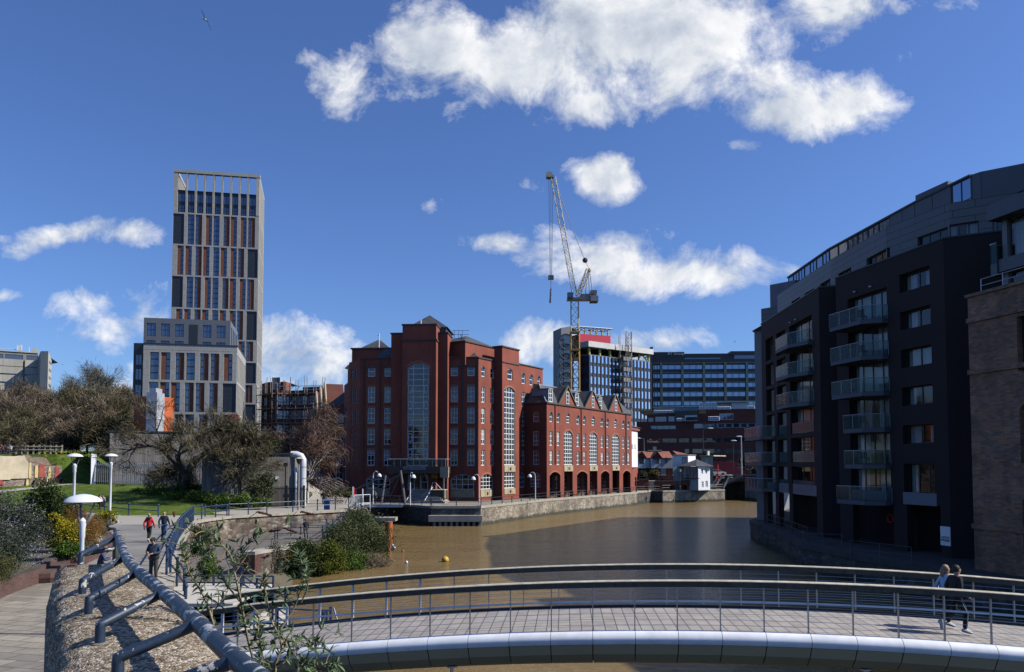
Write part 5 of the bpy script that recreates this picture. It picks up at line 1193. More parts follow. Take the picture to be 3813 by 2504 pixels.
mb = MB(); m2_.box(mb, 0, m2_.L, mz, mz+.4, -13, -.2); m2_.box(mb, 1, m2_.L, mz, sl0, -13, -12); mb.build('open_floor', GREYC, CN)
rd = Face(gp(k5,286,200,257.5), gp(k5,503,200,262)); mb = MB(); z0, z1 = rd.z(k5,330,232), rd.z(k5,330,175); rd.box(mb, 0, rd.L, z0, z1, -8, 0); mb.build('site_enclosure', M('crimson_sheeting', (.62,.035,.07), .6, var=.08), CN)
mb = MB(); zz = rd.z(k5,330,134)
for i in range(6): u = 1+i*(rd.L-1)/5.0; mb.tube([rd.pt(u,z1,-2),rd.pt(u,zz,-2)], .28, 6)
mb.build('enclosure_column', YEL, CN)
mb = MB()
for o in (.5,-5): mb.tube([rd.pt(-.5,zz+.3,o),rd.pt(rd.L+.5,zz+.3,o)], .22, 4)
for i in range(9): u = rd.L*i/8; mb.tube([rd.pt(u,zz+.3,.5),rd.pt(u,zz+.3,-5)], .18, 4)
mb.build('canopy_frame', GREYF, CN)
# hoist masts on its front
def lattice(mb, p, q, w, step, r=.06, diag=True):
    p, q = Vector(p), Vector(q); ax = (q-p); L = ax.length; ax.normalize(); u = ax.cross(Vector((0,1,0))).normalized() if abs(ax.y) < .9 else Vector((1,0,0)); v = ax.cross(u)
    cs = [(u*a+v*b)*w/2 for a, b in ((-1,-1),(1,-1),(1,1),(-1,1))]
    for c in cs: mb.tube([p+c,q+c], r*1.5, 4, cap=False)
    n = max(1,round(L/step))
    for i in range(n):
        a, b = p+ax*L*i/n, p+ax*L*(i+1)/n
        for j in range(4):
            c, d = cs[j], cs[(j+1)%4]; mb.tube([a+c,a+d], r*.8, 3, cap=False)
            if diag: mb.tube([a+(c if i%2 else d), b+(d if i%2 else c)], r, 3, cap=False)
hm = thing('hoist_mast', 'slender steel hoist mast standing against the unfinished dark office', 'hoist', m2_.pt(m2_.u(k5,604),0,1.5)); mb = MB(); u = m2_.u(k5,604); lattice(mb, m2_.pt(u,0,1.8), m2_.pt(u,m2_.z(k5,604,162),1.8), 1.9, 2.4, .06); mb.build('mast', SCM, hm)
hm = thing('hoist_tower', 'scaffold hoist tower with landing cages on the unfinished dark office', 'hoist', m2_.pt(m2_.u(k5,568),0,1.5)); mb = MB(); u = m2_.u(k5,570); lattice(mb, m2_.pt(u,0,1.8), m2_.pt(u,m2_.z(k5,570,192),1.8), 3.0, 3.6, .06, False); mb.build('frame', SCM, hm)
for j in range(8): mb = MB(); z = mz-1-j*3.62; m2_.box(mb, u-1.6, u+1.6, z, z+1.3, 1.0, 3.3); mb.build('landing_cage', SCM, hm)
# crane
CRN = thing('tower_crane', 'yellow luffing tower crane with a steep pale jib above the unfinished office', 'crane', P(*D(kc,219,1500),245)); CY = M('crane_yellow', (.60,.30,.05), .6); CWJ = M('crane_pale_yellow', (.60,.50,.33), .6)
dcr = 247; pc = lambda x, y, dd=0: P(*D(kc,x,y), dcr+dd)
bx = pc(219,1500); top = pc(220,905); bx.z = 0; top.x = bx.x = pc(219,1200).x
mb = MB(); lattice(mb, bx, (bx.x,bx.y,pc(219,1130).z), 2.7, 2.9, .13); mb.build('lower_mast', CY, CRN)
mb = MB(); lattice(mb, (bx.x,bx.y,pc(219,1130).z), (bx.x,bx.y,top.z), 2.4, 2.6, .085); mb.build('mast', CWJ, CRN)
for y in (1130,1250): mb = MB(); z = pc(219,y).z; mb.box(bx.x-1.6,bx.x+1.6,bx.y-1.6,bx.y+1.6,z,z+.5); mb.build('collar', CY, CRN)
mb = MB(); a, b = pc(166,898), pc(372,898); mb.box(a.x,b.x-1,bx.y-1.6,bx.y+1.6,pc(0,908).z,pc(0,893).z); mb.build('slewing_platform', SCM, CRN)
mb = MB(); a, b = pc(166,898), pc(205,863); mb.box(a.x,b.x,bx.y-2.4,bx.y-.2,pc(0,900).z,pc(0,863).z); cbn = mb.build('cab', GREYC, CRN); mb = MB(); mb.box(a.x-.03,a.x+1.6,bx.y-2.43,bx.y-2.38,pc(0,893).z,pc(0,870).z); mb.build('cab_window', GLASSB, cbn)
mb = MB(); a, b = pc(322,920), pc(374,883); mb.box(a.x,b.x,bx.y-2,bx.y+2,a.z,b.z); mb.build('counterweight', M('counterweight_grey', (.33,.32,.30), .8), CRN)
mb = MB(); a, b = pc(262,893), pc(322,868); mb.box(a.x,b.x,bx.y-1.2,bx.y+1.2,a.z,b.z); mb.box(a.x+3,a.x+5,bx.y-1.3,bx.y+1.3,b.z,b.z+1.2); mb.build('winch', SCM, CRN)
mb = MB(); lattice(mb, pc(217,862), pc(72,75), 1.45, 2.0, .06); mb.build('jib', CWJ, CRN)
mb = MB(); lattice(mb, pc(240,880), pc(312,700), 1.5, 2.0, .11); mb.tube([pc(240,870),pc(295,700)], .22, 4); mb.tube([pc(312,700),pc(320,690),pc(318,712)], .35, 4); mb.build('a_frame', CWJ, CRN)
mb = MB(); mb.tube([pc(72,72),pc(50,62),pc(26,58)], .5, 4); a, b = pc(26,80), pc(76,45); mb.box(a.x,a.x+1.8,bx.y-1.2,bx.y+1.2,a.z,b.z); mb.box(a.x,b.x,bx.y-.8,bx.y+.8,pc(0,78).z,pc(0,62).z); mb.build('jib_head', CWJ, CRN)
mb = MB()
for p, q in (((316,695),(288,636)),((288,636),(208,440)),((208,440),(120,195)),((120,195),(75,75)),((318,700),(340,880)),((310,700),(318,880)),((305,710),(290,870))): mb.tube([pc(*p),pc(*q)], .09, 4)
mb.build('luffing_cable', BLACKP, CRN)
mb = MB(); a = pc(57,60); h_ = pc(57,745)
for dx in (-.7,0,.7): mb.tube([(a.x+dx,bx.y,a.z),(h_.x+dx*.4,bx.y,h_.z)], .07, 3)
mb.build('hoist_rope', BLACKP, CRN)
mb = MB(); e_ = pc(57,925); mb.box(h_.x-.9,h_.x+.9,bx.y-.5,bx.y+.5,h_.z-1.1,h_.z+.3); mb.tube([(h_.x,bx.y,h_.z-1),(h_.x,bx.y,pc(0,830).z)], .1, 4); mb.tube([(h_.x,bx.y,pc(0,830).z),(h_.x-.3,bx.y,e_.z)], .3, 5); mb.build('hook_block', SCM, CRN)
mb = MB(); q = pc(288,636); mb.ball(q, .9, .9, .9, 8, 5); mb.build('cable_sheave', BLACKP, CRN)
# ------------------------------------------------ framed dark office beside it
BT = thing('framed_office', 'wide dark glazed office with a pale green frame grid and a rooftop name sign', 'building', (70,282,0)); GRN = M('sage_frame', (.17,.20,.155), .6); DBT = M('office_black', (.022,.026,.034), .5)
bt = Face(gp(k5,776,300,283), gp(k5,1560,300,281)); z = lambda y: bt.z(k5,1100,y); hs = []
xs_ = [702,850,995,1142,1288,1436,1582]; ys_ = [(385,416),(446,477),(508,539),(571,602),(634,664)]
mb = MB(); bt.wall(mb, 0, bt.L, -1, z(345)); bt.off(-3).wall(mb, 0, bt.L, z(346), z(300)); mb.build('wall', DBT, BT)
for a, b in zip(xs_,xs_[1:]):
    for ya, yb in ys_:
        ua, ub = max(.3,bt.u(k5,a+7)), min(bt.u(k5,b-7), bt.L-.2); window(bt, BT, (ua+ub)/2, z(yb), ub-ua, z(ya)-z(yb), 1, 1, 0, .12, .14, GREYC, BGL, o=.1, xs=(.3,.36,.64,.7))
for x in xs_[1:-1]: mb = MB(); u = bt.u(k5,x); bt.box(mb, u-.45, u+.45, -1, z(368), .0, .8); mb.build('frame_post', GRN, BT)
for y in (372,437,503,567,632): mb = MB(); bt.box(mb, 0, bt.L, z(y+4), z(y-1), .05, .6); mb.build('frame_beam', GRN, BT)
mb = MB(); bt.box(mb, bt.u(k5,792), bt.u(k5,1018), z(345), z(290), -6, -2.0); mb.build('plant_screen', DBT, BT)
mb = MB(); a, b = bt.u(k5,775), bt.u(k5,793); bt.box(mb, a, b, -1, z(264), -6, 1.4); mb.build('end_fin', DBT, BT)
text(BT, bt, bt.u(k5,960), z(302), -1.9, 'BT Group', 1.5, WHITE, name='roof_sign', ext=.1)
mb = MB(); bt.box(mb, bt.u(k5,1022), bt.u(k5,1270), z(342), z(330), -3, -2.8); bt.box(mb, bt.u(k5,1365), bt.L, z(342), z(314), -3, -2.7); mb.build('roof_glazing', TGL, BT)
mb = MB(); bt.box(mb, bt.u(k5,1340), bt.L, z(312), z(286), -9, -2.5); mb.build('plant_screen', DBT, BT)
# ------------------------------------------------ long brown brick building
LB = thing('long_brick_building', 'long dark brown brick building with stepped terraces behind the white houses', 'building', (60,215,0)); k = 'a4'
lf = Face(gp(k,60,540,214), gp(k,1720,495,206)); z = lambda y, x=800: lf.z(k,x,y); LBR = brickmat('brown_brick', (.12,.038,.028), (.10,.03,.024), (.08,.035,.03), var=.15, vscale=.2, bump=.05); hs = []
for xa, xb in ((205,380),(400,590),(615,750),(785,1160),(1195,1600)):
    a, b = lf.u(k,xa), lf.u(k,xb); hs.append((a,b,z(690),z(632),0)); window(lf, LB, (a+b)/2, z(690), b-a, z(632)-z(690), max(2,int((b-a)/3.2)), 1, 0, .08, .06, DFR, GLASSW)
for xa, xb in ((690,750),(788,1160),(1198,1582)):
    a, b = lf.u(k,xa), lf.u(k,xb); hs.append((a,b,z(832),z(770),0)); window(lf, LB, (a+b)/2, z(832), b-a, z(770)-z(832), max(1,int((b-a)/6)), 1, 0, .08, .06, DFR, glassmat('lit_reflection_glass', (.10,.10,.085), wob=.5, wscale=.15, spec=1.0) if 'lit_reflection_glass' not in bpy.data.materials else bpy.data.materials['lit_reflection_glass'])
mb = MB(); lf.wall(mb, 0, lf.L, z(905), z(512), hs); mb.build('wall', LBR, LB)
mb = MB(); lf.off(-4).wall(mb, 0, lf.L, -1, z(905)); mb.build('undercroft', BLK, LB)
for x in (1060,1210,1360,1510): mb = MB(); u = lf.u(k,x); lf.box(mb, u-.5, u+.5, -1, z(905), -1.2, -.1); mb.build('column', LBR, LB)
for x in (1145,1275): window(lf.off(-3.8), LB, lf.u(k,x), z(952), 3.2, z(902)-z(952), 2, 2, 0, .3, .25, WHITE, GLASS)
t2 = lf.off(-6); mb = MB(); hs = []
for i in range(8): a = lf.u(k,815+i*100); hs.append((a,a+4.6,z(492),z(432),0)); window(t2, LB, a+2.3, z(492), 4.6, z(432)-z(492), 2, 1, 0, .1, .1, GREYF, TGL)
a, b = t2.u(k,250), t2.u(k,580); hs.append((a,b,z(530),z(450),0)); window(t2, LB, (a+b)/2, z(530), b-a, z(450)-z(530), 4, 1, 0, .1, .1, DFR, TGL)
t2.wall(mb, 0, lf.L, z(560), z(398), hs); mb.quad(lf.pt(0,z(512)-.1),lf.pt(lf.L,z(512)-.1),t2.pt(lf.L,z(512)-.1),t2.pt(0,z(512)-.1)); mb.build('terrace_wall', LBR, LB)
t3 = lf.off(-11); mb = MB(); hs = []
for xa, xb, ya, yb in ((225,290,330,400),(315,460,318,408),(485,565,315,400),(1145,1325,275,370)): a, b = t3.u(k,xa), t3.u(k,xb); hs.append((a,b,z(yb),z(ya),0)); window(t3, LB, (a+b)/2, z(yb), b-a, z(ya)-z(yb), max(2,int((b-a)/2.2)), 1, 0, .12, .12, GREYF, TGL)
u0 = t3.u(k,205); t3.wall(mb, u0, lf.L, z(405), z(285), hs); t3.wall(mb, t3.u(k,970), lf.L, z(285), z(228)); mb.quad(t2.pt(0,z(400)),t2.pt(lf.L,z(400)),t3.pt(lf.L,z(400)),t3.pt(0,z(400))); mb.build('terrace_wall', BRICKD, LB)
mb = MB(); t3.box(mb, t3.u(k,568), t3.u(k,872), z(400), z(212), -3, .8); mb.build('dark_screen', DPAN, LB)
mb = MB(); t3.box(mb, t3.u(k,568), t3.u(k,872), z(245), z(205), .82, .9); mb.build('teal_glass', M('teal_glazing', (.06,.15,.16), .25), LB)
t4 = lf.off(-15); PWH = M('white_penthouse', (.55,.56,.58), .6, var=.05); mb = MB(); t4.box(mb, t4.u(k,298), t4.u(k,880), z(285), z(178), -8, 0); t4.box(mb, t4.u(k,1120), t4.u(k,1300), z(240), z(135), -8, 0); t4.box(mb, t4.u(k,1300), t4.u(k,1510), z(240), z(128), -10, 1); mb.build('penthouse', PWH, LB)
mb = MB(); t4.box(mb, t4.u(k,285), t4.u(k,885), z(180), z(170), -8.5, .8); t4.box(mb, t4.u(k,1110), t4.u(k,1530), z(130), z(122), -10.5, 1.8); mb.build('penthouse_roof', GREYF, LB)
a, b = t4.u(k,885), t4.u(k,1118); window(t4, LB, (a+b)/2, z(232), b-a, z(128)-z(232), 6, 2, 0, .15, .12, WHITE, TGL, o=1.2, name='stair_glazing')
for xa, xb, y0, y1, F_ in ((595,700,395,362,t2),(300,560,265,238,t3),(1120,1290,232,200,t3),(1005,1140,395,345,t2),(1510,1600,230,195,t3)):
    mb = MB(); a, b = F_.u(k,xa), F_.u(k,xb)
    for q in (0,.5,1): mb.tube([F_.pt(a,z(y0)+(z(y1)-z(y0))*q,.5),F_.pt(b,z(y0)+(z(y1)-z(y0))*q,.5)], .1, 4)
    for i in range(6): mb.tube([F_.pt(a+(b-a)*i/5,z(y0),.5),F_.pt(a+(b-a)*i/5,z(y1),.5)], .1, 4)
    mb.build('terrace_rail', STEELW, LB)
mb = MB(); t2.box(mb, t2.u(k,698), t2.u(k,858), z(400), z(325), -.5, 1.2); ac = mb.build('white_kiosk', PWH, LB)
for i in range(4): mb = MB(); u = t2.u(k,710+i*38); t2.box(mb, u, u+1.3, z(392), z(345), 1.2, 1.26); mb.build('kiosk_opening', BLACKP, ac)
mb = MB(); mb.poly([t3.pt(0,z(228)),t3.pt(lf.L,z(228)),t3.pt(lf.L,z(228),-25),t3.pt(0,z(228),-25)]); mb.build('flat_roof', GREYC, LB)
k = 'a4'
TILE = brickmat('clay_tile', (.36,.12,.07), (.29,.095,.055), (.16,.06,.04), bw=.3, bh=.3, mort=.03, var=.25, vscale=.5, flat=True, bump=.2)
REND = M('white_render', (.74,.74,.73), .8, var=.05, scale=.6, streak=True); CREAM = M('cream_render', (.52,.46,.33), .85, var=.1, scale=.5, streak=True)
TIMB = M('grey_timber_trim', (.25,.24,.23), .7)
def oct_(name, *a): pass
# terrace with red tiled roofs
TH = thing('terraced_houses', 'white rendered row of houses with red tiled roofs and small gables by the quay', 'houses', P(*D(k,300,1130),178))
tf = Face(gp(k,60,1000,177), gp(k,545,1000,177)); z = lambda y: tf.z(k,300,y); hs = []
for xa, xb in ((90,165),(298,370)): a, b = tf.u(k,xa), tf.u(k,xb); hs.append((a,b,z(968),z(905),0)); window(tf, TH, (a+b)/2, z(968), b-a, z(905)-z(968), 4, 2, 0, .16, .12, WHITE, GLASS)
a, b = tf.u(k,428), tf.u(k,466); hs.append((a,b,z(962),z(908),0)); window(tf, TH, (a+b)/2, z(962), b-a, z(908)-z(962), 2, 2, 0, .14, .1, WHITE, GLASS)
mb = MB(); tf.wall(mb, 0, tf.L, z(1022), z(892), hs); mb.build('upper_wall', REND, TH)
for xa, xb in ((60,175),(245,372)):
    a, b = tf.u(k,xa), tf.u(k,xb); mb = MB(); tf.box(mb, a, b, z(1022), z(968)-.05, .02, .7); tf.box(mb, a, a+.35, z(968), z(895), .02, .7); tf.box(mb, b-.35, b, z(968), z(895), .02, .7); mb.build('bay', REND, TH)
mb = MB(); tf.off(-.8).wall(mb, 0, tf.L, -1, z(1022), [(tf.u(k,385),tf.u(k,418),-1,z(1030),0)]); mb.build('lower_wall', BRICKD, TH)
mb = MB(); a, b = tf.u(k,382), tf.u(k,445); tf.box(mb, a, b, z(1120), z(1025), -.7, -.1); mb.build('porch', REND, TH)
mb = MB(); mb.poly([tf.pt(-1,z(890),.5),tf.pt(tf.L,z(890),.5),tf.pt(tf.L,z(800),-4.5),tf.pt(-1,z(800),-4.5)]); mb.build('roof', TILE, TH)
for xa, xp, xb in ((88,135,182),(320,330,382)):
    a, p, b = tf.u(k,xa), tf.u(k,xp), tf.u(k,xb); mb = MB(); yb = -3.5
    mb.add([tf.pt(a-1.2,z(893),1.1),tf.pt(p,z(808),.9),tf.pt(p,z(808),yb),tf.pt(a-1.2,z(893),yb)],[(0,1,2,3)]); mb.add([tf.pt(b+.2,z(893),1.1),tf.pt(p,z(808),.9),tf.pt(p,z(808),yb),tf.pt(b+.2,z(893),yb)],[(3,2,1,0)])
    mb.build('gable_roof', TILE, TH); mb = MB(); mb.poly([tf.pt(a-1.0,z(893),.8),tf.pt(b,z(893),.8),tf.pt(p,z(815),.8)]); mb.build('gable_wall', BRICKD, TH)
mb = MB(); u = tf.u(k,350); tf.box(mb, u-.4, u+.4, z(800), z(738), -5, -4.3); tf.box(mb, u-1.6, u+1.6, z(800), z(782), -5.2, -4); mb.build('chimney', COPING, TH)
# tall white house next to the arcade wing
NH = thing('white_house', 'narrow white rendered house with a red tiled roof just beyond the arcade wing', 'house', (26,158,-1))
nf = Face(gp('z5',636,900,158), gp('z5',688,900,164)); zz = lambda y: nf.z('z5',670,y)
mb = MB(); nf.wall(mb, 0, nf.L, zz(1085), zz(812)); f = Face(nf.B,nf.B+Vector((-2,8))); f.wall(mb, 0, 8, zz(1085), zz(812)); mb.build('wall', REND, NH)
mb = MB(); nf.wall(mb, -.0, nf.L, -1, zz(1085), [(nf.L*.55,nf.L*.8,0,1.8,0)]); mb.build('base_wall', BRICK, NH)
mb = MB(); mb.poly([nf.pt(-1,zz(812),.6),nf.pt(nf.L+2.3,zz(816),.6),nf.pt(0,zz(772),-3)]); nf.box(mb, 0, nf.L+.6, zz(835), zz(812)-.02, -.1, .35); mb.build('roof', TILE, NH)
for xa in (.25,.6): mb = MB(); nf.box(mb, nf.L*xa, nf.L*xa+.8, zz(960), zz(930), 0, .1); mb.build('window', GREYF, NH)
# white block and octagonal pavilion
WB = thing('white_block', 'plain white house with a stone band and one framed window behind the octagonal pavilion', 'house', P(*D(k,640,1130),172))
wf = Face(gp(k,540,1000,172), gp(k,738,1000,172)); wg = Face(wf.B, gp(k,835,1000,176)); z = lambda y: wf.z(k,640,y)
a, b = wf.u(k,678), wf.u(k,710); h_ = [(a,b,z(962),z(888),0)]; window(wf, WB, (a+b)/2, z(962), b-a, z(888)-z(962), 1, 3, 0, .2, .14, WHITE, GLASS)
mb = MB(); wf.wall(mb, 0, wf.L, -1, z(852), h_); wg.wall(mb, 0, wg.L, -1, z(852)); mb.build('wall', REND, WB)
mb = MB(); wf.box(mb, -.1, wf.L+.1, z(852), z(845), -.4, .2); wg.box(mb, 0, wg.L, z(852), z(845), -.4, .2); mb.build('coping', TIMB, WB)
mb = MB(); 
for (p,q,r,s2) in ((a-.35,a,z(968),z(882)),(b,b+.35,z(968),z(882)),(a-.35,b+.35,z(972),z(964)),(a-.35,b+.35,z(886),z(880))): wf.box(mb, p,q,r,s2,0,.08)
mb.build('window_surround', TIMB, WB)
mb = MB(); mb.poly([wf.pt(wf.L*.35,z(850),-1),wf.pt(wf.L+1,z(850),-1),wf.pt(wf.L*.3,z(790),-5)]); mb.build('hip_roof', TILE, WB)
PV = thing('pavilion', 'white octagonal pavilion with a pointed grey slate roof on the quay', 'pavilion', P(*D(k,850,1280),163))
q0, q1, q2, q3 = gp(k,680,1000,166.5), gp(k,868,1000,163), gp(k,1012,1000,165.5), gp(k,1018,1000,170); pf, pg, ph = Face(q0,q1), Face(q1,q2), Face(q2,q3); z = lambda y: pf.z(k,860,y)
hs = []
for xa, xb in ((722,752),(806,835)): a, b = pf.u(k,xa), pf.u(k,xb); hs.append((a,b,z(1145),z(1045),0)); window(pf, PV, (a+b)/2, z(1145), b-a, z(1045)-z(1145), 2, 4, 0, .14, .1, WHITE, GLASS)
mb = MB(); pf.wall(mb, 0, pf.L, -1, z(1000), hs); hs = []
for xa, xb, ya, yb in ((899,925,1030,1095),(950,977,1030,1095),(905,930,1195,1270),(955,983,1190,1270)): a, b = pg.u(k,xa), pg.u(k,xb); hs.append((a,b,z(yb),z(ya),0)); window(pg, PV, (a+b)/2, z(yb), b-a, z(ya)-z(yb), 2, 3, 0, .14, .1, WHITE, GLASS)
pg.wall(mb, 0, pg.L, -1, z(1000), hs); ph.wall(mb, 0, ph.L, -1, z(1000)); mb.build('wall', REND, PV)
for F_, l in ((pf,((722,752,1148,1042),(806,835,1148,1042))),):
    for xa, xb, yb, ya in l:
        a, b = F_.u(k,xa), F_.u(k,xb); mb = MB()
        for (p,q,r,s2) in ((a-.4,a,z(yb),z(ya)),(b,b+.4,z(yb),z(ya)),(a-.4,b+.4,z(ya),z(ya-7))): F_.box(mb,p,q,r,s2,0,.08)
        mb.build('window_surround', TIMB, PV)
apx = P(*D(k,848,905),167.5); mb = MB(); ev = [pf.off(.9).pt(-.9,z(998)),pf.off(.9).pt(pf.L+.3,z(998)),pg.off(.9).pt(pg.L+.5,z(998)),ph.off(.9).pt(ph.L,z(998)),ph.off(.9).pt(ph.L,z(998))+Vector((-6,5,0)),pf.pt(-1,z(998))+Vector((1,6,0))]
for i in range(6): mb.add([ev[i],ev[(i+1)%6],apx],[(0,1,2)])
mb.build('roof', SLATE, PV)
mb = MB(); mb.tube([pf.pt(0,z(1155),.3),pf.pt(pf.L,z(1155),.3),pf.pt(pf.L+.5,z(1155),.3)], .08, 4)
for i in range(9): mb.tube([pf.pt(pf.L*i/8,z(1180),.3),pf.pt(pf.L*i/8,z(1155),.3)], .05, 4)
mb.build('balcony_rail', BLACKP, PV)
CH = thing('cream_house', 'cream rendered house with a flat roof and chimneys beside the road bridge', 'house', P(*D(k,980,1100),181))
cf = Face(gp(k,905,1000,182), gp(k,1058,1000,180)); z = lambda y: cf.z(k,980,y); a, b = cf.u(k,957), cf.u(k,988)
window(cf, CH, (a+b)/2, z(965), b-a, z(900)-z(965), 2, 2, 0, .2, .14, WHITE, GLASS); mb = MB(); cf.wall(mb, 0, cf.L, -1, z(865), [(a,b,z(965),z(900),0)]); f = Face(cf.B,cf.B+Vector((1,7))); f.wall(mb, 0, 7, -1, z(865)); mb.build('wall', CREAM, CH)
mb = MB(); cf.box(mb, -.2, cf.L+.4, z(868), z(855), -6, .3); mb.build('roof', CREAM, CH)
for x in (895,912): mb = MB(); u = cf.u(k,x); cf.box(mb, u-.5, u+.5, z(862), z(798), -3, -2); mb.build('chimney', CREAM if x > 900 else BRICKD, CH)
# brick terrace walls with low arches
for i, (xa, xb, yt, n, lab) in enumerate(((95,228,1178,1,'low red brick wall with a single arched opening nearest the arcade wing'),(305,580,1198,3,'low red brick wall with three arched openings in front of the tiled houses'),(650,905,1192,3,'low red brick wall with three arched openings in front of the octagonal pavilion'))):
    tw_ = thing('terrace_wall', lab, 'wall', P(*D(k,(xa+xb)/2,1290),160), group='brick terrace walls on the quay'); f = Face(gp(k,xa,1250,162+i*1.5), gp(k,xb,1250,162+i*1.5)); hs = []; zt = f.z(k,xa,yt); w = min(3.6, f.L/n*.62)
    for j in range(n): c = f.L*(j+.5)/n+(1 if n == 1 else 0); hs.append((c-w/2,c+w/2,-.9,f.z(k,xa,1240),.7))
    mb = MB(); f.wall(mb, 0, f.L, -1, zt, hs, depth=.5); mb.build('wall_face', BRICK, tw_); mb = MB(); f.box(mb, -.1, f.L+.1, zt, zt+.18, -.5, .08); mb.build('coping', COPE, tw_)
    mb = MB(); f.off(-.6).wall(mb, 0, f.L, -1, zt-.1); mb.build('recess', BLK, tw_)
    railing([f.pt(.2,zt+.15,-.3),f.pt(f.L-.2,zt+.15,-.3)], 'black terrace railing above '+('the single arch','the arches by the tiled houses','the arches by the pavilion')[i], 1.2, 1.2, BLACKP, 3, .05, .05)
mb = MB(); f = Face(gp(k,60,1150,167), gp(k,660,1150,167)); f.box(mb, 0, f.L, -1, .9, -6, -1.5); tag(mb.build('terrace_floor', PAVE), 'paved terrace behind the low brick walls in front of the white houses', 'terrace')
# road bridge, steps, abutment and van
RBG = thing('road_bridge', 'dark steel road bridge crossing the water beside the cream house', 'bridge', P(*D(k,1400,1200),178)); bf = Face(gp(k,1195,1150,178), gp(k,1700,1150,172)); z = lambda y: bf.z(k,1450,y)
mb = MB(); bf.box(mb, 0, bf.L+8, z(1200), z(1120), -14, 0); mb.build('deck', M('bridge_black', (.02,.02,.022), .7), RBG)
mb = MB(); bf.box(mb, 0, bf.L+8, z(1122), z(1118), -.3, .1); bf.box(mb, 2, bf.L+8, z(1122), z(1095), -.1, 0); mb.build('parapet', DGREY, RBG)
mb = MB(); f = Face(gp(k,1216,1300,179), gp(k,1330,1300,183)); f.box(mb, 0, f.L, -4.6, z(1198), -10, 0); mb.build('pier', BLK, RBG)
mb = MB(); f = Face(gp(k,1330,1300,190), gp(k,1480,1300,190)); f.box(mb, 0, f.L, -4.6, z(1198), -2, 0); mb.build('far_pier', QUAYD, RBG)
f = Face(gp(k,1472,1300,176), gp(k,1700,1300,170)); tg = thing('abutment', 'sunlit pale stone abutment under the road bridge', 'wall', f.pt(0,-4)); mb = MB(); f.box(mb, 0, f.L+10, -4.6, z(1202), -6, 0); mb.build('stone_face', stonemat('pale_abutment_stone', (.42,.38,.28),(.5,.46,.36),(.55,.52,.44), 1.2, .4), tg)
mb = MB(); mb.quad((38,183,z(1122)-.02),(150,176,z(1122)-.02),(150,205,z(1122)-.02),(38,205,z(1122)-.02)); tag(mb.build('road', TARD, loc=(90,190,2)), kind='structure')
stp = thing('quay_stairs', 'black steel stairs with pale handrails from the quay up to the road bridge', 'stairs', P(*D(k,1150,1280),172)); f = Face(gp(k,1020,1250,171), gp(k,1260,1250,171)); mb = MB()
for i in range(12): a = f.u(k,1060)+i*.55; f.box(mb, a, a+.6, -1+i*.22, -.8+i*.25, -3, 0)
mb.build('flight', BLACKP, stp)
for o in (0,-3):
    mb = MB()
    for dz in (0,26): mb.tube([f.pt(f.u(k,1030),f.z(k,1100,1262-dz*.6),o),f.pt(f.u(k,1080),f.z(k,1100,1262-dz*.6),o),f.pt(f.u(k,1165),f.z(k,1100,1122+26-dz),o),f.pt(f.u(k,1200),f.z(k,1100,1122+26-dz),o)], .09, 5)
    if o: 
        for dz in (0,26): mb.tube([f.pt(f.u(k,1185),f.z(k,1100,1285-dz),o+3.2),f.pt(f.u(k,1260),f.z(k,1100,1142-dz),o+3.2),f.pt(f.u(k,1305),f.z(k,1100,1142-dz),o+3.2)], .09, 5)
    mb.build('handrail', STEEL, stp)
def vehicle_van(loc, rz, L=5.9, W=2.0, H=2.5):
    t = thing('van', 'crimson panel van driving on the road bridge', 'van', loc); m = Matrix.Translation(loc) @ Matrix.Rotation(rz, 4, 'Z')
    prof = [(-L/2,.35),(L/2-.1,.35),(L/2,.9),(L/2-.2,1.25),(L/2-1.15,1.45),(L/2-1.9,2.3),(L/2-2.5,H),(-L/2+.15,H),(-L/2,H-.2)]
    def ext(pr, y0, y1):
        n = len(pr); mbx = MB(); mbx.add([m @ Vector((x,y0,z_)) for x, z_ in pr]+[m @ Vector((x,y1,z_)) for x, z_ in pr], [(i,(i+1)%n,(i+1)%n+n,i+n) for i in range(n)]+[tuple(range(n-1,-1,-1)),tuple(range(n,2*n))]); return mbx
    ext(prof, -W/2, W/2).build('body', M('van_crimson', (.45,.02,.035), .35), t)
    ext([(L/2-2.4,1.5),(L/2-1.25,1.5),(L/2-1.9,2.2),(L/2-2.4,2.2)], -W/2-.02, W/2+.02).build('side_window', GLASS, t)
    ext([(L/2-1.1,1.5),(L/2-1.05,1.5),(L/2-1.82,2.3),(L/2-1.87,2.3)], -W/2+.15, W/2-.15).build('windscreen', GLASS, t)
    ext([(L/2-.05,.4),(L/2+.03,.4),(L/2+.03,.75),(L/2-.05,.75)], -W/2+.05, W/2-.05).build('bumper', BLACKP, t)
    for y in (-.75,.75): ext([(L/2-.2,.85),(L/2+.02,.85),(L/2-.05,1.1),(L/2-.2,1.1)], y-.2, y+.2).build('headlight', WHITE, t)
    for x in (-L/2+1,L/2-1.05):
        for y in (-W/2+.02,W/2-.02):
            mb = MB(); c = m @ Vector((x,y,.36)); R3 = Matrix.Rotation(rz,3,'Z') @ Matrix.Rotation(PI/2,3,'X'); mb.lathe(c, [(.36,-.12),(.36,.12)], 14, axis=R3); w_ = mb.build('wheel', BLACKP, t); mb = MB(); mb.lathe(c, [(.2,-.13),(.2,.13)], 10, axis=R3); mb.build('rim', STEEL, w_)
    return t
zr = z(1122); pvn = P(*D(k,1228,1100),188); vehicle_van((pvn.x,pvn.y,zr), R(-4), L=9.4*1.0, W=2.3, H=2.9*1.15)
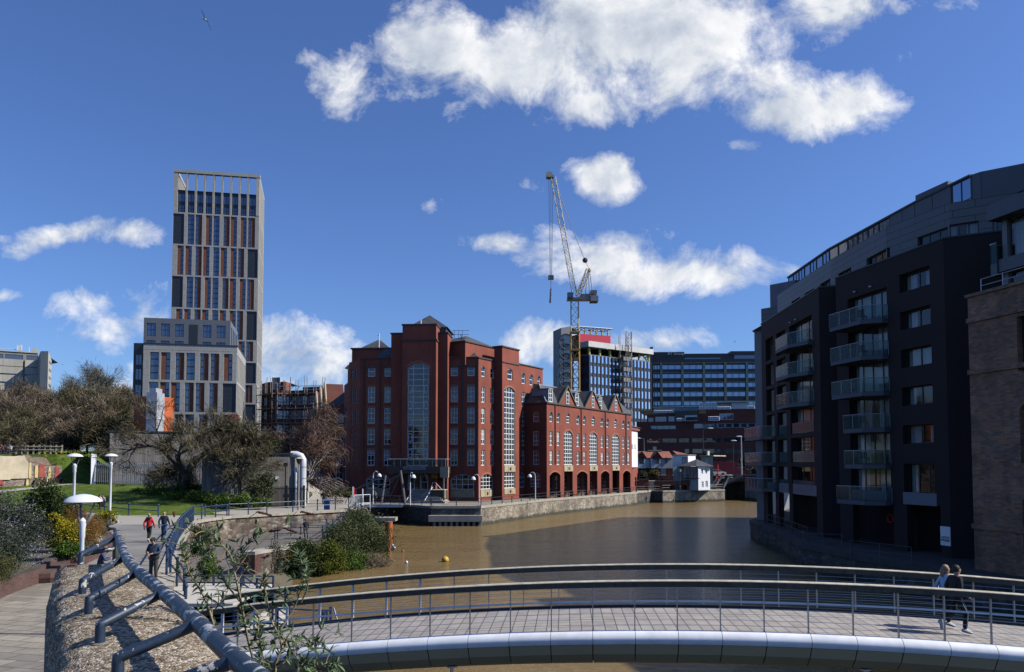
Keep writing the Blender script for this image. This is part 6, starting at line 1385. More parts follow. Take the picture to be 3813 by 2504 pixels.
def car(loc, rz, col, label, group=None):
    t = thing('car', label, 'car', loc, group=group); m = Matrix.Translation(loc) @ Matrix.Rotation(rz, 4, 'Z')
    def ext(pr, y0, y1):
        n = len(pr); mbx = MB(); mbx.add([m @ Vector((x,y0,z_)) for x, z_ in pr]+[m @ Vector((x,y1,z_)) for x, z_ in pr], [(i,(i+1)%n,(i+1)%n+n,i+n) for i in range(n)]+[tuple(range(n-1,-1,-1)),tuple(range(n,2*n))]); return mbx
    ext([(-2.1,.3),(2.1,.3),(2.15,.75),(1.1,.95),(.4,1.45),(-1.3,1.48),(-2.0,1.0),(-2.15,.7)], -.85, .85).build('body', M('car_paint_'+label.split()[0], col, .3), t)
    ext([(-1.7,1.0),(1.0,.98),(.38,1.4),(-1.28,1.42)], -.87, .87).build('side_window', GLASS, t)
    for x in (-1.3,1.35):
        for y in (-.8,.8): mb = MB(); mb.lathe(m @ Vector((x,y,.32)), [(.32,-.1),(.32,.1)], 12, axis=Matrix.Rotation(rz,3,'Z') @ Matrix.Rotation(PI/2,3,'X')); mb.build('wheel', BLACKP, t)
    return t
pcx = P(*D(k,1105,1100),186); car((pcx.x,pcx.y,zr), R(5), (.6,.6,.62), 'silver car on the road below the crimson van and cream house')
# lamps and posts here
def bigpole(kk, xb, yb, yt, d, arm, label, r=.11, col=STEEL):
    b = P(*D(kk,xb,yb), d); zt = P(*D(kk,xb,yt), d).z; t = thing('street_lamp', label, 'street lamp', b); mb = MB(); mb.tube([b,(b.x,b.y,zt)], [r,r*.6], 8); mb.build('pole', col, t)
    e = P(*D(kk,xb+arm,yt-8), d); mb = MB(); mb.tube([(b.x,b.y,zt),(e.x,b.y,e.z)], r*.5, 6); mb.build('arm', col, t); mb = MB(); mb.ball((e.x,b.y,e.z-.05), .75, .22, .16, 10, 5); mb.build('lamp_head', GREYF, t); return t
bigpole('a4',1432,1110,618,175,-36,'tall grey street lamp standing on the road bridge deck', .17)
bigpole('a4',935,840,512,193,90,'tall dark street lamp behind the cream house chimneys', .14, BLACKP)
bigpole('a4',168,800,640,190,-80,'street lamp in front of the brown brick wall beyond the tiled houses', .12, GREYC)
bigpole('a4',1325,1090,672,182,3,'slim dark pole without an arm on the road bridge', .1, BLACKP)
def lantern(b, h, label, col=BLACKP, head=WHITE, s=1.0):
    b = Vector(b); t = thing('lamp_post', label, 'lamp post', b); mb = MB(); mb.tube([b,b+Vector((0,0,.9)),b+Vector((0,0,1.0)),b+Vector((0,0,h-.5))], [.09*s,.09*s,.055*s,.045*s], 8); mb.build('post', col, t)
    mb = MB(); c = b+Vector((0,0,h-.55)); mb.lathe(c, [(.05,0),(.13*s,.05),(.22*s,.42),(.24*s,.5)], 10); mb.build('lantern', head, t); mb = MB(); mb.lathe(c, [(.3*s,.5),(.26*s,.56),(.08*s,.68)], 12); mb.build('lamp_cap', col, t); return t
def gz_(kk, x, y, z): return G(*D(kk,x,y), z)
p = gz_('a4',22,1315,-1); lantern(p, P(*D('a4',18,1022), p.y).z+1, 'black lantern post at the far end of the arcade wing', s=1.6)
p = P(*D('a4',632,1300),160); p.z = -1; lantern(p, P(*D('a4',626,1035), 160).z+1, 'black lantern post in front of the octagonal pavilion', s=1.6)
railing([Vector((Qr[0],Qr[1]+.5,-1)),Vector((Qe[0]-.3,Qe[1]+.5,-1))], 'black railing along the grey quay wall below the white houses', 1.1, 2.6, r=.04, pr=.07)
railing([Vector((Qc[0]-.1,Qc[1]+.6,-1)),Vector((Qc[0]+5,Qc[1]+2.5,-1))], 'black railing between the arcade wing and the recessed slipway', 1.1, 2.4, r=.04, pr=.07)
for kk, x, y, lab in (('a4',1125,1290,'red lifebuoy post on the quay by the steel stairs'),('z4',1118,1272,'red lifebuoy post against the arcade piers')):
    p = gz_(kk,x,y,-1) ; t = thing('lifebuoy_post', lab, 'lifebuoy', p); mb = MB(); mb.tube([p,p+Vector((0,0,4.2 if kk == 'z4' else 5.5))], .12, 6); mb.build('post', RED, t); mb = MB(); c = p+Vector((0,-.2,2.9)); mb.tube([c+Vector((.5*math.cos(i*PI/6),0,.5*math.sin(i*PI/6))) for i in range(13)], .13, 6); mb.build('ring', RED, t)
# promenade lamps with swan necks in front of the red building
def swan(kk, xb, yb, xt, yt, d, label, flip=1):
    b = P(*D(kk,xb,yb), d); b.z = -1; tp = P(*D(kk,xt,yt), d); h = tp.z; t = thing('quay_lamp', label, 'lamp post', b, group='white hooded lamps along the promenade')
    r = .7*flip; mb = MB(); mb.tube([b,(b.x,b.y,1),(b.x,b.y,h-.6),(b.x+r*.15,b.y,h-.2),(b.x+r*.5,b.y,h),(b.x+r*.95,b.y,h-.15)], [.1,.08,.06,.05,.05,.05], 8); mb.build('post', GREYF, t)
    mb = MB(); mb.lathe((b.x+r*1.2,b.y,h-.75), [(.34,0),(.32,.15),(.22,.34),(.08,.46)], 14); mb.build('lamp_head', WHITE, t); return t
swan('a3',620,740,620,248,107,'hooded white lamp left of the office entrance, behind the cable bridge masts'); swan('a3',1237,750,1237,266,104,'hooded white lamp in front of the office doors', .5)
swan('z4',340,1316,340,1135,106,'hooded white lamp at the corner where the sunlit wall begins', -1); swan('z4',723,1300,723,1120,115,'hooded white lamp in the shade before the arcade', -1)
def leafmat(name, cols, tr=.25, ns=.35, rough=.6):
    if len(cols) == 1: cols = [tuple(x*.75 for x in cols[0]), cols[0], tuple(x*1.5 for x in cols[0])]
    m, nt, b = newmat(name); g = nn(nt,'ShaderNodeNewGeometry'); n = len(cols)
    c = ramp(nt, g.outputs['Random Per Island'], [((i+.5)/n,tuple(c)) for i, c in enumerate(cols)])
    c = mixc(nt, 1, c, ramp(nt, noise(nt, g.outputs['Position'], ns, 4, .6), [(.3,(.62,)*3),(.7,(1.25,)*3)]), 'MULTIPLY')
    nt.links.new(c, b.inputs['Base Color']); b.inputs['Roughness'].default_value = rough; b.inputs['Specular IOR Level'].default_value = .12
    if tr:
        t = nn(nt,'ShaderNodeBsdfTranslucent'); nt.links.new(c, t.inputs[0]); mx = nn(nt,'ShaderNodeMixShader'); mx.inputs[0].default_value = tr
        nt.links.new(b.outputs[0], mx.inputs[1]); nt.links.new(t.outputs[0], mx.inputs[2]); nt.links.new(mx.outputs[0], nt.nodes['Material Output'].inputs[0])
    return m
def quadmesh(name, P4, mat):
    n = len(P4); me = bpy.data.meshes.new(name); me.vertices.add(n*4); me.vertices.foreach_set('co', P4.reshape(-1).astype(np.float32))
    me.loops.add(n*4); me.loops.foreach_set('vertex_index', np.arange(n*4, dtype=np.int32)); me.polygons.add(n)
    me.polygons.foreach_set('loop_start', np.arange(0,n*4,4, dtype=np.int32)); me.polygons.foreach_set('loop_total', np.full(n,4, dtype=np.int32))
    me.materials.append(mat); me.update(calc_edges=True); me.validate(); return me
def leaves(pts, size, asp, dirs=None, spread=1.0):
    n = len(pts); d = rng.normal(size=(n,3))*spread
    if dirs is not None: d = d+dirs
    d /= np.linalg.norm(d,axis=1)[:,None]+1e-9; o = rng.normal(size=(n,3)); b = np.cross(d,o); b /= np.linalg.norm(b,axis=1)[:,None]+1e-9
    L = size*rng.uniform(.6,1.3,(n,1)); a = d*L*.5; b = b*L*asp*.5
    return np.stack([pts-a, pts+b, pts+a, pts-b],1)
def clumps(c, r, n, k, cr=.28, shell=.55, flat=.0):
    c = np.array(c); r = np.array(r); v = rng.normal(size=(k,3)); v /= np.linalg.norm(v,axis=1)[:,None]
    cc = v*(shell+(1-shell)*rng.random((k,1)))
    cc[:,2] = np.where(cc[:,2] < -.5, cc[:,2]*.6, cc[:,2]); w = rng.uniform(.5,1.4,k); idx = rng.choice(k, n, p=w/w.sum())
    p = cc[idx]+rng.normal(size=(n,3))*cr*w[idx][:,None]*.6
    return c+p*r, p
def addmesh(name, me, parent=None, loc=(0,0,0), label=None, cat=None, group=None, kind=None):
    o = bpy.data.objects.new(name, me); C.objects.link(o); o.location = loc; o.parent = parent; ORG[o.name] = Vector(loc)
    if label: tag(o, label, cat, group, kind or 'thing')
    return o
LEAFD = leafmat('dark_leaf', [(.014,.028,.009),(.03,.055,.014),(.055,.085,.022),(.095,.12,.04)])
LEAFG = leafmat('green_leaf', [(.03,.065,.012),(.06,.12,.02),(.10,.17,.03),(.16,.22,.05)])
LEAFIV = leafmat('ivy_leaf', [(.018,.034,.012),(.042,.062,.02),(.085,.105,.04),(.15,.16,.075)])
LEAFY = leafmat('yellow_leaf', [(.11,.14,.015),(.24,.23,.02),(.42,.34,.02),(.55,.42,.03)])
LEAFO = leafmat('orange_twig', [(.20,.09,.02),(.34,.16,.04),(.42,.22,.06),(.28,.17,.07)])
LEAFR = leafmat('rosemary_leaf', [(.018,.030,.016),(.035,.05,.028),(.065,.08,.05),(.11,.12,.10)])
FLP = leafmat('mauve_flower', [(.28,.29,.42),(.42,.43,.58),(.55,.57,.70)])
FLW = leafmat('white_flower', [(.6,.62,.5),(.8,.8,.7)])
TWIG = leafmat('bare_twig', [(.08,.06,.042),(.145,.108,.075),(.21,.16,.11),(.28,.225,.15)], tr=0)
TWIGD = leafmat('dark_twig', [(.045,.038,.022),(.085,.072,.040),(.13,.11,.06),(.18,.155,.085)], tr=0)
TWIGB = leafmat('birch_twig', [(.09,.055,.04),(.15,.09,.065),(.20,.13,.10)], tr=0)
DRY = leafmat('dry_stalk', [(.12,.09,.055),(.22,.17,.10),(.33,.26,.16)], tr=.1)
BARK = M('bark', (.085,.068,.052), .9, var=.35, scale=3, bump=.5); BARKL = M('pale_bark', (.60,.56,.50), .8, var=.35, scale=2.5)
def bush(name, label, cat, c, r, n, mat, size=.12, asp=.5, k=40, cr=.3, group=None, extra=(), stems=True, kind=None, shell=.5):
    c = Vector(c); t = thing(name, label, cat, (c.x,c.y,c.z-r[2]), group=group, kind=kind)
    p, _ = clumps((0,0,r[2]), r, n, k, cr, shell); p[:,2] = np.maximum(p[:,2], .02)
    addmesh('foliage', quadmesh('foliage', leaves(p, size, asp), mat), t)
    for (m2, n2, s2, a2, nm) in extra:
        q, v = clumps((0,0,r[2]), (r[0]*1.02,r[1]*1.02,r[2]*1.02), n2, k, cr*.8, .8); q[:,2] = np.maximum(q[:,2], .1); addmesh(nm, quadmesh(nm, leaves(q, s2, a2), m2), t)
    if stems:
        mb = MB()
        for i in range(7):
            a = random.uniform(0,2*PI); e = Vector((math.cos(a)*r[0]*.6, math.sin(a)*r[1]*.6, r[2]*random.uniform(.8,1.5))); mb.tube([(c.x,c.y,c.z-r[2]),(c.x+e.x*.5,c.y+e.y*.5,c.z-r[2]+e.z*.45),(c.x+e.x,c.y+e.y,c.z-r[2]+e.z)], [.04,.03,.012], 5)
        mb.build('stem', BARK, t)
    return t
def grow(mb, tips, p, d, L, r, lev, spread, up, nseg=3, kids=(3,4), ratio=.68, gnarl=.25, minr=.02, sides=6):
    pts = [p]; q = Vector(p); dd = Vector(d)
    for i in range(nseg):
        dd = (dd+Vector((random.gauss(0,gnarl),random.gauss(0,gnarl),random.gauss(0,gnarl)+up))).normalized(); q = q+dd*L/nseg; pts.append(q.copy())
    rs = [max(minr*.6, r*(1-.45*i/nseg)) for i in range(nseg+1)]
    mb.tube(pts, rs, max(3,sides), cap=False)
    if lev == 0: tips.append((pts[-1], dd)); tips.append((pts[-2], dd)); return
    for i in range(random.randint(*kids)):
        b = pts[-1] if i < 2 else pts[random.randint(1,nseg)]
        ax = Vector((random.gauss(0,1),random.gauss(0,1),random.gauss(0,1))).cross(dd).normalized(); nd = (dd+ax*random.uniform(spread*.5,spread*1.2)).normalized()
        grow(mb, tips, b, nd, L*random.uniform(ratio*.85,ratio*1.1), r*.58, lev-1, spread, up, nseg, kids, ratio, gnarl, minr, sides-1)
def baretree(name, label, base, H, Rw, bark=BARK, twig=TWIG, ntw=14, tl=.7, levs=4, group=None, up=.06, spread=.75, ivy=None, seed=1, tw=.045, lean=(0,0), trunk=.26, r0=None, yel=0, droop=0, sz=1.0):
    random.seed(seed); base = Vector(base); t = thing(name, label, 'tree', base, group=group); mb = MB(); tips = []
    r0 = r0 or H*.022; L0 = H*trunk; top = base+Vector((lean[0],lean[1],L0)); mb.tube([base-Vector((0,0,.3)),base+Vector((lean[0]*.4,lean[1]*.4,L0*.5)),top], [r0*1.25,r0,r0*.85], 8, cap=False)
    n = 5
    for i in range(n):
        a = 2*PI*i/n+random.uniform(-.4,.4); tilt = Rw/H*random.uniform(.7,1.5); d = Vector((math.cos(a)*tilt*1.3, math.sin(a)*tilt*1.3, 1)).normalized()
        grow(mb, tips, top-Vector((0,0,random.uniform(0,L0*.35))), d, H*.27*random.uniform(.8,1.15), r0*.55, levs-1, spread, up, sides=6, minr=.02 if H > 6 else .012)
    # scale so that the crown reaches the asked height and width
    vs = np.array(mb.v)-np.array(base); hz = np.percentile(vs[:,2],99.3); wx = np.percentile(np.abs(vs[:,0]),98); sx, sz_ = min(2.2,Rw/wx), H/hz
    w = np.clip((vs[:,2]-L0*.4)/(L0*.6),0,1); vs[:,0] *= 1+(sx-1)*w; vs[:,1] *= 1+(sx-1)*w; vs[:,2] *= sz_; mb.v = [tuple(v) for v in vs+np.array(base)]
    mb.build('trunk', bark, t, smooth=True)
    tp = np.array([[(q.x-base.x)*sx,(q.y-base.y)*sx,(q.z-base.z)*sz_] for q, _ in tips]); td = np.array([list(d) for _, d in tips])
    idx = rng.integers(0,len(tp),len(tp)*ntw); dirs = td[idx]*1.1+np.array([0,0,-droop]); off_ = rng.normal(size=(len(idx),3))*tl*.36*sz+td[idx]*tl*.3
    addmesh('crown', quadmesh('crown', leaves(tp[idx]+off_, tl, tw/tl*2, dirs, .5), twig), t)
    if yel:
        q = tp[rng.integers(0,len(tp),yel)]; q = q[q[:,2] > H*.35]; addmesh('blossom', quadmesh('blossom', leaves(q+rng.normal(size=q.shape)*.3, .22, .7), LEAFY), t)
    if ivy:
        p, _ = clumps((lean[0]*.4,lean[1]*.4,L0*.55), (r0*2.6,r0*2.6,L0*.75), ivy, 24, .35, .6); p[:,2] = np.maximum(p[:,2],0); addmesh('ivy', quadmesh('ivy', leaves(p,.16,.7), LEAFD), t)
    return t
def ground(x, y): return hU(x, y)
# ---- bare trees on the left
spec = [ # X, topY, d, half width px, seed, label
 (15,902,112,95,11,'broad bare brown tree at the end of the timber rail fence'),
 (85,915,135,80,12,'bare tree directly below the concrete block and its stair tower'),
 (150,918,128,75,13,'bare tree between the concrete block and the tallest bare tree'),
 (232,862,132,56,14,'tallest bare tree, its fine twigs against the white cloud'),
 (284,912,138,30,15,'bare tree touching the dark glazed edge of the pale block'),
 (60,965,104,85,16,'low bare tree behind the people sitting on the ruin'),
 (205,940,108,70,17,'bare tree dusted with yellow blossom behind the far lamps'),
 (270,940,112,34,18,'slim bare tree just left of the orange stack'),
 (35,930,120,80,20,'bare tree filling the gap left of the concrete stair tower'),(118,925,118,60,21,'bushy bare tree in front of the gap right of the stair tower'),(185,905,122,60,22,'slender bare tree left of the tallest one'),(258,930,120,42,23,'thick bare tree just right of the tallest one'),(238,985,104,50,24,'low twiggy tree above the palisade gate'),(170,995,104,50,25,'low brown tree behind the daffodil bank'),
 (130,975,112,70,19,'twiggy brown tree rising behind the middle of the timber fence')]
for X, Y, d, hw, sd2, lab in spec:
    p = P(X,Y,d); g = ground(p.x,d); H = p.z-g; Rw = hw*d/F
    baretree('bare_tree', lab, (p.x,d,g), H, Rw, seed=sd2, ntw=26, tl=1.25, tw=.024, group='bare trees at the top of the park', levs=4, yel=500 if sd2 == 17 else 0, trunk=.16, twig=TWIG if sd2 % 2 else TWIGD)
p = P(418,955,80); g = ground(p.x,80)
baretree('gnarled_tree', 'dense dark gnarled tree with an ivy covered trunk in front of the timber building', (p.x+.4,80,g), p.z-g, 6.9, seed=31, ntw=34, tl=.8, tw=.02, twig=TWIGD, levs=4, ivy=1800, trunk=.18, lean=(.3,0), spread=.95, up=.0, r0=.3, sz=1.2)
p = P(560,985,79); g = ground(p.x,79)
baretree('thin_tree', 'thin open bare tree between the gnarled tree and the green laurel', (p.x,79,g), p.z-g, 3.0, seed=33, ntw=24, tl=.75, tw=.02, twig=TWIGD, levs=4, trunk=.22)
p = P(722,962,90); g = 0
bt_ = baretree('birch_tree', 'bare white stemmed birch with drooping brown twigs beside the timber building', (P(715,1160,90).x,90,-.05), p.z-g, 4.3, bark=BARKL, twig=TWIGB, seed=41, ntw=30, tl=1.1, tw=.02, levs=4, trunk=.12, spread=.6, up=.10, droop=.9, r0=.16)
# fallen pale branch sprays beside it
random.seed(5); mb = MB(); tips = []; b0_ = Vector((P(712,1118,88).x,88,P(712,1118,88).z))
for i in range(9):
    a = random.uniform(-.5,.35); pts = [b0_]; q = b0_.copy(); d_ = Vector((math.cos(a*.5),random.uniform(-.2,.2),.55-.12*i)).normalized()
    for j in range(6): d_ = (d_+Vector((.08,0,-.17))).normalized(); q = q+d_*.75; pts.append(q.copy()); tips.append((q.copy(),d_.copy()))
    mb.tube(pts, [.05,.045,.04,.03,.025,.02,.01], 5)
mb.build('low_branch', BARKL, bt_); tp = np.array([list(q-org(bt_)) for q, _ in tips]); td = np.array([list(q) for _, q in tips]); idx = rng.integers(0,len(tp),900); addmesh('low_twigs', quadmesh('low_twigs', leaves(tp[idx]+rng.normal(size=(900,3))*.3,.7,.08,td[idx]+np.array([0,0,-.5]),.6), TWIGB), bt_)
# ---- evergreen and flowering shrubs
def bushD(name, label, cat, X, Yt, Yb, hw, d, n, mat, zb=None, **kw):
    a, b = P(X,Yt,d), P(X,Yb,d); rz_ = (a.z-b.z)/2; return bush(name, label, cat, (a.x,d,b.z+rz_), (hw*d/F, kw.pop('dy',hw*d/F*.8), rz_), n, mat, **kw)
bushD('laurel_bush', 'rounded bright green laurel behind the flat timber roof', 'shrub', 625,1014,1085,44,92, 5000, LEAFG, size=.28, k=60)
bushD('shrub', 'loose leafy shrub against the left part of the grey timber wall', 'shrub', 600,1085,1172,38,79, 3200, LEAFIV, size=.2, k=40, cr=.35)
bushD('shrub', 'dark twiggy shrub between the gnarled tree and the timber wall', 'shrub', 540,1075,1150,45,81, 3200, LEAFD, size=.2, k=40, cr=.35)
for i, (X, Y0, Y1, hw, d, m_) in enumerate(((320,1135,1160,28,84,LEAFD),(362,1130,1162,34,82,LEAFG),(410,1142,1172,36,79,LEAFG),(462,1140,1176,36,78,LEAFG),(510,1145,1182,34,76,LEAFG),(560,1148,1184,34,76,LEAFG),(604,1156,1184,26,77,LEAFG),(282,1128,1146,26,88,LEAFD),(232,1122,1138,28,92,LEAFD))):
    bushD('low_shrub', ['low dark shrub under the right end of the palisade','mid green shrub at the left foot of the gnarled tree','leafy green shrub right below the gnarled tree','bright green shrub between the gnarled and thin trees','low green shrub at the lawn edge below the thin tree','spreading green shrub at the lawn edge near the timber wall','last small green shrub before the timber wall','dark low shrub behind the second far lamp','dark low shrub under the palisade gate'][i], 'shrub', X,Y0,Y1,hw,d, 1700, m_, size=.2, k=26, cr=.35, group='shrubs along the top of the lawn', stems=False)
bushD('yellow_shrub', 'yellow flowering shrub on the slope left of the palisade gate', 'shrub', 180,1050,1105,26,97, 2200, LEAFY if False else leafmat('lime_leaf', [(.06,.10,.012),(.14,.18,.02),(.26,.27,.03)]), size=.22, k=30)
for X, Y0, Y1, hw, d, lab in ((770,1130,1160,18,96,'small dark shrub left of the slim lamp post beyond the path'),(800,1132,1162,16,95,'small green shrub right of the slim lamp post beyond the path'),(700,1142,1162,22,97,'low ivy clump at the foot of the birch')):
    bushD('small_shrub', lab, 'shrub', X,Y0,Y1,hw,d, 1300, LEAFG if hw == 18 else LEAFIV, size=.2, k=20, stems=False)
# daffodils
mb = MB(); q = []
for i in range(260):
    X = random.uniform(155,268) if i % 2 else random.uniform(150,205); p = P(X, 1060+random.uniform(-3,3), 100); q.append((p.x, 94+random.uniform(-2,6), 0))
q = np.array([(a,b,hG(a,b)+.35) for a,b,_ in q]); dfo = addmesh('daffodils', quadmesh('daffodils', leaves(q-q[0], .3, .8), LEAFY), None, tuple(q[0]), 'patch of yellow daffodils on the bank by the timber fence', 'flowers', kind='stuff')
# ---- planting bed close to the square
bush('rosemary_bush', 'tall sprawling rosemary bush speckled with pale mauve flowers', 'shrub', (-19.75,28.6,1.75), (2.25,2.1,1.75), 46000, LEAFR, size=.09, asp=.35, k=170, cr=.16, extra=[(FLP,3000,.034,.8,'flowers')], shell=.62)
bush('trailing_shrub', 'olive green shrub trailing over the planter edge below the rosemary', 'shrub', (-18.0,25.9,.85), (1.05,1.3,.85), 16000, leafmat('olive_leaf', [(.03,.035,.012),(.06,.065,.02),(.10,.10,.035),(.15,.14,.06)]), size=.06, asp=.35, k=90, cr=.2, shell=.6)
bushD('dark_evergreen', 'dark broadleaf evergreen behind the rosemary', 'shrub', 108,1132,1262,46,36, 9000, LEAFD, size=.13, k=60, cr=.28)
bushD('dark_evergreen', 'dark evergreen between the rosemary and the far lamp', 'shrub', 148,1160,1250,34,38, 6000, LEAFD, size=.13, k=45, cr=.28)
bushD('golden_shrub', 'golden yellow leaved shrub at the foot of the far lamp', 'shrub', 148,1200,1288,38,33, 10000, LEAFY, size=.085, k=60, cr=.28)
bushD('golden_shrub', 'small yellow shrub tucked between the rosemary and the dark evergreen', 'shrub', 126,1192,1218,16,31, 1800, LEAFY, size=.08, k=20)
bushD('green_shrub', 'fresh green shrub below the golden one', 'shrub', 158,1258,1302,30,31, 5000, LEAFG, size=.08, k=45, cr=.28)
bushD('orange_shrub', 'feathery orange brown shrub behind the near lamp post', 'shrub', 186,1186,1276,44,36, 15000, LEAFO, size=.16, asp=.07, k=70, cr=.35, stems=False)
bushD('grey_grass', 'tuft of grey green grass leaning from the bed towards the path', 'grass tuft', 226,1198,1255,20,42, 4200, leafmat('grey_grass', [(.10,.11,.05),(.18,.18,.09),(.27,.25,.14)]), size=.3, asp=.05, k=24, stems=False)
bushD('golden_shrub', 'bright yellow shrub beside the second far lamp and the seated reader', 'shrub', 246,1186,1222,22,48, 3600, LEAFY, size=.12, k=34)
bushD('white_flowers', 'low clump of white spring flowers at the edge of the bed', 'flowers', 218,1240,1266,18,40, 2200, LEAFG, size=.1, k=24, stems=False, extra=[(FLW,500,.08,.9,'flowers')])
bushD('low_planting', 'low mixed ground planting along the inner brick edge', 'shrub', 190,1262,1292,46,34, 4200, LEAFIV, size=.08, k=44, stems=False)
# ---- ivy masses on the river bank
def drape(name, label, X, Yt, Yb, hw, d, n, mat, size=.13, k=70, dy=None, extra=(), asp=.5):
    return bushD(name, label, 'ivy', X,Yt,Yb,hw,d, n, mat, size=size, k=k, asp=asp, cr=.3, stems=False, dy=dy or hw*d/F, extra=list(extra))
drape('ivy_bank', 'rounded mass of ivy on the river wall by the orange mooring pile', 846,1192,1328,60,66.5, 22000, LEAFIV, .16, 150, 3.2)
drape('ivy_bank', 'leafy ivy shoulder sloping from the round ivy mass to the lower walk', 792,1222,1335,42,62.5, 13000, LEAFIV, .15, 90, 2.4)
drape('ivy_bank', 'ivy and bramble below the landing where the cable bridge starts', 826,1185,1275,34,72, 8000, LEAFIV, .17, 60, 2.5)
drape('ivy_bank', 'dark ivy covering the wall below the man leaning on the rail', 703,1260,1346,64,56.5, 17000, LEAFD, .15, 110, 2.2, extra=[(LEAFY,500,.13,.7,'yellow_leaves')])
drape('ivy_bank', 'yellow green ivy strip between the two darker ivy masses', 768,1262,1342,34,57, 9000, leafmat('lime_ivy', [(.05,.08,.015),(.12,.15,.02),(.22,.22,.04)]), .14, 36, 1.5)
drape('reeds', 'dry brown stalks at the waterline below the ivy', 862,1290,1338,46,62, 9000, DRY, .55, 60, 2.0, asp=.05)
drape('bramble', 'green bramble at the waterline left of the dry stalks', 815,1282,1345,36,60, 6500, LEAFG, .15, 40, 1.6)
drape('ivy_bank', 'grey stemmed creeper over the broken brick pier', 636,1262,1350,26,53, 5000, leafmat('grey_creeper', [(.06,.06,.035),(.13,.12,.08),(.22,.20,.14)]), .12, 40, 1.0)
drape('ivy_bank', 'ivy hanging over the end of the steep railed wall', 462,1222,1300,22,40, 4200, LEAFD, .10, 36, .8)
drape('ivy_bank', 'ivy on the lower wall beside the blue steps railing', 486,1290,1352,22,34, 4200, LEAFG, .09, 36, .7)
for X, Y0, Y1, hw, d, lab in ((2416-1700,1086,1112,20,160,'x'),):
    pass
k = 'a4'
for X0, X1, Y0, Y1, lab in ((100,225,1050,1190,'wispy green shrub by the base of the narrow white house'),(240,360,1050,1130,'pale spiky shrub in front of the tiled houses')):
    a, b = D(k,X0,Y0), D(k,X1,Y1); bushD('garden_shrub', lab, 'shrub', (a[0]+b[0])/2, a[1], b[1], (b[0]-a[0])/2, 164, 1500, LEAFIV if X0 == 100 else leafmat('straw_leaf', [(.08,.09,.03),(.2,.18,.07)]), size=.4, k=26)
a = D(k,1540,960); p = P(a[0],D(k,0,890)[1],185); baretree('pollarded_tree', 'small bare twisted tree on the road bridge beside the grey lamp', (p.x,185,1.5), p.z-1.5, 4.2, seed=77, ntw=4, tl=.8, tw=.09, levs=3, twig=TWIGD, trunk=.3)
# ------------------------------------------------ stone retaining wall with blue railing
rw = thing('retaining_wall', 'curved rubble retaining wall with pale coping between the park path and the lower walk', 'wall', (-20,60,-3))
ys = [28,31,33,37,41,45,49,53,57,60,62,64,66,67.5,69,71,73,74.5,75.6,76.3,76.5]
wp = [(xR(y),y) for y in ys]; wp = wp[:-1]+[(-15.6,76.6),(-16.6,77.2)]
mb = MB(); cp = MB(); nrm = []
for i, p in enumerate(wp):
    a, b = Vector(wp[max(i-1,0)]), Vector(wp[min(i+1,len(wp)-1)]); d = (b-a).normalized(); nrm.append(Vector((d.y,-d.x)))
def strip(m, o0, o1, z0, z1):
    for i in range(len(wp)-1):
        p, q = Vector(wp[i]), Vector(wp[i+1]); n, m_ = nrm[i], nrm[i+1]
        A = [(p.x+n.x*o,p.y+n.y*o) for o in (o0,o1)]; B = [(q.x+m_.x*o,q.y+m_.y*o) for o in (o0,o1)]
        m.add([(*A[0],z0),(*A[1],z0),(*A[1],z1),(*A[0],z1),(*B[0],z0),(*B[1],z0),(*B[1],z1),(*B[0],z1)],[(0,1,2,3),(7,6,5,4),(3,2,6,7),(1,5,6,2),(0,3,7,4)])
strip(mb, -.3, .22, -3.4, -.12); mb.build('wall_face', RUBBLE, rw); strip(cp, -.35, .34, -.12, .10); cp.build('coping', COPING, rw)
wpt = [Vector((x,y,.1)) for x, y in wp]
railing([p for p in wpt if 30 < p.y < 62.5], 'navy blue railing running down the steep edge of the path past the walkers', 1.12, 1.45, BLUEP, 2, .038, .05, knob=True)
railing([p for p in wpt if 61.5 < p.y < 75.9], 'navy blue railing curving along the coping in front of the lawn', 1.0, 2.1, BLUEP, 2, .034, .055, knob=True)
railing([Vector((xQp(y)-.1,y,hL(0,y))) for y in (66.2,69,72,74,76,78.4)], 'navy blue railing climbing beside the ivy up to the cable bridge', 1.05, 1.7, BLUEP, 2, .035, .055, knob=True)
railing([(-15.9,66.0,-1.9),(-20.2,65.6,-1.95)], 'navy blue railing across the lower walk beside the leaning man', 1.05, 1.9, BLUEP, 2, .035, .055, knob=True)
railing([(-16.7,69.2,-1.5),(-18.6,68.8,-1.5),(-20.1,66.0,-1.9)], 'short navy blue railing behind the leaning man on the lower walk', 1.05, 1.6, BLUEP, 2, .03, .05, knob=True)
railing([(-30.5,66.3,.02),(-34,68.2,.05),(-40,71.5,.3),(-47,75,.7)], 'low blue fence along the footpath behind the lamps', .95, 3.0, BLUEP, 2, .04, .06, knob=True)
railing([(-26.5,66.4,0),(-24.8,66.9,0)], 'single blue rail end beside the lawn corner above the coping', .9, 1.6, BLUEP, 2, .04, .055, knob=True)
bo = None
for i, x in enumerate((815,833,850,868,884)):
    p = G(*D('a8',x,582),0)
    if bo is None:
        bo = thing('bollard', 'bright blue bollard in the tight row at the end of the coping railing', 'bollard', p, group='blue bollards at the end of the railing'); mb = MB(); mb.tube([p,p+Vector((0,0,1.0))], .07, 8); mb.build('post', M('bright_blue_paint', (.02,.07,.28), .4), bo); mb = MB(); mb.ball(p+Vector((0,0,1.02)), .09, n=8, m=5); mb.build('knob', bpy.data.materials['bright_blue_paint'], bo)
    else: c = copy_tree(bo); c.location = p
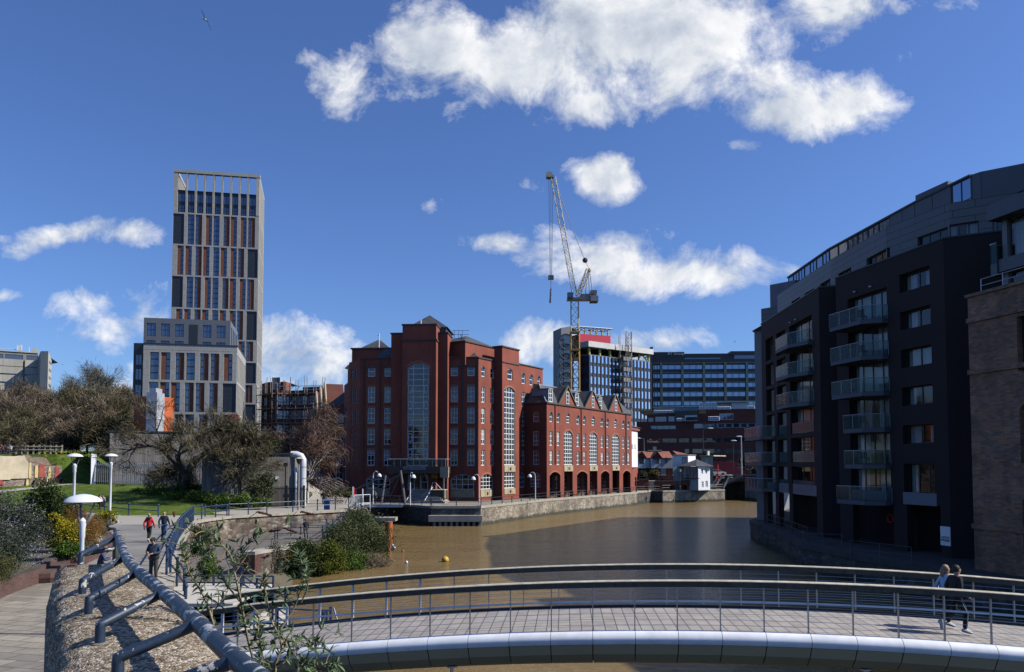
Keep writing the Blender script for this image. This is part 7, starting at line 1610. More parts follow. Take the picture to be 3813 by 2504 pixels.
# ------------------------------------------------ cable footbridge over the inlet
CBg = thing('cable_footbridge', 'small cable stayed footbridge with leaning grey masts across the inlet', 'footbridge', (-16,92,-1))
mb = MB(); mb.box(-21.8,-15.0,104.2,107.5,-1.22,-.95); mb.build('deck', M('grating', (.20,.20,.21), .6, .3), CBg); mb = MB(); mb.box(-22,-14.8,104.05,104.2,-1.3,-1.0); mb.build('edge_beam', STEELW, CBg)
mA = (P(*D('a3',1155,790),104), P(*D('a3',1078,235),104)); mBm = (P(*D('a3',760,755),106), P(*D('a3',828,315),106))
for a, b in (mA,mBm): mb = MB(); mb.tube([a,b], [.2,.15], 8); mb.build('mast', M('mast_grey', (.13,.13,.14), .6), CBg)
mb = MB()
for top, lst in ((P(*D('a3',1085,285),104),((560,750,104.4),(470,640,104.4),(870,750,104.4))),(P(*D('a3',815,330),106),((190,620,107),(450,600,107)))):
    for x, y, d in lst: mb.tube([top,P(*D('a3',x,y),d)], .045, 5)
mb.tube([P(*D('a3',740,320),103),P(*D('a3',190,620),107)], .04, 5); mb.tube([P(*D('a3',740,420),103),P(*D('a3',610,690),104)], .035, 4); mb.build('cable', M('cable_grey', (.22,.22,.23), .6), CBg)
for y_ in (104.3,107.4):
    mb = MB()
    for dz in (1.1,.55): mb.tube([(-21.8,y_,-.95+dz),(-15.1,y_,-.95+dz)], .035, 4)
    for i in range(6): mb.tube([(-21.7+i*1.3,y_,-1),(-21.7+i*1.3,y_,.15)], .04, 5)
    mb.build('bridge_rail', BLACKP, CBg)
railing([(-17.9,88,.02),(-19.7,97,.02),(-20.6,101.5,.02)], 'dark railing along the inlet edge between the white gate and the cable bridge', 1.05, 2.4, BLACKP, 2, .035, .05)
tw = thing('inlet_wall', 'rubble inlet wall below the dark railing beyond the white gate', 'wall', (-16,80,-4)); mb = MB(); pp = [(-15.2,76.6),(-15.6,80),(-18.0,90),(-19.8,98),(-20.8,102),(-27,112)]
for a_, b_ in zip(pp,pp[1:]): fw = Face(a_,b_); fw.box(mb, 0, fw.L, -4.6, -.02, -.8, .03)
mb.build('wall_face', QUAYD, tw)
gt = thing('bridge_gate', 'white and galvanised steel gate cage at the park end of the cable footbridge', 'gate', P(*D('a3',400,930),78)); gf = Face(gp('a3',250,800,77),gp('a3',385,800,78.5)); gh = Face(gp('a3',310,800,78),gp('a3',570,800,80)); zt_, zb_ = gf.z('a3',310,650), gf.z('a3',310,935)
mb = MB()
for i in range(13): u = gf.L*i/12; mb.tube([gf.pt(u,zb_),gf.pt(u,zt_)], .018, 4)
for i in range(15): z = zb_+(zt_-zb_)*i/14; mb.tube([gf.pt(0,z),gf.pt(gf.L,z)], .012, 4)
for i in range(10): u = gh.L*.55*i/9; mb.tube([gh.pt(u,zb_+.4),gh.pt(u,zt_-.1)], .016, 4)
for i in range(8): z = zb_+.4+(zt_-zb_-.5)*i/7; mb.tube([gh.pt(0,z),gh.pt(gh.L*.55,z)], .012, 4)
mb.build('mesh_panel', STEEL, gt); mb = MB()
for u in (0,gh.L*.55,gh.L): mb.tube([gh.pt(u,zb_),gh.pt(u,zt_)], .045, 6)
for z in (zt_,zb_+.75,(zt_+zb_)/2): mb.tube([gh.pt(0,z),gh.pt(gh.L,z)], .035, 5)
mb.build('gate_frame', STEELW, gt); mb = MB()
for x, y0, y1 in ((285,505,640),(448,540,620)): mb.tube([P(*D('a3',x,y1+60),79),P(*D('a3',x,y0),79)], .06, 6)
mb.build('gate_post', STEELW, gt)
rp = thing('red_marker_post', 'short red marker post beside the white bridge gate', 'post', P(*D('a3',305,640),80)); mb = MB(); mb.tube([P(*D('a3',305,680),80),P(*D('a3',305,538),80)], .08, 6); mb.build('post', RED, rp); mb = MB(); mb.ball(P(*D('a3',305,536),80), .1, n=8, m=5); mb.build('cap', RED, rp)
# orange mooring pile
mp = P(*D('a3',880,1500),72); t = thing('mooring_pile', 'rust orange steel mooring pile with a white collar beside the ivy', 'pile', (mp.x,72,-4)); zt_ = P(*D('a3',885,1085),72).z; mb = MB(); mb.tube([(mp.x,72,-4),(mp.x,72,zt_)], .36, 12); mb.build('pile', RUST, t, smooth=True); mb = MB(); mb.tube([(mp.x-.5,72,-3.5),(mp.x+.1,72,-3.35),(mp.x+.5,72,-3.1)], .3, 8); mb.build('collar', STEELW, t)
mb = MB(); a, b = P(*D('a3',650,1015),75), P(*D('a3',800,1018),75); mb.box(a.x,b.x+1.2,74.5,76,a.z-.35,a.z); t2_ = mb.build('pile_cap', CONC); tag(t2_, 'grey concrete beam end showing behind the ivy near the orange pile', 'beam', kind='thing')
# broken brick pier and wall by the lower walk
bp = thing('brick_pier', 'broken red brick pier end with a mossy concrete top beside the lower walk', 'pier', (-17,49,-3)); a = gp('a5',757,430,49); b = gp('a5',905,430,49); f = Face(a,b); zt_ = f.z('a5',830,432)
mb = MB(); f.box(mb, 0, f.L, -4, zt_, -1.2, 0); mb.build('brick_end', brickmat('stained_brick', (.13,.035,.028), (.07,.025,.022), (.10,.08,.07), bw=.3, bh=.1, mort=.014, var=.5, vscale=1.5, bump=.4), bp)
mb = MB(); e = Vector((-17.4,62,0)); g2 = Face((b[0],b[1]),(e.x+1.4,e.y)); 
vs = [(a[0],a[1]),(b[0],b[1]),(e.x+1.5,e.y),(e.x,e.y)]; mb.prism(vs, [zt_]*2+[-2.0]*2, [zt_+.2]*2+[-1.8]*2); mb.build('mossy_top', CONC, bp); mb = MB(); mb.prism([(a[0]+.04,a[1]+.05),(b[0]-.04,b[1]+.05),(e.x+1.4,e.y),(e.x+.1,e.y)], -4, [zt_-.01]*2+[-2.01]*2); mb.build('side_wall', RUBBLE, bp)
# ------------------------------------------------ landing, steps and gangway behind the footbridge
lg = thing('landing_steps', 'pale concrete steps and landing leading from the path to the footbridge', 'steps', (-11,27,-1)); PC_ = M('pale_concrete', (.46,.43,.37), .9, var=.12, scale=1)
for i in range(6): mb = MB(); mb.box(-13.6+i*.42,-9.6,26.6-.9*(i*0),31.2,-.95+(5-i)*.0-1.2,-.28-i*.12); mb.build('step', PC_, lg)
mb = MB(); mb.prism([(-13.2,20.6),(-9.0,20.9),(-9.2,31.6),(-14.2,31.6)], -3, -1.03); mb.build('landing', PC_, lg)
mb = MB(); mb.prism([(-14.4,26.5),(-13.4,26.5),(-13.6,31.8),(-14.8,33.2)], -3, -.02); mb.build('side_wall', RUBBLE, lg)
railing([(-13.9,31.4,-.1),(-12.4,29.2,-.55),(-11.6,27.5,-.95)], 'navy blue handrail down the pale steps beside the man with the phone', 1.1, 1.1, BLUEP, 2, .035, .05, knob=True)
def rails(name, label, pts, hs_, posts, r=.03):
    t = thing(name, label, 'railing', pts[0]); pts = [Vector(p) for p in pts]
    for h in hs_: mb = MB(); mb.tube([p+Vector((0,0,h)) for p in pts], r, 6); mb.build('rail', BLUEP, t)
    me = MB(); me.tube([(0,0,-.1),(0,0,max(hs_))], r*1.5, 8); me = me.mesh('post', mat=BLUEP, smooth=True)
    for a, b in zip(pts,pts[1:]):
        for i in range(posts+1): inst('post', me, t, a.lerp(b,i/posts))
    return t
rails('landing_railing', 'navy blue four bar railing across the back of the pale landing', [(-13.0,30.6,-1.0),(-9.4,30.4,-1.0)], (1.1,.83,.56,.3), 3)
rails('landing_railing', 'navy blue railing descending from the pale landing towards the water', [(-10.6,30.2,-.6),(-8.4,29.2,-1.75)], (1.1,.8,.5,.2), 3)
rails('gangway_railing', 'navy blue railing of the small gangway above the brown water', [(-9.2,25.6,-1.2),(-6.2,25.2,-1.25),(-5.9,25.2,-1.25)], (1.0,.5), 2)
gw = thing('gangway', 'narrow grey gangway platform beside the footbridge', 'gangway', (-7.5,25,-1.4)); mb = MB(); mb.box(-9.6,-5.8,24.6,25.7,-1.4,-1.22); mb.build('deck', M('gangway_grey',(.16,.16,.17),.7), gw)
for y in (24.7,25.6): mb = MB(); mb.tube([(-6.0,y,-4.4),(-6.0,y,-.2)], .05, 8); mb.build('leg', BLUEP, gw)
mb = MB(); mb.tube([(-5.9,25.6,-.25),(-5.5,25.2,-1.2)], .03, 6); mb.build('brace', BLUEP, gw)
# ------------------------------------------------ lamps
def domelamp(X, Yt, Yb, d, dia, label, rb=.10):
    b = P(X,Yb,d); b.z = 0; zt = P(X,Yt,d).z; t = thing('park_lamp', label, 'lamp post', b, group='white dome lamps in the park')
    cx, cy = b.x, b.y; zc = zt-dia*.2-dia*.62; mb = MB(); mb.lathe((cx,cy,0), [(rb*1.2,0),(rb*1.12,.9),(rb*.95,1.0),(rb*.85,zc-.42),(rb*1.1,zc-.38),(rb*1.12,zc-.14),(rb*1.38,zc-.05),(rb*1.38,zc+.05),(rb*.3,zc+.13)], 20); mb.build('post', LAMPG, t, smooth=True)
    mb = MB(); R_ = dia/2; z0 = zt-dia*.22; mb.lathe((cx,cy,z0), [(R_*.94,-.02),(R_,0),(R_*.93,dia*.055),(R_*.72,dia*.135),(R_*.42,dia*.19),(R_*.12,dia*.215),(.001,dia*.22)], 28); mb.lathe((cx,cy,z0), [(R_*.94,-.02),(R_*.5,.05),(.001,.06)], 28); mb.build('lamp_shade', LAMPG, t, smooth=True)
    for i in range(3):
        a = R(15)+i*2*PI/3; ca, sa = math.cos(a), math.sin(a); pts = [(cx+ca*q*R_,cy+sa*q*R_,zc+(z0-zc)*w) for q, w in ((.16,-.02),(.3,.22),(.43,.5),(.55,.8),(.62,1.0),(.66,1.02))]; mb = MB(); mb.tube(pts, [.035*dia,.03*dia,.026*dia,.024*dia,.024*dia,.02*dia], 6); mb.build('bracket', LAMPD, t, smooth=True)
    return t
domelamp(189.5,1148.5,1310,20.5,.93,'nearest white dome lamp beyond the pebbled wall, shorter than the others', .064)
domelamp(169,1054,1256,47,.93,'tall white dome lamp standing in the golden and orange shrubs', .088)
domelamp(255,1054.5,1210,58,.93,'tall white dome lamp by the seated reader and the yellow shrub', .092)
p = P(*D('b8',455,1540),76); lantern((p.x,76,0), P(*D('b8',455,985),76).z, 'pale post with a black lantern in front of the silver duct', COPING, BLACKP, 1.3)
p = P(*D('b8',872,1465),97); lantern((p.x,97,0), P(*D('b8',872,1040),97).z+.2, 'slim lamp post with a pale lantern near the dark office wing', BLACKP, LAMPG, 1.5)
# ------------------------------------------------ timber clad energy centre
EC = thing('timber_building', 'windowless grey timber clad building with a silver duct on its right corner', 'building', (-26,82,0))
def cladmat():
    m, nt, b = newmat('weathered_larch'); uv, tc = wallco(nt); mp_ = nn(nt,'ShaderNodeMapping'); mp_.inputs['Rotation'].default_value = (0,0,PI/2); nt.links.new(uv, mp_.inputs[0])
    br = nn(nt,'ShaderNodeTexBrick'); nt.links.new(mp_.outputs[0], br.inputs['Vector']); br.inputs['Scale'].default_value = 1; br.inputs['Brick Width'].default_value = 3.2; br.inputs['Row Height'].default_value = .145; br.inputs['Mortar Size'].default_value = .014; br.inputs['Bias'].default_value = 0
    br.inputs['Color1'].default_value = (.27,.25,.225,1); br.inputs['Color2'].default_value = (.17,.158,.142,1); br.inputs['Mortar'].default_value = (.05,.045,.04,1)
    c = mixc(nt, 1, br.outputs[0], ramp(nt, noise(nt, stretch(nt, tc, 1,1,.15), .7, 6, .65), [(.3,(.7,)*3),(.7,(1.15,)*3)]), 'MULTIPLY'); nt.links.new(c, b.inputs['Base Color']); b.inputs['Roughness'].default_value = .85; bumpit(nt, b, br.outputs['Fac'], -.3, .02); return m
LAR = cladmat()
e0, e1 = gp('b8',-620,940,79.0), gp('b8',410,940,82); ef = Face(e0,e1); ez = ef.z('b8',400,942); eg = Face(e1,(e1[0]-1.9,e1[1]+11))
mb = MB(); ef.wall(mb, 0, ef.L, -1, ez); eg.wall(mb, 0, eg.L, -1, ez); mb.build('wall', LAR, EC)
mb = MB(); mb.prism([(q.x,q.y) for q in (ef.pt(-.1,0,.12),ef.pt(ef.L+.12,0,.12),eg.pt(eg.L,0,.12),ef.pt(0,0,-11))], ez, ez+.16); mb.build('roof_edge', DPAN, EC)
h0, h1 = gp('z1',712,880,91), gp('z1',900,880,92.5); hf = Face(h0,h1); hz_ = hf.z('z1',760,884); mb = MB(); hf.wall(mb, 0, hf.L+9, 0, hz_); f = Face((h0[0]-1,h0[1]+9),h0); f.wall(mb, 0, f.L, 0, hz_); mb.build('tall_wall', LAR, EC)
mb = MB(); mb.prism([(q.x,q.y) for q in (hf.pt(-.1,0,.12),hf.pt(hf.L+9,0,.12),hf.pt(hf.L+9,0,-9),hf.pt(-.6,0,-9))], hz_, hz_+.16); mb.build('roof_edge', DPAN, EC)
mb = MB(); dx = 1.15; c0_ = eg.pt(.5,0,.6); dpts = [Vector((c0_.x+.35,c0_.y-.4,z)) for z in (0,2.0,ez-1.2,ez-.55)]+[Vector((c0_.x+.15,c0_.y-.4,ez-.2)),Vector((c0_.x-.35,c0_.y-.4,ez+.0)),Vector((c0_.x-.9,c0_.y-.4,ez+.0))]
mb.tube(dpts, .38, 14); mb.tube([(c0_.x-.3,c0_.y-.6,0),(c0_.x-.3,c0_.y-.6,3.6),(c0_.x-.5,c0_.y-.4,4.1)], .2, 10); mb.build('duct', M('silver_duct', (.66,.67,.69), .4, .2, var=.08, scale=4), EC, smooth=True)
for z in (.6,1.8,3.0,4.2): mb = MB(); mb.lathe((dpts[0].x,dpts[0].y,z), [(.41,0),(.41,.06)], 14); mb.build('duct_flange', STEEL, EC)
mb = MB(); u = ef.u('b8',222); z = ef.z('b8',222,1203); ef.box(mb, u-.18, u+.18, z-.15, z+.15, 0, .35); mb.build('wall_lamp', GREYF, EC)
cctv = thing('camera_post', 'black pole with a black camera housing against the grey timber wall', 'camera pole', ef.pt(ef.u('b8',312),0,1.2)); mb = MB(); u = ef.u('b8',312); q0 = ef.pt(u,0,1.2); zt_ = ef.off(1.2).z('b8',312,1030); mb.tube([q0,(q0.x,q0.y,zt_-.4)], [.09,.06], 8); mb.build('pole', BLACKP, cctv); mb = MB(); mb.box(q0.x-.2,q0.x+.2,q0.y-.2,q0.y+.2,zt_-.45,zt_-.05); mb.build('camera_head', BLACKP, cctv)
bg_ = thing('black_gate', 'black vertical bar gate and fence at the foot of the grey timber wall', 'gate', ef.pt(ef.u('b8',135),0,2)); gf = Face(gp('b8',130,1300,79.5),gp('b8',510,1300,79)); zt_ = gf.z('b8',300,1298)
mb = MB(); n = 46
for i in range(n+1): mb.tube([gf.pt(gf.L*i/n,0),gf.pt(gf.L*i/n,zt_)], .018, 4)
mb.build('bars', BLACKP, bg_); mb = MB()
for z in (zt_-.25,.2): mb.tube([gf.pt(0,z),gf.pt(gf.L,z)], .04, 4)
for x in (140,335,520): u = gf.u('b8',x); mb.box(gf.pt(u,0).x-.09,gf.pt(u,0).x+.09,79.1,79.3,0,zt_+.1)
u = gf.u('b8',335); mb.box(gf.pt(u,0).x-.3,gf.pt(u,0).x+.35,79.0,79.1,1.1,1.45); mb.build('gate_frame', BLACKP, bg_)
kp = G(*D('a7',0,0),0)
# palisade fence
PF_ = thing('palisade_fence', 'galvanised steel palisade fence across the back of the lawn', 'fence', (-50,92,2)); f = Face(gp('a2',930,1300,91),(-26.5,85.5)); zt_ = f.z('a2',1000,1225); zb_ = 1.3
mb = MB(); n = int(f.L/.27)
for i in range(n):
    u = i*.27; g_ = hU(f.pt(u,0).x, f.pt(u,0).y)-.1; f.box(mb, u, u+.085, g_, zt_-.12, 0, .03); mb.add([f.pt(u,zt_-.12,.015),f.pt(u+.085,zt_-.12,.015),f.pt(u+.043,zt_,.015)],[(0,1,2)])
mb.build('pales', STEEL, PF_); mb = MB()
for z in (zt_-.35,zb_+1.2): f.box(mb, 0, f.L, z, z+.06, -.08, -.01)
mb.build('fence_rail', STEEL, PF_)
gpn = thing('palisade_gate', 'tall pale steel gate panel at the left end of the palisade fence', 'gate', P(*D('a2',900,1450),91)); f = Face(gp('a2',878,1300,90.5),gp('a2',932,1300,91.2)); mb = MB()
for u in (0,f.L-.1): f.box(mb, u, u+.1, 1.8, f.z('a2',900,1145), 0, .1)
for i in range(6): u = .15+i*(f.L-.3)/5; f.box(mb, u, u+.08, 1.9, f.z('a2',900,1150), 0, .04)
mb.build('frame', STEELW, gpn); mb = MB(); f.box(mb, 0, f.L, f.z('a2',900,1180), f.z('a2',900,1150), .1, .13); mb.build('head_panel', STEELW, gpn)
# ------------------------------------------------ ruin, timber fence, sign
RU = thing('ruined_wall', 'ruined wall with pale plaster, rubble, red and yellow patches and timber props', 'ruin', P(*D('a2',300,1460),92)); PLA = M('old_plaster', (.48,.41,.28), .95, var=.3, scale=.5, bump=.4); YST = M('yellow_quoin', (.55,.45,.20), .9, var=.2, scale=2); RP = M('red_plaster', (.30,.07,.05), .9, var=.3, scale=1.5); RSM = stonemat('ruin_rubble', (.18,.12,.09),(.28,.22,.17),(.4,.34,.28), 3.2, .3)
f = Face(gp('a2',-60,1300,85.5),gp('a2',640,1300,92.3)); g = lambda x, y: (f.u('a2',x), f.z('a2',x,y))
def slab(name, pts, mat, o0, o1, par=RU):
    mb = MB(); n = len(pts); fr = [f.pt(u,z,o1) for u, z in pts]; bk = [f.pt(u,z,o0) for u, z in pts]; mb.add(fr+bk, [tuple(range(n))]+[tuple(range(2*n-1,n-1,-1))]+[(i+n,(i+1)%n+n,(i+1)%n,i) for i in range(n)]); return mb.build(name, mat, par)
slab('plaster_face', [g(*q) for q in ((-60,1400),(120,1400),(135,1390),(300,1385),(318,1330),(310,1250),(280,1210),(255,1165),(200,1172),(60,1170),(0,1165),(-60,1160))], PLA, -1.2, 0)
slab('lower_rubble', [g(*q) for q in ((-60,1475),(300,1470),(300,1380),(135,1388),(120,1400),(-60,1400))], RSM, -1.2, -.15)
slab('rubble_wall', [g(*q) for q in ((296,1472),(640,1470),(636,1262),(560,1268),(480,1262),(420,1250),(380,1215),(330,1218),(296,1245))], RSM, -1.3, -.35)
slab('rubble_heap', [g(*q) for q in ((296,1222),(380,1218),(430,1255),(560,1262),(530,1225),(500,1190),(450,1178),(400,1192),(330,1160),(270,1150))], M('heap_rubble', (.20,.15,.11), .95, var=.45, scale=2.5, bump=1), -3.2, -.8)
for xa, xb, ya, yb in ((410,470,1248,1378),(566,612,1268,1380),(14,62,1400,1452),(322,334,1310,1345)): slab('red_patch', [g(xa,yb),g(xb,yb-4),g(xb-3,ya+14),g((xa+xb)/2,ya-2),g(xa+2,ya)], RP, -.36, -.28 if xa > 100 else 0)
for xa, xb, ya, yb in ((300,322,1235,1385),(276,298,1395,1470),(372,402,1262,1380),(503,524,1275,1380),(490,512,1370,1420)): slab('yellow_quoin', [g(xa,yb),g(xb,yb),g(xb+3,(ya+yb)/2),g(xb-2,ya),g(xa+2,ya),g(xa-2,(ya+yb)/2)], YST, -.36, -.26 if xa > 330 else .06)
mb = MB()
for (xa,ya,xb,yb) in ((380,1470,380,1385),(420,1465,415,1385),(455,1465,455,1385),(335,1470,378,1395),(520,1470,520,1385),(548,1470,548,1385),(580,1470,580,1385),(562,1390,625,1470),(600,1390,640,1455)): mb.tube([f.pt(*g(xa,ya),.3),f.pt(*g(xb,yb),-.1)], .13, 4)
mb.build('timber_prop', M('prop_timber', (.05,.035,.025), .9), RU)
rb2 = thing('red_brick_remnant', 'low red brick wall remnant in the shade behind the first tall lamp', 'wall', P(*D('a2',780,1390),98)); f3 = Face(gp('a2',700,1350,98),gp('a2',862,1350,97)); mb = MB(); f3.box(mb, 0, f3.L, 1.5, f3.z('a2',780,1322), -.4, 0); mb.build('wall_face', BRICK, rb2)
isg = thing('sign_post', 'small white notice on a dark post in front of the pale ruin', 'sign', P(*D('a2',175,1462),89)); q0 = P(*D('a2',175,1465),89); q1 = P(*D('a2',175,1322),89); mb = MB(); mb.tube([q0,q1], .1, 5); mb.build('post', BLACKP, isg); a, b = P(*D('a2',163,1366),88.8), P(*D('a2',196,1340),88.8); mb = MB(); mb.box(a.x,b.x,88.75,88.8,a.z,b.z); mb.build('notice', WHITE, isg)
TFn = thing('timber_fence', 'pale timber post and rail fence on the bank above the ruin', 'fence', P(*D('a2',0,1140),97)); FT_ = M('pale_fence_timber', (.42,.38,.27), .9, var=.15); f4 = Face(gp('a2',-30,1100,98),gp('a2',608,1100,100)); z = lambda y: f4.z('a2',300,y); mb = MB()
for ya in (1074,1088 if False else 1106): mb = MB(); f4.box(mb, 0, f4.L*(1 if ya < 1090 else .87), z(ya+6), z(ya-2), .0, .08); mb.build('fence_rail', FT_, TFn)
for i in range(12): mb = MB(); u = .2+i*(f4.L-.3)/11; f4.box(mb, u-.09, u+.09, z(1142)-.3, z(1060), -.12, .0); mb.build('fence_post', FT_, TFn)
# ------------------------------------------------ brick planter edges and seat steps
PBR = brickmat('plum_paver_brick', (.16,.075,.06), (.11,.055,.045), (.08,.065,.055), var=.3, vscale=1.2, bump=.4)
def kerb(name, pts, w, h, label, tiers=0, zb=0):
    t = thing(name, label, 'planter wall', (*pts[0],zb)); ps = [Vector(p) for p in curve(pts, 5)] if len(pts) > 2 else [Vector(p) for p in pts]
    for k_ in range(tiers+1):
        mb = MB(); hh_ = h*(1-k_/(tiers+1)) if tiers else h
        for p, q in zip(ps,ps[1:]): fz_ = Face(p,q); fz_.box(mb, -.01, fz_.L+.01, zb-.1, zb+hh_, -.05 if k_ else -w, .38*k_+.0 if k_ else 0)
        mb.build('wall_face' if k_ == 0 else 'seat_step', PBR, t)
    return t
kerb('planter_wall', [(-13.8,18),(-16.1,23),(-17.3,26.4),(-17.9,29.2)], .35, .55, 'curved plum brick planter wall under the trailing shrub')
kerb('planter_wall', [(-17.9,29.2),(-19.6,33.5),(-21.3,39),(-23.0,43.5),(-25.2,47.5)], .4, .55, 'long brick planter wall with seat steps along the path', 2)
kerb('planter_wall', [(-25.2,47.5),(-27.5,48.6),(-30,48.8)], .35, .5, 'rounded far end of the brick planter beyond the seated reader')
mb = MB(); mb.poly([(x,y,.42) for x,y in ((-14.1,17.8),(-16.4,23),(-17.6,26.4),(-18.2,29.2),(-19.9,33.5),(-21.6,39),(-23.4,43.6),(-25.6,47.4),(-30,48.6),(-42,46),(-30,15))]); tag(mb.build('soil', bpy.data.materials['bank_earth'], loc=(-18,30,.4)), kind='structure')
# floating bits on the water and birds
for X, Y, d0, r_, mat_, lab in ((1035,1306,0,.30,M('buoy_yellow',(.62,.36,.03),.5),'yellow ball buoy floating in the sunlit water'),(945,1309,0,.12,WHITE,'small white float nearest the reeds'),(937,1283,0,.10,M('buoy_red',(.5,.12,.08),.6),'small reddish float beyond the white float')):
    p = G(X,Y,-3.6); t = thing('buoy', lab, 'buoy', p); mb = MB(); mb.ball((p.x,p.y,-3.6+r_*.5), r_, n=14, m=9); mb.build('float', mat_, t, smooth=True); mb = MB(); mb.lathe((p.x,p.y,-3.6+r_*1.4), [(r_*.2,0),(r_*.2,r_*.3),(.001,r_*.35)], 8); mb.build('eye', STEEL, t)
def gull(c, s, rz, label, col):
    t = thing('gull', label, 'bird', c); m = Matrix.Translation(c) @ Matrix.Rotation(rz[2],4,'Z') @ Matrix.Rotation(rz[1],4,'Y') @ Matrix.Rotation(rz[0],4,'X'); mb = MB()
    prof = [(-.28,.0,.012),(-.2,0,.03),(-.05,0,.06),(.08,0,.06),(.17,.01,.035),(.23,.02,.035),(.27,.015,.02),(.32,.0,.006)]
    mb.tube([m @ Vector((x*s,0,z*s)) for x, z, r in prof], [r*s for _,_,r in prof], 8)
    W_ = [(.07,0,.03),(.12,.25,.13),(.03,.5,.10),(-.12,.72,.02),(-.09,.5,.07),(-.05,.25,.10),(-.10,0,.02)]
    for sg in (-1,1):
        top = [m @ Vector((x*s,sg*y*s,z*s)) for x,y,z in W_]; bot = [m @ Vector((x*s,sg*y*s,(z-.012)*s)) for x,y,z in W_]
        for a_ in (top,bot): mb.add([a_[0],a_[1],a_[5],a_[6]],[(0,1,2,3)]); mb.add([a_[1],a_[2],a_[4],a_[5]],[(0,1,2,3)]); mb.add([a_[2],a_[3],a_[4]],[(0,1,2)])
    mb.add([m @ Vector(v) for v in ((-.26*s,-.02*s,0),(-.26*s,.02*s,0),(-.38*s,.07*s,0),(-.38*s,-.07*s,0))],[(0,1,2,3)]); mb.build('body', col, t, smooth=True)
gull(P(475,45,60), 1.35, (R(35),R(-30),R(150)), 'white gull gliding high in the upper left sky', WHITE)
gull(P(145,848,330), .9, (R(-20),0,R(30)), 'tiny dark bird in the sky right of the concrete block', BLACKP); gull(P(1708,795,240), 1.0, (R(10),R(10),R(170)), 'tiny dark bird above the framed dark office', BLACKP)
# ------------------------------------------------ curved footbridge in front
meas = [(579,1510,20.6),(756,1499.5,20.4),(920,1487.5,20.2),(1300,1470,19.6),(1716,1464.8,19.1),(1971,1473.6,18.8),(2158,1486.8,18.65),(2343,1506,18.35)]
mp_ = np.array([[*P(*q)] for q in meas]); cy = np.polyfit(mp_[:,0],mp_[:,1],2); cz = np.polyfit(mp_[:,0],mp_[:,2],2)
fy = lambda x: float(np.polyval(cy,x)); fzb = lambda x: max(-1.6 if x > 0 else -1.0, float(np.polyval(cz,x)))
FBr = thing('footbridge', 'gently arched footbridge with timber handrails, wire balustrades and a silver edge', 'footbridge', (3,20,-.5))
W_ = 3.15; x0, x1 = -9.4, 27.0; N = 72
def bp_(x, o, dz=0.0):
    t = Vector((1, 2*cy[0]*x+cy[1], 0)).normalized(); n = Vector((-t.y,t.x,0)); return Vector((x,fy(x),fzb(x)+dz))+n*o
def sweep(mb, prof, a=x0, b=x1, n=N, close=True):
    # prof: (offset across from the near edge, height) in order
    m = len(prof); vs = []; fs = []
    for i in range(n+1):
        x = a+(b-a)*i/n; vs += [bp_(x,o,z) for o, z in prof]
    for i in range(n):
        for j in range(m if close else m-1): fs.append((i*m+j, (i+1)*m+j, (i+1)*m+(j+1)%m, i*m+(j+1)%m))
    if close: fs += [tuple(range(m)), tuple(n*m+j for j in range(m-1,-1,-1))]
    mb.add(vs, fs)
def deckmat():
    m, nt, b = newmat('bridge_deck_boards'); v = objco(nt); mpn = nn(nt,'ShaderNodeMapping'); mpn.inputs['Rotation'].default_value = (0,0,R(4)+PI/2); nt.links.new(v, mpn.inputs[0])
    br = nn(nt,'ShaderNodeTexBrick'); nt.links.new(mpn.outputs[0], br.inputs['Vector']); br.inputs['Scale'].default_value = 1; br.offset = 0; br.inputs['Brick Width'].default_value = .6; br.inputs['Row Height'].default_value = .30; br.inputs['Mortar Size'].default_value = .012; br.inputs['Bias'].default_value = 0
    br.inputs['Color1'].default_value = (.36,.325,.29,1); br.inputs['Color2'].default_value = (.29,.265,.24,1); br.inputs['Mortar'].default_value = (.06,.05,.045,1)
    c = mixc(nt, 1, br.outputs[0], ramp(nt, noise(nt, v, 2.5, 6, .7), [(.3,(.8,)*3),(.7,(1.12,)*3)]), 'MULTIPLY'); nt.links.new(c, b.inputs['Base Color']); b.inputs['Roughness'].default_value = .85; bumpit(nt, b, br.outputs['Fac'], -.4, .01); return m
mb = MB(); sweep(mb, [(.0,-.12),(.0,0),(W_,0),(W_,-.12)]); mb.build('deck', deckmat(), FBr)
mb = MB(); sweep(mb, [(W_-.02,-.3),(W_-.02,.07),(W_+.1,.07),(W_+.1,-.3)]); mb.build('far_edge', M('dark_edge', (.03,.03,.032), .6), FBr)
# silver edge tube in segments, pale soffit panels between dark joints
step = 1.02; n = int((x1-x0)/step); XS = [x0+i*(x1-x0)/n for i in range(n+1)]
tub = [(.02,-.03),(-.05,.02),(-.16,.03),(-.26,-.02),(-.33,-.11),(-.34,-.2),(-.30,-.28),(-.1,-.3),(.02,-.3)]
for i in range(n):
    mb = MB(); sweep(mb, tub, XS[i]+.006, XS[i+1]-.006, 2); mb.build('edge_tube', SIL, FBr, smooth=True)
pan = [(-.28,-.29),(-.12,-.56),(.15,-.80),(.6,-.95),(.6,-.9),(-.1,-.5)]
SOF = M('cream_soffit_panel', (.52,.45,.29), .6, var=.08, scale=.5)
for i in range(n):
    mb = MB(); sweep(mb, pan, XS[i]+.012, XS[i+1]-.012, 2); mb.build('soffit_panel', SOF, FBr)
mb = MB(); sweep(mb, [(.0,-.35),(.7,-.92),(W_-.4,-.92),(W_,-.35)]); mb.build('underside', BLK, FBr)
HT_ = 1.22; LITTOP = M('sunlit_top_timber', (.40,.365,.28), .85, var=.35, scale=5)
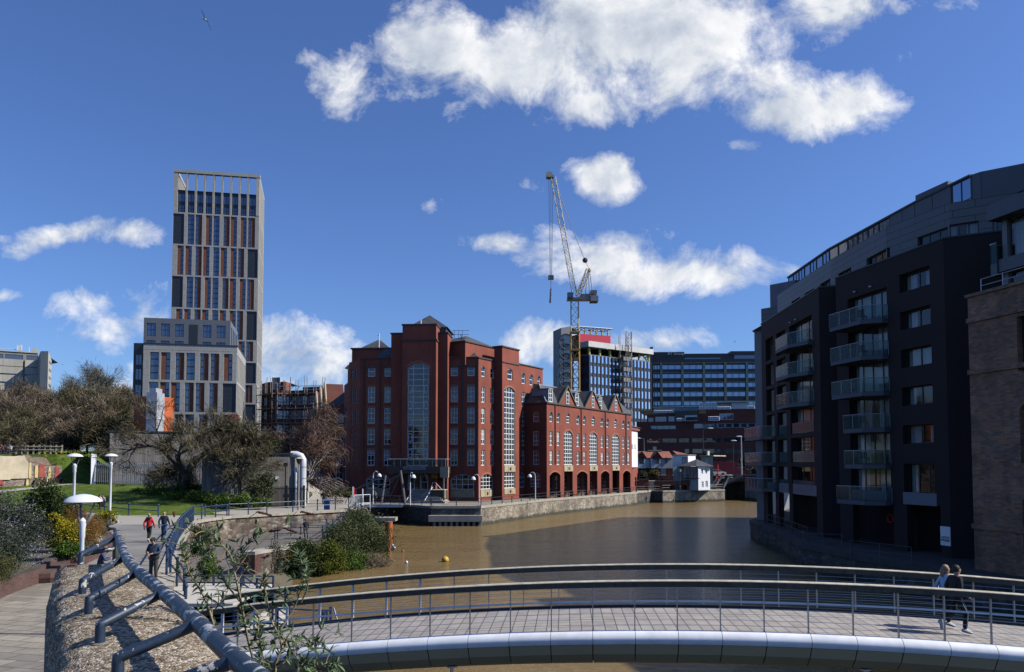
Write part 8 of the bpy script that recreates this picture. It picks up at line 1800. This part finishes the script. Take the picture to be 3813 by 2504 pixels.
for side, o0 in (('near',.0),('far',W_+.04)):
    sg = 1
    mb = MB(); sweep(mb, [(o0-.09,HT_-.135),(o0-.09,HT_),(o0+.09,HT_+.015),(o0+.09,HT_-.12)]); mb.build('handrail', WOODR, FBr); mb = MB(); sweep(mb, [(o0-.092,HT_+.001),(o0-.088,HT_+.014),(o0+.088,HT_+.029),(o0+.092,HT_+.016)]); mb.build('handrail_top', LITTOP, FBr)  # sunlit top and shaded sides are put into the two timber colours
    mb = MB(); sweep(mb, [(o0-.02,.70),(o0-.02,.742),(o0+.02,.742),(o0+.02,.70)]); mb.build('mid_rail', STEELW if False else SIL, FBr)
    for h in (.14,.28,.42,.56,.86,.98): mb = MB(); sweep(mb, [(o0-.003,h-.004),(o0,h+.004),(o0+.003,h-.004)], n=36); mb.build('wire', STEEL, FBr)
    me = MB(); me.box(-.012,.012,-.035,.035,-.1,HT_-.08); me.box(-.02,.02,-.05,.05,-.06,.02); me = me.mesh('post', mat=ALU)
    lit_post = MB(); lit_post.box(-.02,.02,-.06,.06,-.1,HT_-.08); lit_post = lit_post.mesh('post', mat=STEELW)  # white post copy for the far left, sunlight put into its colour
    for i, x in enumerate(XS):
        if x > 24: continue
        p = bp_(x,o0,0); sl_ = math.atan(2*cy[0]*x+cy[1]); inst('post', lit_post if (side == 'far' and x < -2.6) else me, FBr, p, sl_)
mb = MB(); p = bp_(-5.6,1.2,-.9); mb.tube([(p.x,p.y,-5),(p.x,p.y,p.z)], .35, 12); mb.build('pier', CONC, FBr)
for x in (-1.6,8.6):
    mb = MB(); p = bp_(x,.25,-.85); mb.lathe((p.x,p.y,p.z-.45), [(.08,0),(.10,.1),(.05,.14),(.04,.4),(.14,.43),(.14,.47)], 12); mb.build('under_light', STEEL, FBr)
# ------------------------------------------------ pebbled parapet wall and the peeling blue rail
AGG = newmat('exposed_aggregate'); m, nt, b = AGG; AGG = m; v = objco(nt)
vo = nn(nt,'ShaderNodeTexVoronoi'); vo.inputs['Scale'].default_value = 38; nt.links.new(v, vo.inputs['Vector']); spx = nn(nt,'ShaderNodeSeparateXYZ'); nt.links.new(vo.outputs['Color'], spx.inputs[0])
c = ramp(nt, spx.outputs[0], [(0,(.10,.075,.05)),(.25,(.22,.17,.115)),(.55,(.36,.30,.22)),(.8,(.50,.45,.37)),(1,(.66,.62,.55))])
ve = nn(nt,'ShaderNodeTexVoronoi', feature='DISTANCE_TO_EDGE'); ve.inputs['Scale'].default_value = 38; nt.links.new(v, ve.inputs['Vector'])
c = mixc(nt, 1, c, ramp(nt, ve.outputs['Distance'], [(0,(.25,.22,.18)),(.12,(1,1,1))]), 'MULTIPLY')
c = mixc(nt, 1, c, ramp(nt, noise(nt, v, 1.8, 6, .65), [(.32,(.55,.47,.36)),(.5,(.9,.85,.75)),(.7,(1.15,1.1,1.05))]), 'MULTIPLY')
nt.links.new(c, b.inputs['Base Color']); b.inputs['Roughness'].default_value = .85; bumpit(nt, b, ve.outputs['Distance'], .9, .02)
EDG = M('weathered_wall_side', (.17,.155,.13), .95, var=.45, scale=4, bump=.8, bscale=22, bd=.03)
def peel(name, base, light, thr):
    m, nt, b = newmat(name); v = objco(nt); f = noise(nt, v, 7.5, 5, .62, .4); mk = ramp(nt, f, [(thr,(0,0,0)),(thr+.012,(1,1,1))]); f2 = noise(nt, v, 30, 4, .6)
    c1 = ramp(nt, f2, [(.3,tuple(x*.7 for x in base)),(.7,tuple(x*1.35 for x in base))]); c2 = ramp(nt, noise(nt, v, 16, 4, .6), [(.35,(.40,.33,.24)),(.5,light),(.8,(.50,.50,.48))])
    nt.links.new(mixc(nt, mk, c1, c2), b.inputs['Base Color']); b.inputs['Roughness'].default_value = .5; bumpit(nt, b, mk, .35, .004); return m
PAINT = peel('peeling_navy_paint', (.016,.030,.056), (.46,.46,.44), .60); PAINT2 = peel('worn_rail_paint', (.022,.034,.050), (.34,.35,.36), .545)
rail_px = [(273,1240),(290,1289),(317,1325),(372,1371+0),(450,1440),(552,1536),(630,1600)]
RZ = 3.42
ZW = 3.1
Lp = [(143,1312),(136,1399),(150,1464),(170,1563)]; Rp = [(303,1304),(440,1432),(542,1533)]
Le = [G(X,Y,ZW) for X,Y in Lp]; Re = [G(X,Y,ZW) for X,Y in Rp]
cl = np.polyfit([p.y for p in Le],[p.x for p in Le],2); cr_ = np.polyfit([p.y for p in Re],[p.x for p in Re],1)
PW_ = thing('parapet_wall', 'broad exposed aggregate parapet wall with rounded weathered sides', 'wall', (-3,6,0)); yf, yn = 10.75, 1.2; NS = 170; prof = []; jr = random.Random(4)
vs = []; fs = []; side_f = []
for i in range(NS+1):
    y = yn+(yf-yn)*i/NS; xl = float(np.polyval(cl,max(y,4.4))) if y > 4.4 else float(np.polyval(cl,4.4))+(4.4-y)*.62; xr = float(np.polyval(cr_,y)); xr = max(xr, xl+.9)
    j = lambda a: a*(1+.5*math.sin(y*5.1+a*40))
    bev = [(xl-.16,0),(xl-.13,ZW-1.2),(xl-.11+.02*math.sin(y*7),ZW-.35),(xl-.05+.015*math.sin(y*11),ZW-.09),(xl+.02,ZW-.025),(xl+.13,ZW+.0),(xl+(xr-xl)*.35,ZW+.012),(xl+(xr-xl)*.65,ZW+.012),(xr-.12,ZW),(xr-.02,ZW-.05),(xr,ZW-.3),(xr,0)]
    vs += [(x+(jr.gauss(0,.012) if 1 <= n2 <= 5 or n2 == 9 else 0),y,z+(jr.gauss(0,.012) if 1 <= n2 <= 4 else jr.gauss(0,.003) if n2 < 10 else 0)) for n2, (x, z) in enumerate(bev)]
m_ = 12
top, sid = MB(), MB()
tf_, sf_ = [], []
for i in range(NS):
    for j in range(m_-1):
        q = (i*m_+j,i*m_+j+1,(i+1)*m_+j+1,(i+1)*m_+j); (tf_ if 2 <= j <= 9 else sf_).append(q)
sf_.append(tuple(NS*m_+j for j in range(m_)))
top.add(vs, tf_); sid.add(vs, sf_)
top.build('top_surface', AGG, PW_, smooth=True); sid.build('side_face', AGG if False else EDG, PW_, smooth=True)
RLg = thing('tubular_railing', 'thick tubular navy railing with peeling paint along the parapet wall', 'railing', (-3,6,3.1)); rp_ = [G(X,Y,RZ) for X, Y in rail_px]; rs = curve([tuple(p) for p in rp_], 8)
mb = MB(); mb.tube([rs[0]+Vector((-.03,.1,-.03))]+rs, .056, 20); mb.build('top_rail', PAINT2, RLg, smooth=True)
posts = [((187,1316),(262,1247)),((191,1385),(290,1292)),((206,1432),(315,1330)),((232,1499),(372,1376)),((273,1585),(446,1448)),(None,(551,1540))]
def near(p): return min(rs, key=lambda q: (q-p).length)
for bs, at in posts:
    a = G(*at,RZ-.0); q = near(a)
    if bs is None: b = Vector((q.x-.52,q.y-.06,ZW))
    else: b = G(*bs,ZW)
    v1 = b+Vector((0,0,.155)); mb = MB(); mb.tube([b-Vector((0,0,.03)),b+Vector((0,0,.12)),v1,v1.lerp(q,.06),q-(q-v1).normalized()*.02], [.039,.039,.039,.039,.039], 14); mb.build('strut', PAINT, RLg, smooth=True)
    mb = MB(); mb.lathe(b-Vector((0,0,.01)), [(.065,0),(.062,.02),(.04,.03)], 12); mb.build('base_weld', EDG, RLg)
b = G(262,1300,ZW); mb = MB(); e = rs[0]+Vector((-.05,.15,-.05)); mb.tube([(e.x,e.y,0),(e.x,e.y,3.3),(e.x,e.y+.0,3.4)], .09, 12); op = mb.build('end_post', M('lichened_post', (.20,.17,.11), .9, var=.4, scale=6), RLg)
mb = MB(); q = near(G(290,1292,RZ)); mb.tube([(e.x,e.y,3.18),(e.x-.35,e.y-.55,3.12)], .036, 12); mb.build('strut', PAINT, RLg, smooth=True)
# deck the photographer stands on, joining path and footbridge
mb = MB(); mb.prism([(-1.2,-3),(6,-3),(6,1.2),(-.6,1.2)], 0, 2.9); tag(mb.build('viewing_stairs', PAVE, loc=(1,-1,0)), kind='structure')
# ------------------------------------------------ buddleia growing in front of the bridge
def lanceleaf(mb, p, d, L, w, up, fold=.25):
    d = d.normalized(); s = d.cross(up); s = s.normalized() if s.length > 1e-4 else d.orthogonal().normalized(); n = s.cross(d)
    pts = [p, p+d*L*.35-n*L*.0, p+d*L*.7-n*L*.06, p+d*L-n*L*.16]
    wd = [w*.15,w*.5,w*.36,.0]
    vs = []
    for q, ww in zip(pts, wd): vs += [q-s*ww+n*ww*fold, q, q+s*ww+n*ww*fold]
    mb.add(vs, [(0,1,4,3),(1,2,5,4),(3,4,7,6),(4,5,8,7),(6,7,10,9),(7,8,11,10)])
BUD = leafmat('buddleia_leaf', [(.12,.175,.085)], tr=.3, ns=14, rough=.8); m, nt, b = BUD, BUD.node_tree, BUD.node_tree.nodes['Principled BSDF']
BUD2 = leafmat('buddleia_leaf_dark', [(.07,.11,.05)], tr=.2, ns=14); STEM = M('buddleia_stem', (.26,.20,.12), .85, var=.35, scale=9); SEED = M('dry_seed_head', (.15,.065,.03), .95, var=.5, scale=25, bump=.8)
rr = random.Random(12)
stems = [ # polylines in photo pixels with distance, leaves per stem
 ('A', [(600,1640),(595,1563),(575,1480),(560,1400),(545,1330),(535,1290),(500,1250),(478,1232)], 7.4, .016),
 ('A', [(560,1400),(520,1350),(508,1320),(470,1270),(450,1240)], 7.4, .010),
 ('A', [(540,1330),(560,1290),(580,1260),(618,1235)], 7.5, .007),
 ('B', [(470,1640),(500,1500),(490,1430),(470,1380),(440,1330),(428,1290),(420,1262)], 6.9, .014),
 ('B', [(490,1430),(520,1390),(535,1360)], 6.9, .008),
 ('C', [(680,1640),(640,1560),(655,1500),(630,1440),(620,1390),(610,1340)], 7.0, .014),
 ('C', [(640,1480),(680,1420),(700,1370),(712,1335)], 7.0, .011),
 ('C', [(660,1530),(700,1500),(745,1490)], 6.8, .008),
 ('C', [(700,1400),(715,1360),(702,1310),(692,1285)], 7.1, .008),
 ('D', [(700,1700),(665,1600),(690,1560),(712,1530),(720,1500)], 6.5, .012),
 ('D', [(590,1640),(600,1560),(610,1520),(600,1470),(605,1430)], 6.8, .010),
 ('D', [(640,1600),(640,1540),(668,1505),(700,1540),(738,1548)], 6.7, .009),
 ('E', [(700,1640),(735,1600),(750,1570),(752,1545)], 6.6, .009)]
heads = [((706*1,0))]
plants = {}
names = {'A':'tall buddleia with pale stems and dry brown seed heads in front of the landing','B':'thin buddleia stem rising beside the peeling railing','C':'leafy buddleia spreading in front of the footbridge handrails','D':'low leafy buddleia at the very bottom over the silver bridge edge','E':'small buddleia tip at the bottom right of the leafy clump'}
for key, px, d, r_ in stems:
    if key not in plants: plants[key] = (thing('buddleia', names[key], 'shrub', P(px[0][0],px[0][1],d), group='buddleia shrubs by the footbridge'), MB(), MB(), MB(), MB())
    t, ms, ml, ml2, mh = plants[key]
    pts = [Vector(q) for q in curve([tuple(P(X,Y,d+rr.uniform(-.12,.12))) for X, Y in px], 5)]; n_ = len(pts); ms.tube(pts, [r_*(1-.75*i/n_) for i in range(n_)], 7)
    for i in range(3, n_):
        fr_ = i/n_
        if rr.random() < (.35+.65*fr_):
            tips_n = rr.choice([1,1,2]); base = pts[i]
            for s_ in range(tips_n):
                if rr.random() < .4: # short side shoot
                    sd_v = Vector((rr.gauss(0,1),rr.gauss(0,.6),rr.uniform(.1,1.0))).normalized(); L_ = rr.uniform(.08,.24); e = base+sd_v*L_; ms.tube([base,base.lerp(e,.5)+Vector((0,0,.01)),e], [.005,.004,.0025], 5)
                else: e = base; sd_v = (pts[i]-pts[i-1]).normalized()
                k_ = rr.randint(4,7)
                for q in range(k_):
                    a = q*2.4+rr.random(); u_ = sd_v.orthogonal().normalized(); w_v = sd_v.cross(u_); out = (u_*math.cos(a)+w_v*math.sin(a)+sd_v*rr.uniform(.1,1.3)); lanceleaf(ml if rr.random() < .7 else ml2, e-sd_v*rr.uniform(0,.05), out, rr.uniform(.055,.12), rr.uniform(.018,.028), Vector((0,0,1)) if rr.random() < .6 else Vector((rr.gauss(0,1),rr.gauss(0,1),1)))
def seedhead(mb, p, d, L, w):
    for i in range(int(L/.007)): q = p+d*i*.007; ww = w*(1-.6*i/(L/.007)); [mb.ball(q+Vector((rr.gauss(0,ww*.45),rr.gauss(0,ww*.45),rr.gauss(0,ww*.4))), rr.uniform(.006,.011), n=5, m=3) for _ in range(3)]
for key, X, Y, d, dx, dz, L_ in (('A',575,1310,7.3,-1,-.15,.16),('A',611,1352,7.3,-.4,-.8,.1),('A',688,1237,7.5,-.9,.3,.17),('A',628,1235,7.5,.9,.1,.14),('A',455,1235,7.4,.1,-.9,.13),('C',655,1300,7.1,.7,.3,.10),('C',612,1298,7.1,.5,.3,.1),('D',636,1562,6.8,.6,-.3,.07),('A',700,1190,7.6,.95,-.2,.19),('A',600,1190,7.6,.9,-.25,.19),('A',405,1190,7.5,.1,-.9,.07)):
    seedhead(plants[key][4], P(X,Y,d), Vector((dx,0,dz)).normalized(), L_*.75, .012)
plants['A'][1].tube([P(540,1340,7.4),P(575,1290,7.5),P(640,1230,7.6),P(690,1190,7.6)], [.006,.005,.004,.003], 5); plants['A'][1].tube([P(508,1320,7.4),P(530,1260,7.5),P(560,1215,7.6),P(600,1190,7.6)], [.006,.005,.004,.003], 5); plants['A'][1].tube([P(470,1270,7.4),P(440,1235,7.5),P(430,1205,7.5)], [.005,.004,.002], 5)
for key, (t, ms, ml, ml2, mh) in plants.items():
    ms.build('stem', STEM, t, smooth=True); ml.build('leaves', BUD, t); ml2.build('deep_green_leaves' if False else 'darker_leaves', BUD2, t)  # second leaf mesh is a random share in a darker green
    if mh.v: mh.build('seed_heads', SEED, t)
SKIN = M('skin', (.45,.25,.17), .6, var=.05); SKIN2 = M('brown_skin', (.16,.085,.05), .6, var=.05)
def cloth(name, col, rough=.9): 
    return bpy.data.materials.get(name) or M(name, col, rough, var=.15, scale=9)
HAIRD = M('dark_hair', (.02,.014,.01), .7); HAIRB = M('blond_hair', (.32,.22,.12), .7); HAIRG = M('grey_hair', (.25,.22,.2), .8)
def skin_object(name, verts, edges, radii, mat, parent, sub=1, root=0):
    me = bpy.data.meshes.new(name); me.from_pydata([tuple(v) for v in verts], edges, []); ob = bpy.data.objects.new(name, me); C.objects.link(ob)
    md = ob.modifiers.new('skin','SKIN'); md.use_smooth_shade = True
    if not me.skin_vertices: bpy.context.view_layer.update()
    sv = me.skin_vertices[0].data
    for i, r in enumerate(radii): sv[i].radius = (r,r) if not hasattr(r,'__len__') else r; sv[i].use_root = (i == root)
    sm = ob.modifiers.new('sub','SUBSURF'); sm.levels = sub; sm.render_levels = sub
    dg = bpy.context.evaluated_depsgraph_get(); ev = ob.evaluated_get(dg); m2 = bpy.data.meshes.new_from_object(ev); m2.materials.clear(); m2.materials.append(mat)
    bpy.data.objects.remove(ob); bpy.data.meshes.remove(me); o = bpy.data.objects.new(name, m2); C.objects.link(o); o.parent = parent
    return o
def person(label, loc, rz, H=1.75, pose=None, skin=SKIN, hair=HAIRD, top=None, legs=None, shoes=None, longhair=False, fem=False, hood=None, cap=None, group=None, sub=1, coat=0.0, bald=False, headturn=0, stripe=None):
    s = H/1.75; t = thing('person', label, 'person', loc, group=group); t.rotation_euler = (0,0,rz)
    J = dict(pel=(0,0,.95), sp=(0,.01,1.12), ch=(0,.0,1.32), nk=(0,.0,1.47), jaw=(0,.02,1.55), hd=(0,.015,1.635), cr=(0,-.005,1.72))
    for sg, q in ((-1,'L'),(1,'R')):
        J.update({'sh'+q:(sg*(.165 if fem else .185),0,1.42),'el'+q:(sg*.25,-.03,1.14),'wr'+q:(sg*.25,.06,.90),'hp'+q:(sg*.095,0,.91),'kn'+q:(sg*.1,.02,.50),'an'+q:(sg*.1,-.02,.09),'to'+q:(sg*.11,.13,.035)})
    if pose: J.update(pose)
    J = {k_: Vector(v)*s for k_, v in J.items()}
    if headturn:
        Rm = Matrix.Rotation(headturn,3,'Z'); c = J['nk'].copy()
        for q in ('jaw','hd','cr'): J[q] = c+Rm @ (J[q]-c)
    V, E, Rr, ix = [], [], [], {}
    def v(k_, r, p=None): ix[k_] = len(V); V.append(J[k_] if p is None else p); Rr.append(tuple(a*s for a in r) if hasattr(r,'__len__') else r*s)
    def e(a, b): E.append((ix[a],ix[b]))
    v('pel',(.135,.10)); v('sp',(.115,.085)); v('ch',(.125,.085)); v('nk',.052); v('jaw',(.062,.07)); v('hd',(.078,.095)); v('cr',(.055,.07))
    for a, b in (('pel','sp'),('sp','ch'),('ch','nk'),('nk','jaw'),('jaw','hd'),('hd','cr')): e(a,b)
    fw = (Matrix.Rotation(headturn,3,'Z') @ Vector((0,1,0)))
    v('nose',.014,J['hd']+fw*.105*s-Vector((0,0,.02))*s); e('hd','nose')
    for q, sg in (('L',-1),('R',1)):
        v('sh'+q,.045); v('el'+q,.042); v('wr'+q,.028); e('ch','sh'+q); e('sh'+q,'el'+q); e('el'+q,'wr'+q)
        v('hp'+q,.085); v('kn'+q,.055); v('an'+q,.04); v('to'+q,.035); e('pel','hp'+q); e('hp'+q,'kn'+q); e('kn'+q,'an'+q); e('an'+q,'to'+q)
        hd_ = (J['wr'+q]-J['el'+q]).normalized(); sd_ = hd_.orthogonal().normalized(); pm = J['wr'+q]+hd_*.07*s; v('pm'+q,(.032,.02),pm); e('wr'+q,'pm'+q)
        w_v = hd_.cross(sd_)
        for i in range(4):
            o = sd_*(i-1.5)*.02*s; l = (.075,.085,.08,.062)[i]*s; k1 = pm+hd_*.03*s+o; k2 = k1+hd_*l*.5; k3 = k2+(hd_*.8+w_v*.6).normalized()*l*.5
            v(f'f{q}{i}a',.0095,k1); v(f'f{q}{i}b',.009,k2); v(f'f{q}{i}c',.008,k3); e('pm'+q,f'f{q}{i}a'); e(f'f{q}{i}a',f'f{q}{i}b'); e(f'f{q}{i}b',f'f{q}{i}c')
        k1 = J['wr'+q]+hd_*.03*s+sd_*.035*s; k2 = k1+(hd_+sd_*.5).normalized()*.045*s; v(f't{q}a',.011,k1); v(f't{q}b',.009,k2); e('wr'+q,f't{q}a'); e(f't{q}a',f't{q}b')
    b = skin_object('body', V, E, Rr, skin, t, sub)
    def garment(name, ks, es, mat, extra=.0):
        vs = [J[a] for a, _ in ks]; id_ = {a:i for i, (a,_) in enumerate(ks)}; return skin_object(name, vs, [(id_[a],id_[b_]) for a, b_ in es], [tuple(x*s for x in r) if hasattr(r,'__len__') else r*s for _, r in ks], mat, t, sub)
    if top:
        J['hem'] = J['pel']+(J['sp']-J['pel']).normalized()*(-.06-coat)*s; J['col'] = J['nk']-Vector((0,0,.01))*s
        for q in 'LR': J['cf'+q] = J['el'+q].lerp(J['wr'+q],.93)
        garment('jacket', [('hem',(.17,.135)),('sp',(.165,.135)),('ch',(.205,.16)),('col',.082)]+[(a+q,r) for q in 'LR' for a, r in (('sh',.075),('el',.06),('cf',.045))], [('hem','sp'),('sp','ch'),('ch','col')]+[x for q in 'LR' for x in (('ch','sh'+q),('sh'+q,'el'+q),('el'+q,'cf'+q))], top)
    if legs:
        for q in 'LR': J['lg'+q] = J['kn'+q].lerp(J['an'+q],.92)
        garment('trousers', [('pel',(.15,.115))]+[(a+q,r) for q in 'LR' for a, r in (('hp',.095),('kn',.07),('lg',.058))], [x for q in 'LR' for x in (('pel','hp'+q),('hp'+q,'kn'+q),('kn'+q,'lg'+q))], legs)
    for q in 'LR':
        mb = MB(); a, c = J['an'+q], J['to'+q]; d = (c-a).normalized(); mb.tube([a-d*.07*s-Vector((0,0,.02*s)),a,c,c+d*.05*s], [.045*s,.055*s,.045*s,.025*s], 8); o = mb.build('shoe', shoes or BLACKP, None, smooth=True, loc=(0,0,0)); o.parent = t
    if not bald:
        mb = MB(); c = J['hd']+(J['cr']-J['hd'])*.35-fw*.022*s; mb.ball(c, .088*s, .098*s, .102*s, 12, 8)
        if longhair: mb.tube([c-fw*.05*s,c-fw*.10*s-Vector((0,0,.10))*s,c-fw*.11*s-Vector((0,0,.24))*s], [.07*s,.06*s,.03*s], 8)
        o = mb.build('hair', hair, None, smooth=True, loc=(0,0,0)); o.parent = t
    for sg in (-1,1):
        mb = MB(); sd2 = Matrix.Rotation(headturn,3,'Z') @ Vector((1,0,0)); mb.ball(J['hd']+fw*.088*s+sd2*sg*.032*s+Vector((0,0,.01))*s, .011*s, n=6, m=4); o = mb.build('eye', HAIRD, None, loc=(0,0,0)); o.parent = t
        mb = MB(); mb.ball(J['hd']+sd2*sg*.088*s-Vector((0,0,.01))*s, .014*s, .022*s, .03*s, 6, 4); o = mb.build('ear', skin, None, loc=(0,0,0)); o.parent = t
    if hood: mb = MB(); mb.tube([J['nk']+Vector((.13*math.cos(i*PI/5),.11*math.sin(i*PI/5)-.03,.02))*s for i in range(11)], .05*s, 8); o = mb.build('fur_hood', hood, None, loc=(0,0,0)); o.parent = t
    if cap: mb = MB(); c = J['hd']+Vector((0,0,.05*s)); mb.ball(c, .105*s, .11*s, .085*s, 12, 6); mb.tube([c+fw*.07*s,c+fw*.17*s-Vector((0,0,.02*s))], [.07*s,.05*s], 8); o = mb.build('cap', cap, None, smooth=True, loc=(0,0,0)); o.parent = t
    if stripe:
        for q in 'R': 
            mb = MB(); mb.tube([J['hp'+q]+Vector((.095,0,0))*s,J['kn'+q]+Vector((.073,0,0))*s,J['lg'+q]+Vector((.06,0,0))*s], .009*s, 5); o = mb.build('side_stripe', stripe, None, loc=(0,0,0)); o.parent = t
    return t
def held(t, name, mb, mat):
    pass
BLK_C = cloth('black_cloth', (.018,.018,.02)); NAVY = cloth('navy_cloth', (.02,.03,.055)); JEAN = cloth('denim', (.055,.10,.19)); WHT = cloth('pale_shirt', (.55,.60,.74)); REDC = cloth('red_coat', (.55,.015,.02)); KHA = cloth('dark_olive', (.05,.045,.035)); WS = M('white_trainer', (.6,.6,.58), .6); FUR = cloth('black_fur', (.015,.013,.012))
walkA = dict(hpL=(-.095,0,.91),knL=(-.1,.16,.53),anL=(-.1,.10,.11),toL=(-.11,.26,.05),knR=(.1,-.02,.50),anR=(.1,-.26,.20),toR=(.11,-.17,.07),elL=(-.25,-.12,1.16),wrL=(-.24,-.10,.92),elR=(.25,.05,1.14),wrR=(.22,.22,.96))
# couple on the footbridge, walking right (heading +x)
xb = 11.05; q = bp_(xb,1.0,0.02)
person('person in a black top and side striped track trousers striding over the footbridge', (q.x,q.y,q.z), R(-90+4), 1.70, dict(knR=(.1,.20,.52),anR=(.1,.16,.09),toR=(.11,.30,.04),knL=(-.1,.02,.51),anL=(-.11,-.33,.30),toL=(-.11,-.32,.12),elR=(.24,-.02,1.14),wrR=(.2,.17,.98),elL=(-.24,-.1,1.16),wrL=(-.2,.05,.98),hd=(0,.06,1.63),jaw=(0,.055,1.55),cr=(0,.04,1.715),nk=(0,.03,1.47)), SKIN, HAIRD, BLK_C, BLK_C, WS, stripe=M('grey_stripe', (.35,.35,.35), .8), sub=2)
q = bp_(xb+.03,1.6,0.02)
person('blond person in a pale blue shirt and black trousers on the footbridge', (q.x,q.y,q.z), R(-90+4), 1.63, walkA, SKIN, HAIRB, WHT, BLK_C, WS, longhair=True, fem=True, coat=.08, sub=2)
def at(X, Yf, z=0.0): p = G(X,Yf,z); return (p.x,p.y,z)
person('person in a red coat with a black fur hood walking away on the path', at(345.5,1261), 0, 1.66, walkA, SKIN, HAIRB, REDC, BLK_C, WS, fem=True, hood=FUR, coat=.10)
person('person with short grey hair in a navy jacket and blue jeans walking away', at(380.5,1258.5), R(-4), 1.76, dict(walkA, knL=(-.1,.05,.5),anL=(-.1,-.05,.09)), SKIN, HAIRG, NAVY, JEAN, BLACKP, coat=.03, bald=True)
phone = dict(elR=(.27,.03,1.15),wrR=(.10,.27,1.17),elL=(-.27,.02,1.15),wrL=(-.06,.24,1.12),hd=(0,.07,1.61),jaw=(0,.075,1.53),cr=(0,.05,1.70))
ph_ = person('person in a dark blue jumper and black cap looking at a phone by the railing', (-13.75,29.6,0), R(175), 1.72, phone, SKIN, HAIRD, cloth('blue_jumper', (.035,.055,.09)), KHA, BLACKP, cap=BLK_C)
def prop(name, label, cat, loc, boxes, mat):
    t = MB()
    for b_ in boxes: t.box(*b_, m=Matrix.Translation(loc))
    o = t.build(name, mat, None, loc=loc); tag(o, label, cat, kind='thing'); return o
prop('phone', 'dark phone held by the person in the blue jumper', 'phone', (-13.75,29.3,1.2), [(-.04,.04,-.01,.01,-.07,.07)], BLACKP)
sit = dict(pel=(0,-.05,.12),sp=(0,-.02,.30),ch=(0,.05,.50),nk=(0,.10,.64),jaw=(0,.16,.70),hd=(0,.17,.78),cr=(0,.15,.865),shL=(-.18,.06,.60),shR=(.18,.06,.60),elL=(-.26,.12,.35),elR=(.26,.12,.35),wrL=(-.1,.36,.42),wrR=(.1,.36,.42),hpL=(-.1,0,.10),hpR=(.1,0,.10),knL=(-.12,.42,.13),knR=(.12,.42,.13),anL=(-.12,.45,-.30),anR=(.12,.5,-.30),toL=(-.12,.6,-.35),toR=(.12,.65,-.35))
person('seated person in a black jumper reading a book on the brick planter wall', (-24.15,45.9,.55), R(-80), 1.75, sit, SKIN2, HAIRD, cloth('charcoal_jumper', (.03,.035,.038)), BLK_C, BLACKP)
mb = MB(); c = Vector((-23.65,45.85,1.02)); mb.add([c+Vector(v) for v in ((0,0,0),(.10,-.13,.14),(.22,-.10,.10),(.12,0,-.02),(.10,.13,.14),(.22,.12,.10))],[(0,1,2,3),(0,3,5,4)]); bk = mb.build('book', cloth('book_paper', (.62,.55,.35)), None, loc=tuple(c)); tag(bk, 'open pale book held by the person on the planter wall', 'book', kind='thing')
person('seated person with ginger hair and a dark checked shirt below the reader', (-16.3,30.6,.37), R(-60), 1.72, sit, SKIN, M('ginger_hair', (.20,.09,.04), .7), cloth('checked_shirt', (.06,.07,.12)), JEAN, BLACKP)
person('person with long black hair and a white top on the footpath by the lamp', at(231,1190.5,.0), R(-20), 1.68, walkA, SKIN, HAIRD, cloth('white_top', (.62,.6,.57)), BLK_C, BLACKP, longhair=True, fem=True)
person('person carrying a brown bag beside the one with long black hair', at(239,1188.5,0), R(160), 1.62, None, SKIN, HAIRD, cloth('tan_top', (.45,.33,.24)), BLK_C, BLACKP, fem=True)
bag_ = at(243,1190,0); prop('bag', 'brown shoulder bag carried by the person near the second far lamp', 'bag', (bag_[0],bag_[1]-.3,.85), [(-.16,.16,-.06,.06,-.2,.2)], cloth('brown_bag', (.25,.13,.07)))
person('distant person in black walking towards the camera near the blue bollards', at(752,1178.5,0), PI, 1.74, walkA, SKIN2, HAIRD, BLK_C, BLK_C, WS)
person('person in black leaning back on the railing of the lower walk', (-17.75,66.2,-1.92), R(-150), 1.76, dict(elR=(.24,.05,1.18),wrR=(.06,.2,1.38),hpL=(-.1,.03,.9),anL=(-.12,.30,.09),toL=(-.12,.42,.03),anR=(.1,.22,.09),toR=(.1,.36,.03),knL=(-.11,.18,.5),knR=(.11,.14,.5)), SKIN2, HAIRD, BLK_C, cloth('grey_trousers', (.07,.065,.065)), WS)
for i, (X, Y, c1, lab) in enumerate(((5,1053,cloth('dark_red_top', (.22,.03,.03)),'seated person in a dark red top on the edge of the ruin'),(24,1053,cloth('striped_top', (.5,.45,.45)),'seated person in a pale striped top on the edge of the ruin'))):
    p = P(X,Y,91.6); person(lab, (p.x,91.6,P(X,1050,91.6).z), PI, 1.72, sit, SKIN, HAIRD, c1, NAVY, BLACKP, longhair=bool(i))
p = P(*D('a3',655,600),109.5); person('tiny person in grey standing behind the cable bridge rails', (p.x,109.5,-1), PI, 1.72, None, SKIN, HAIRG, cloth('grey_top', (.2,.2,.2)), BLK_C, BLACKP)
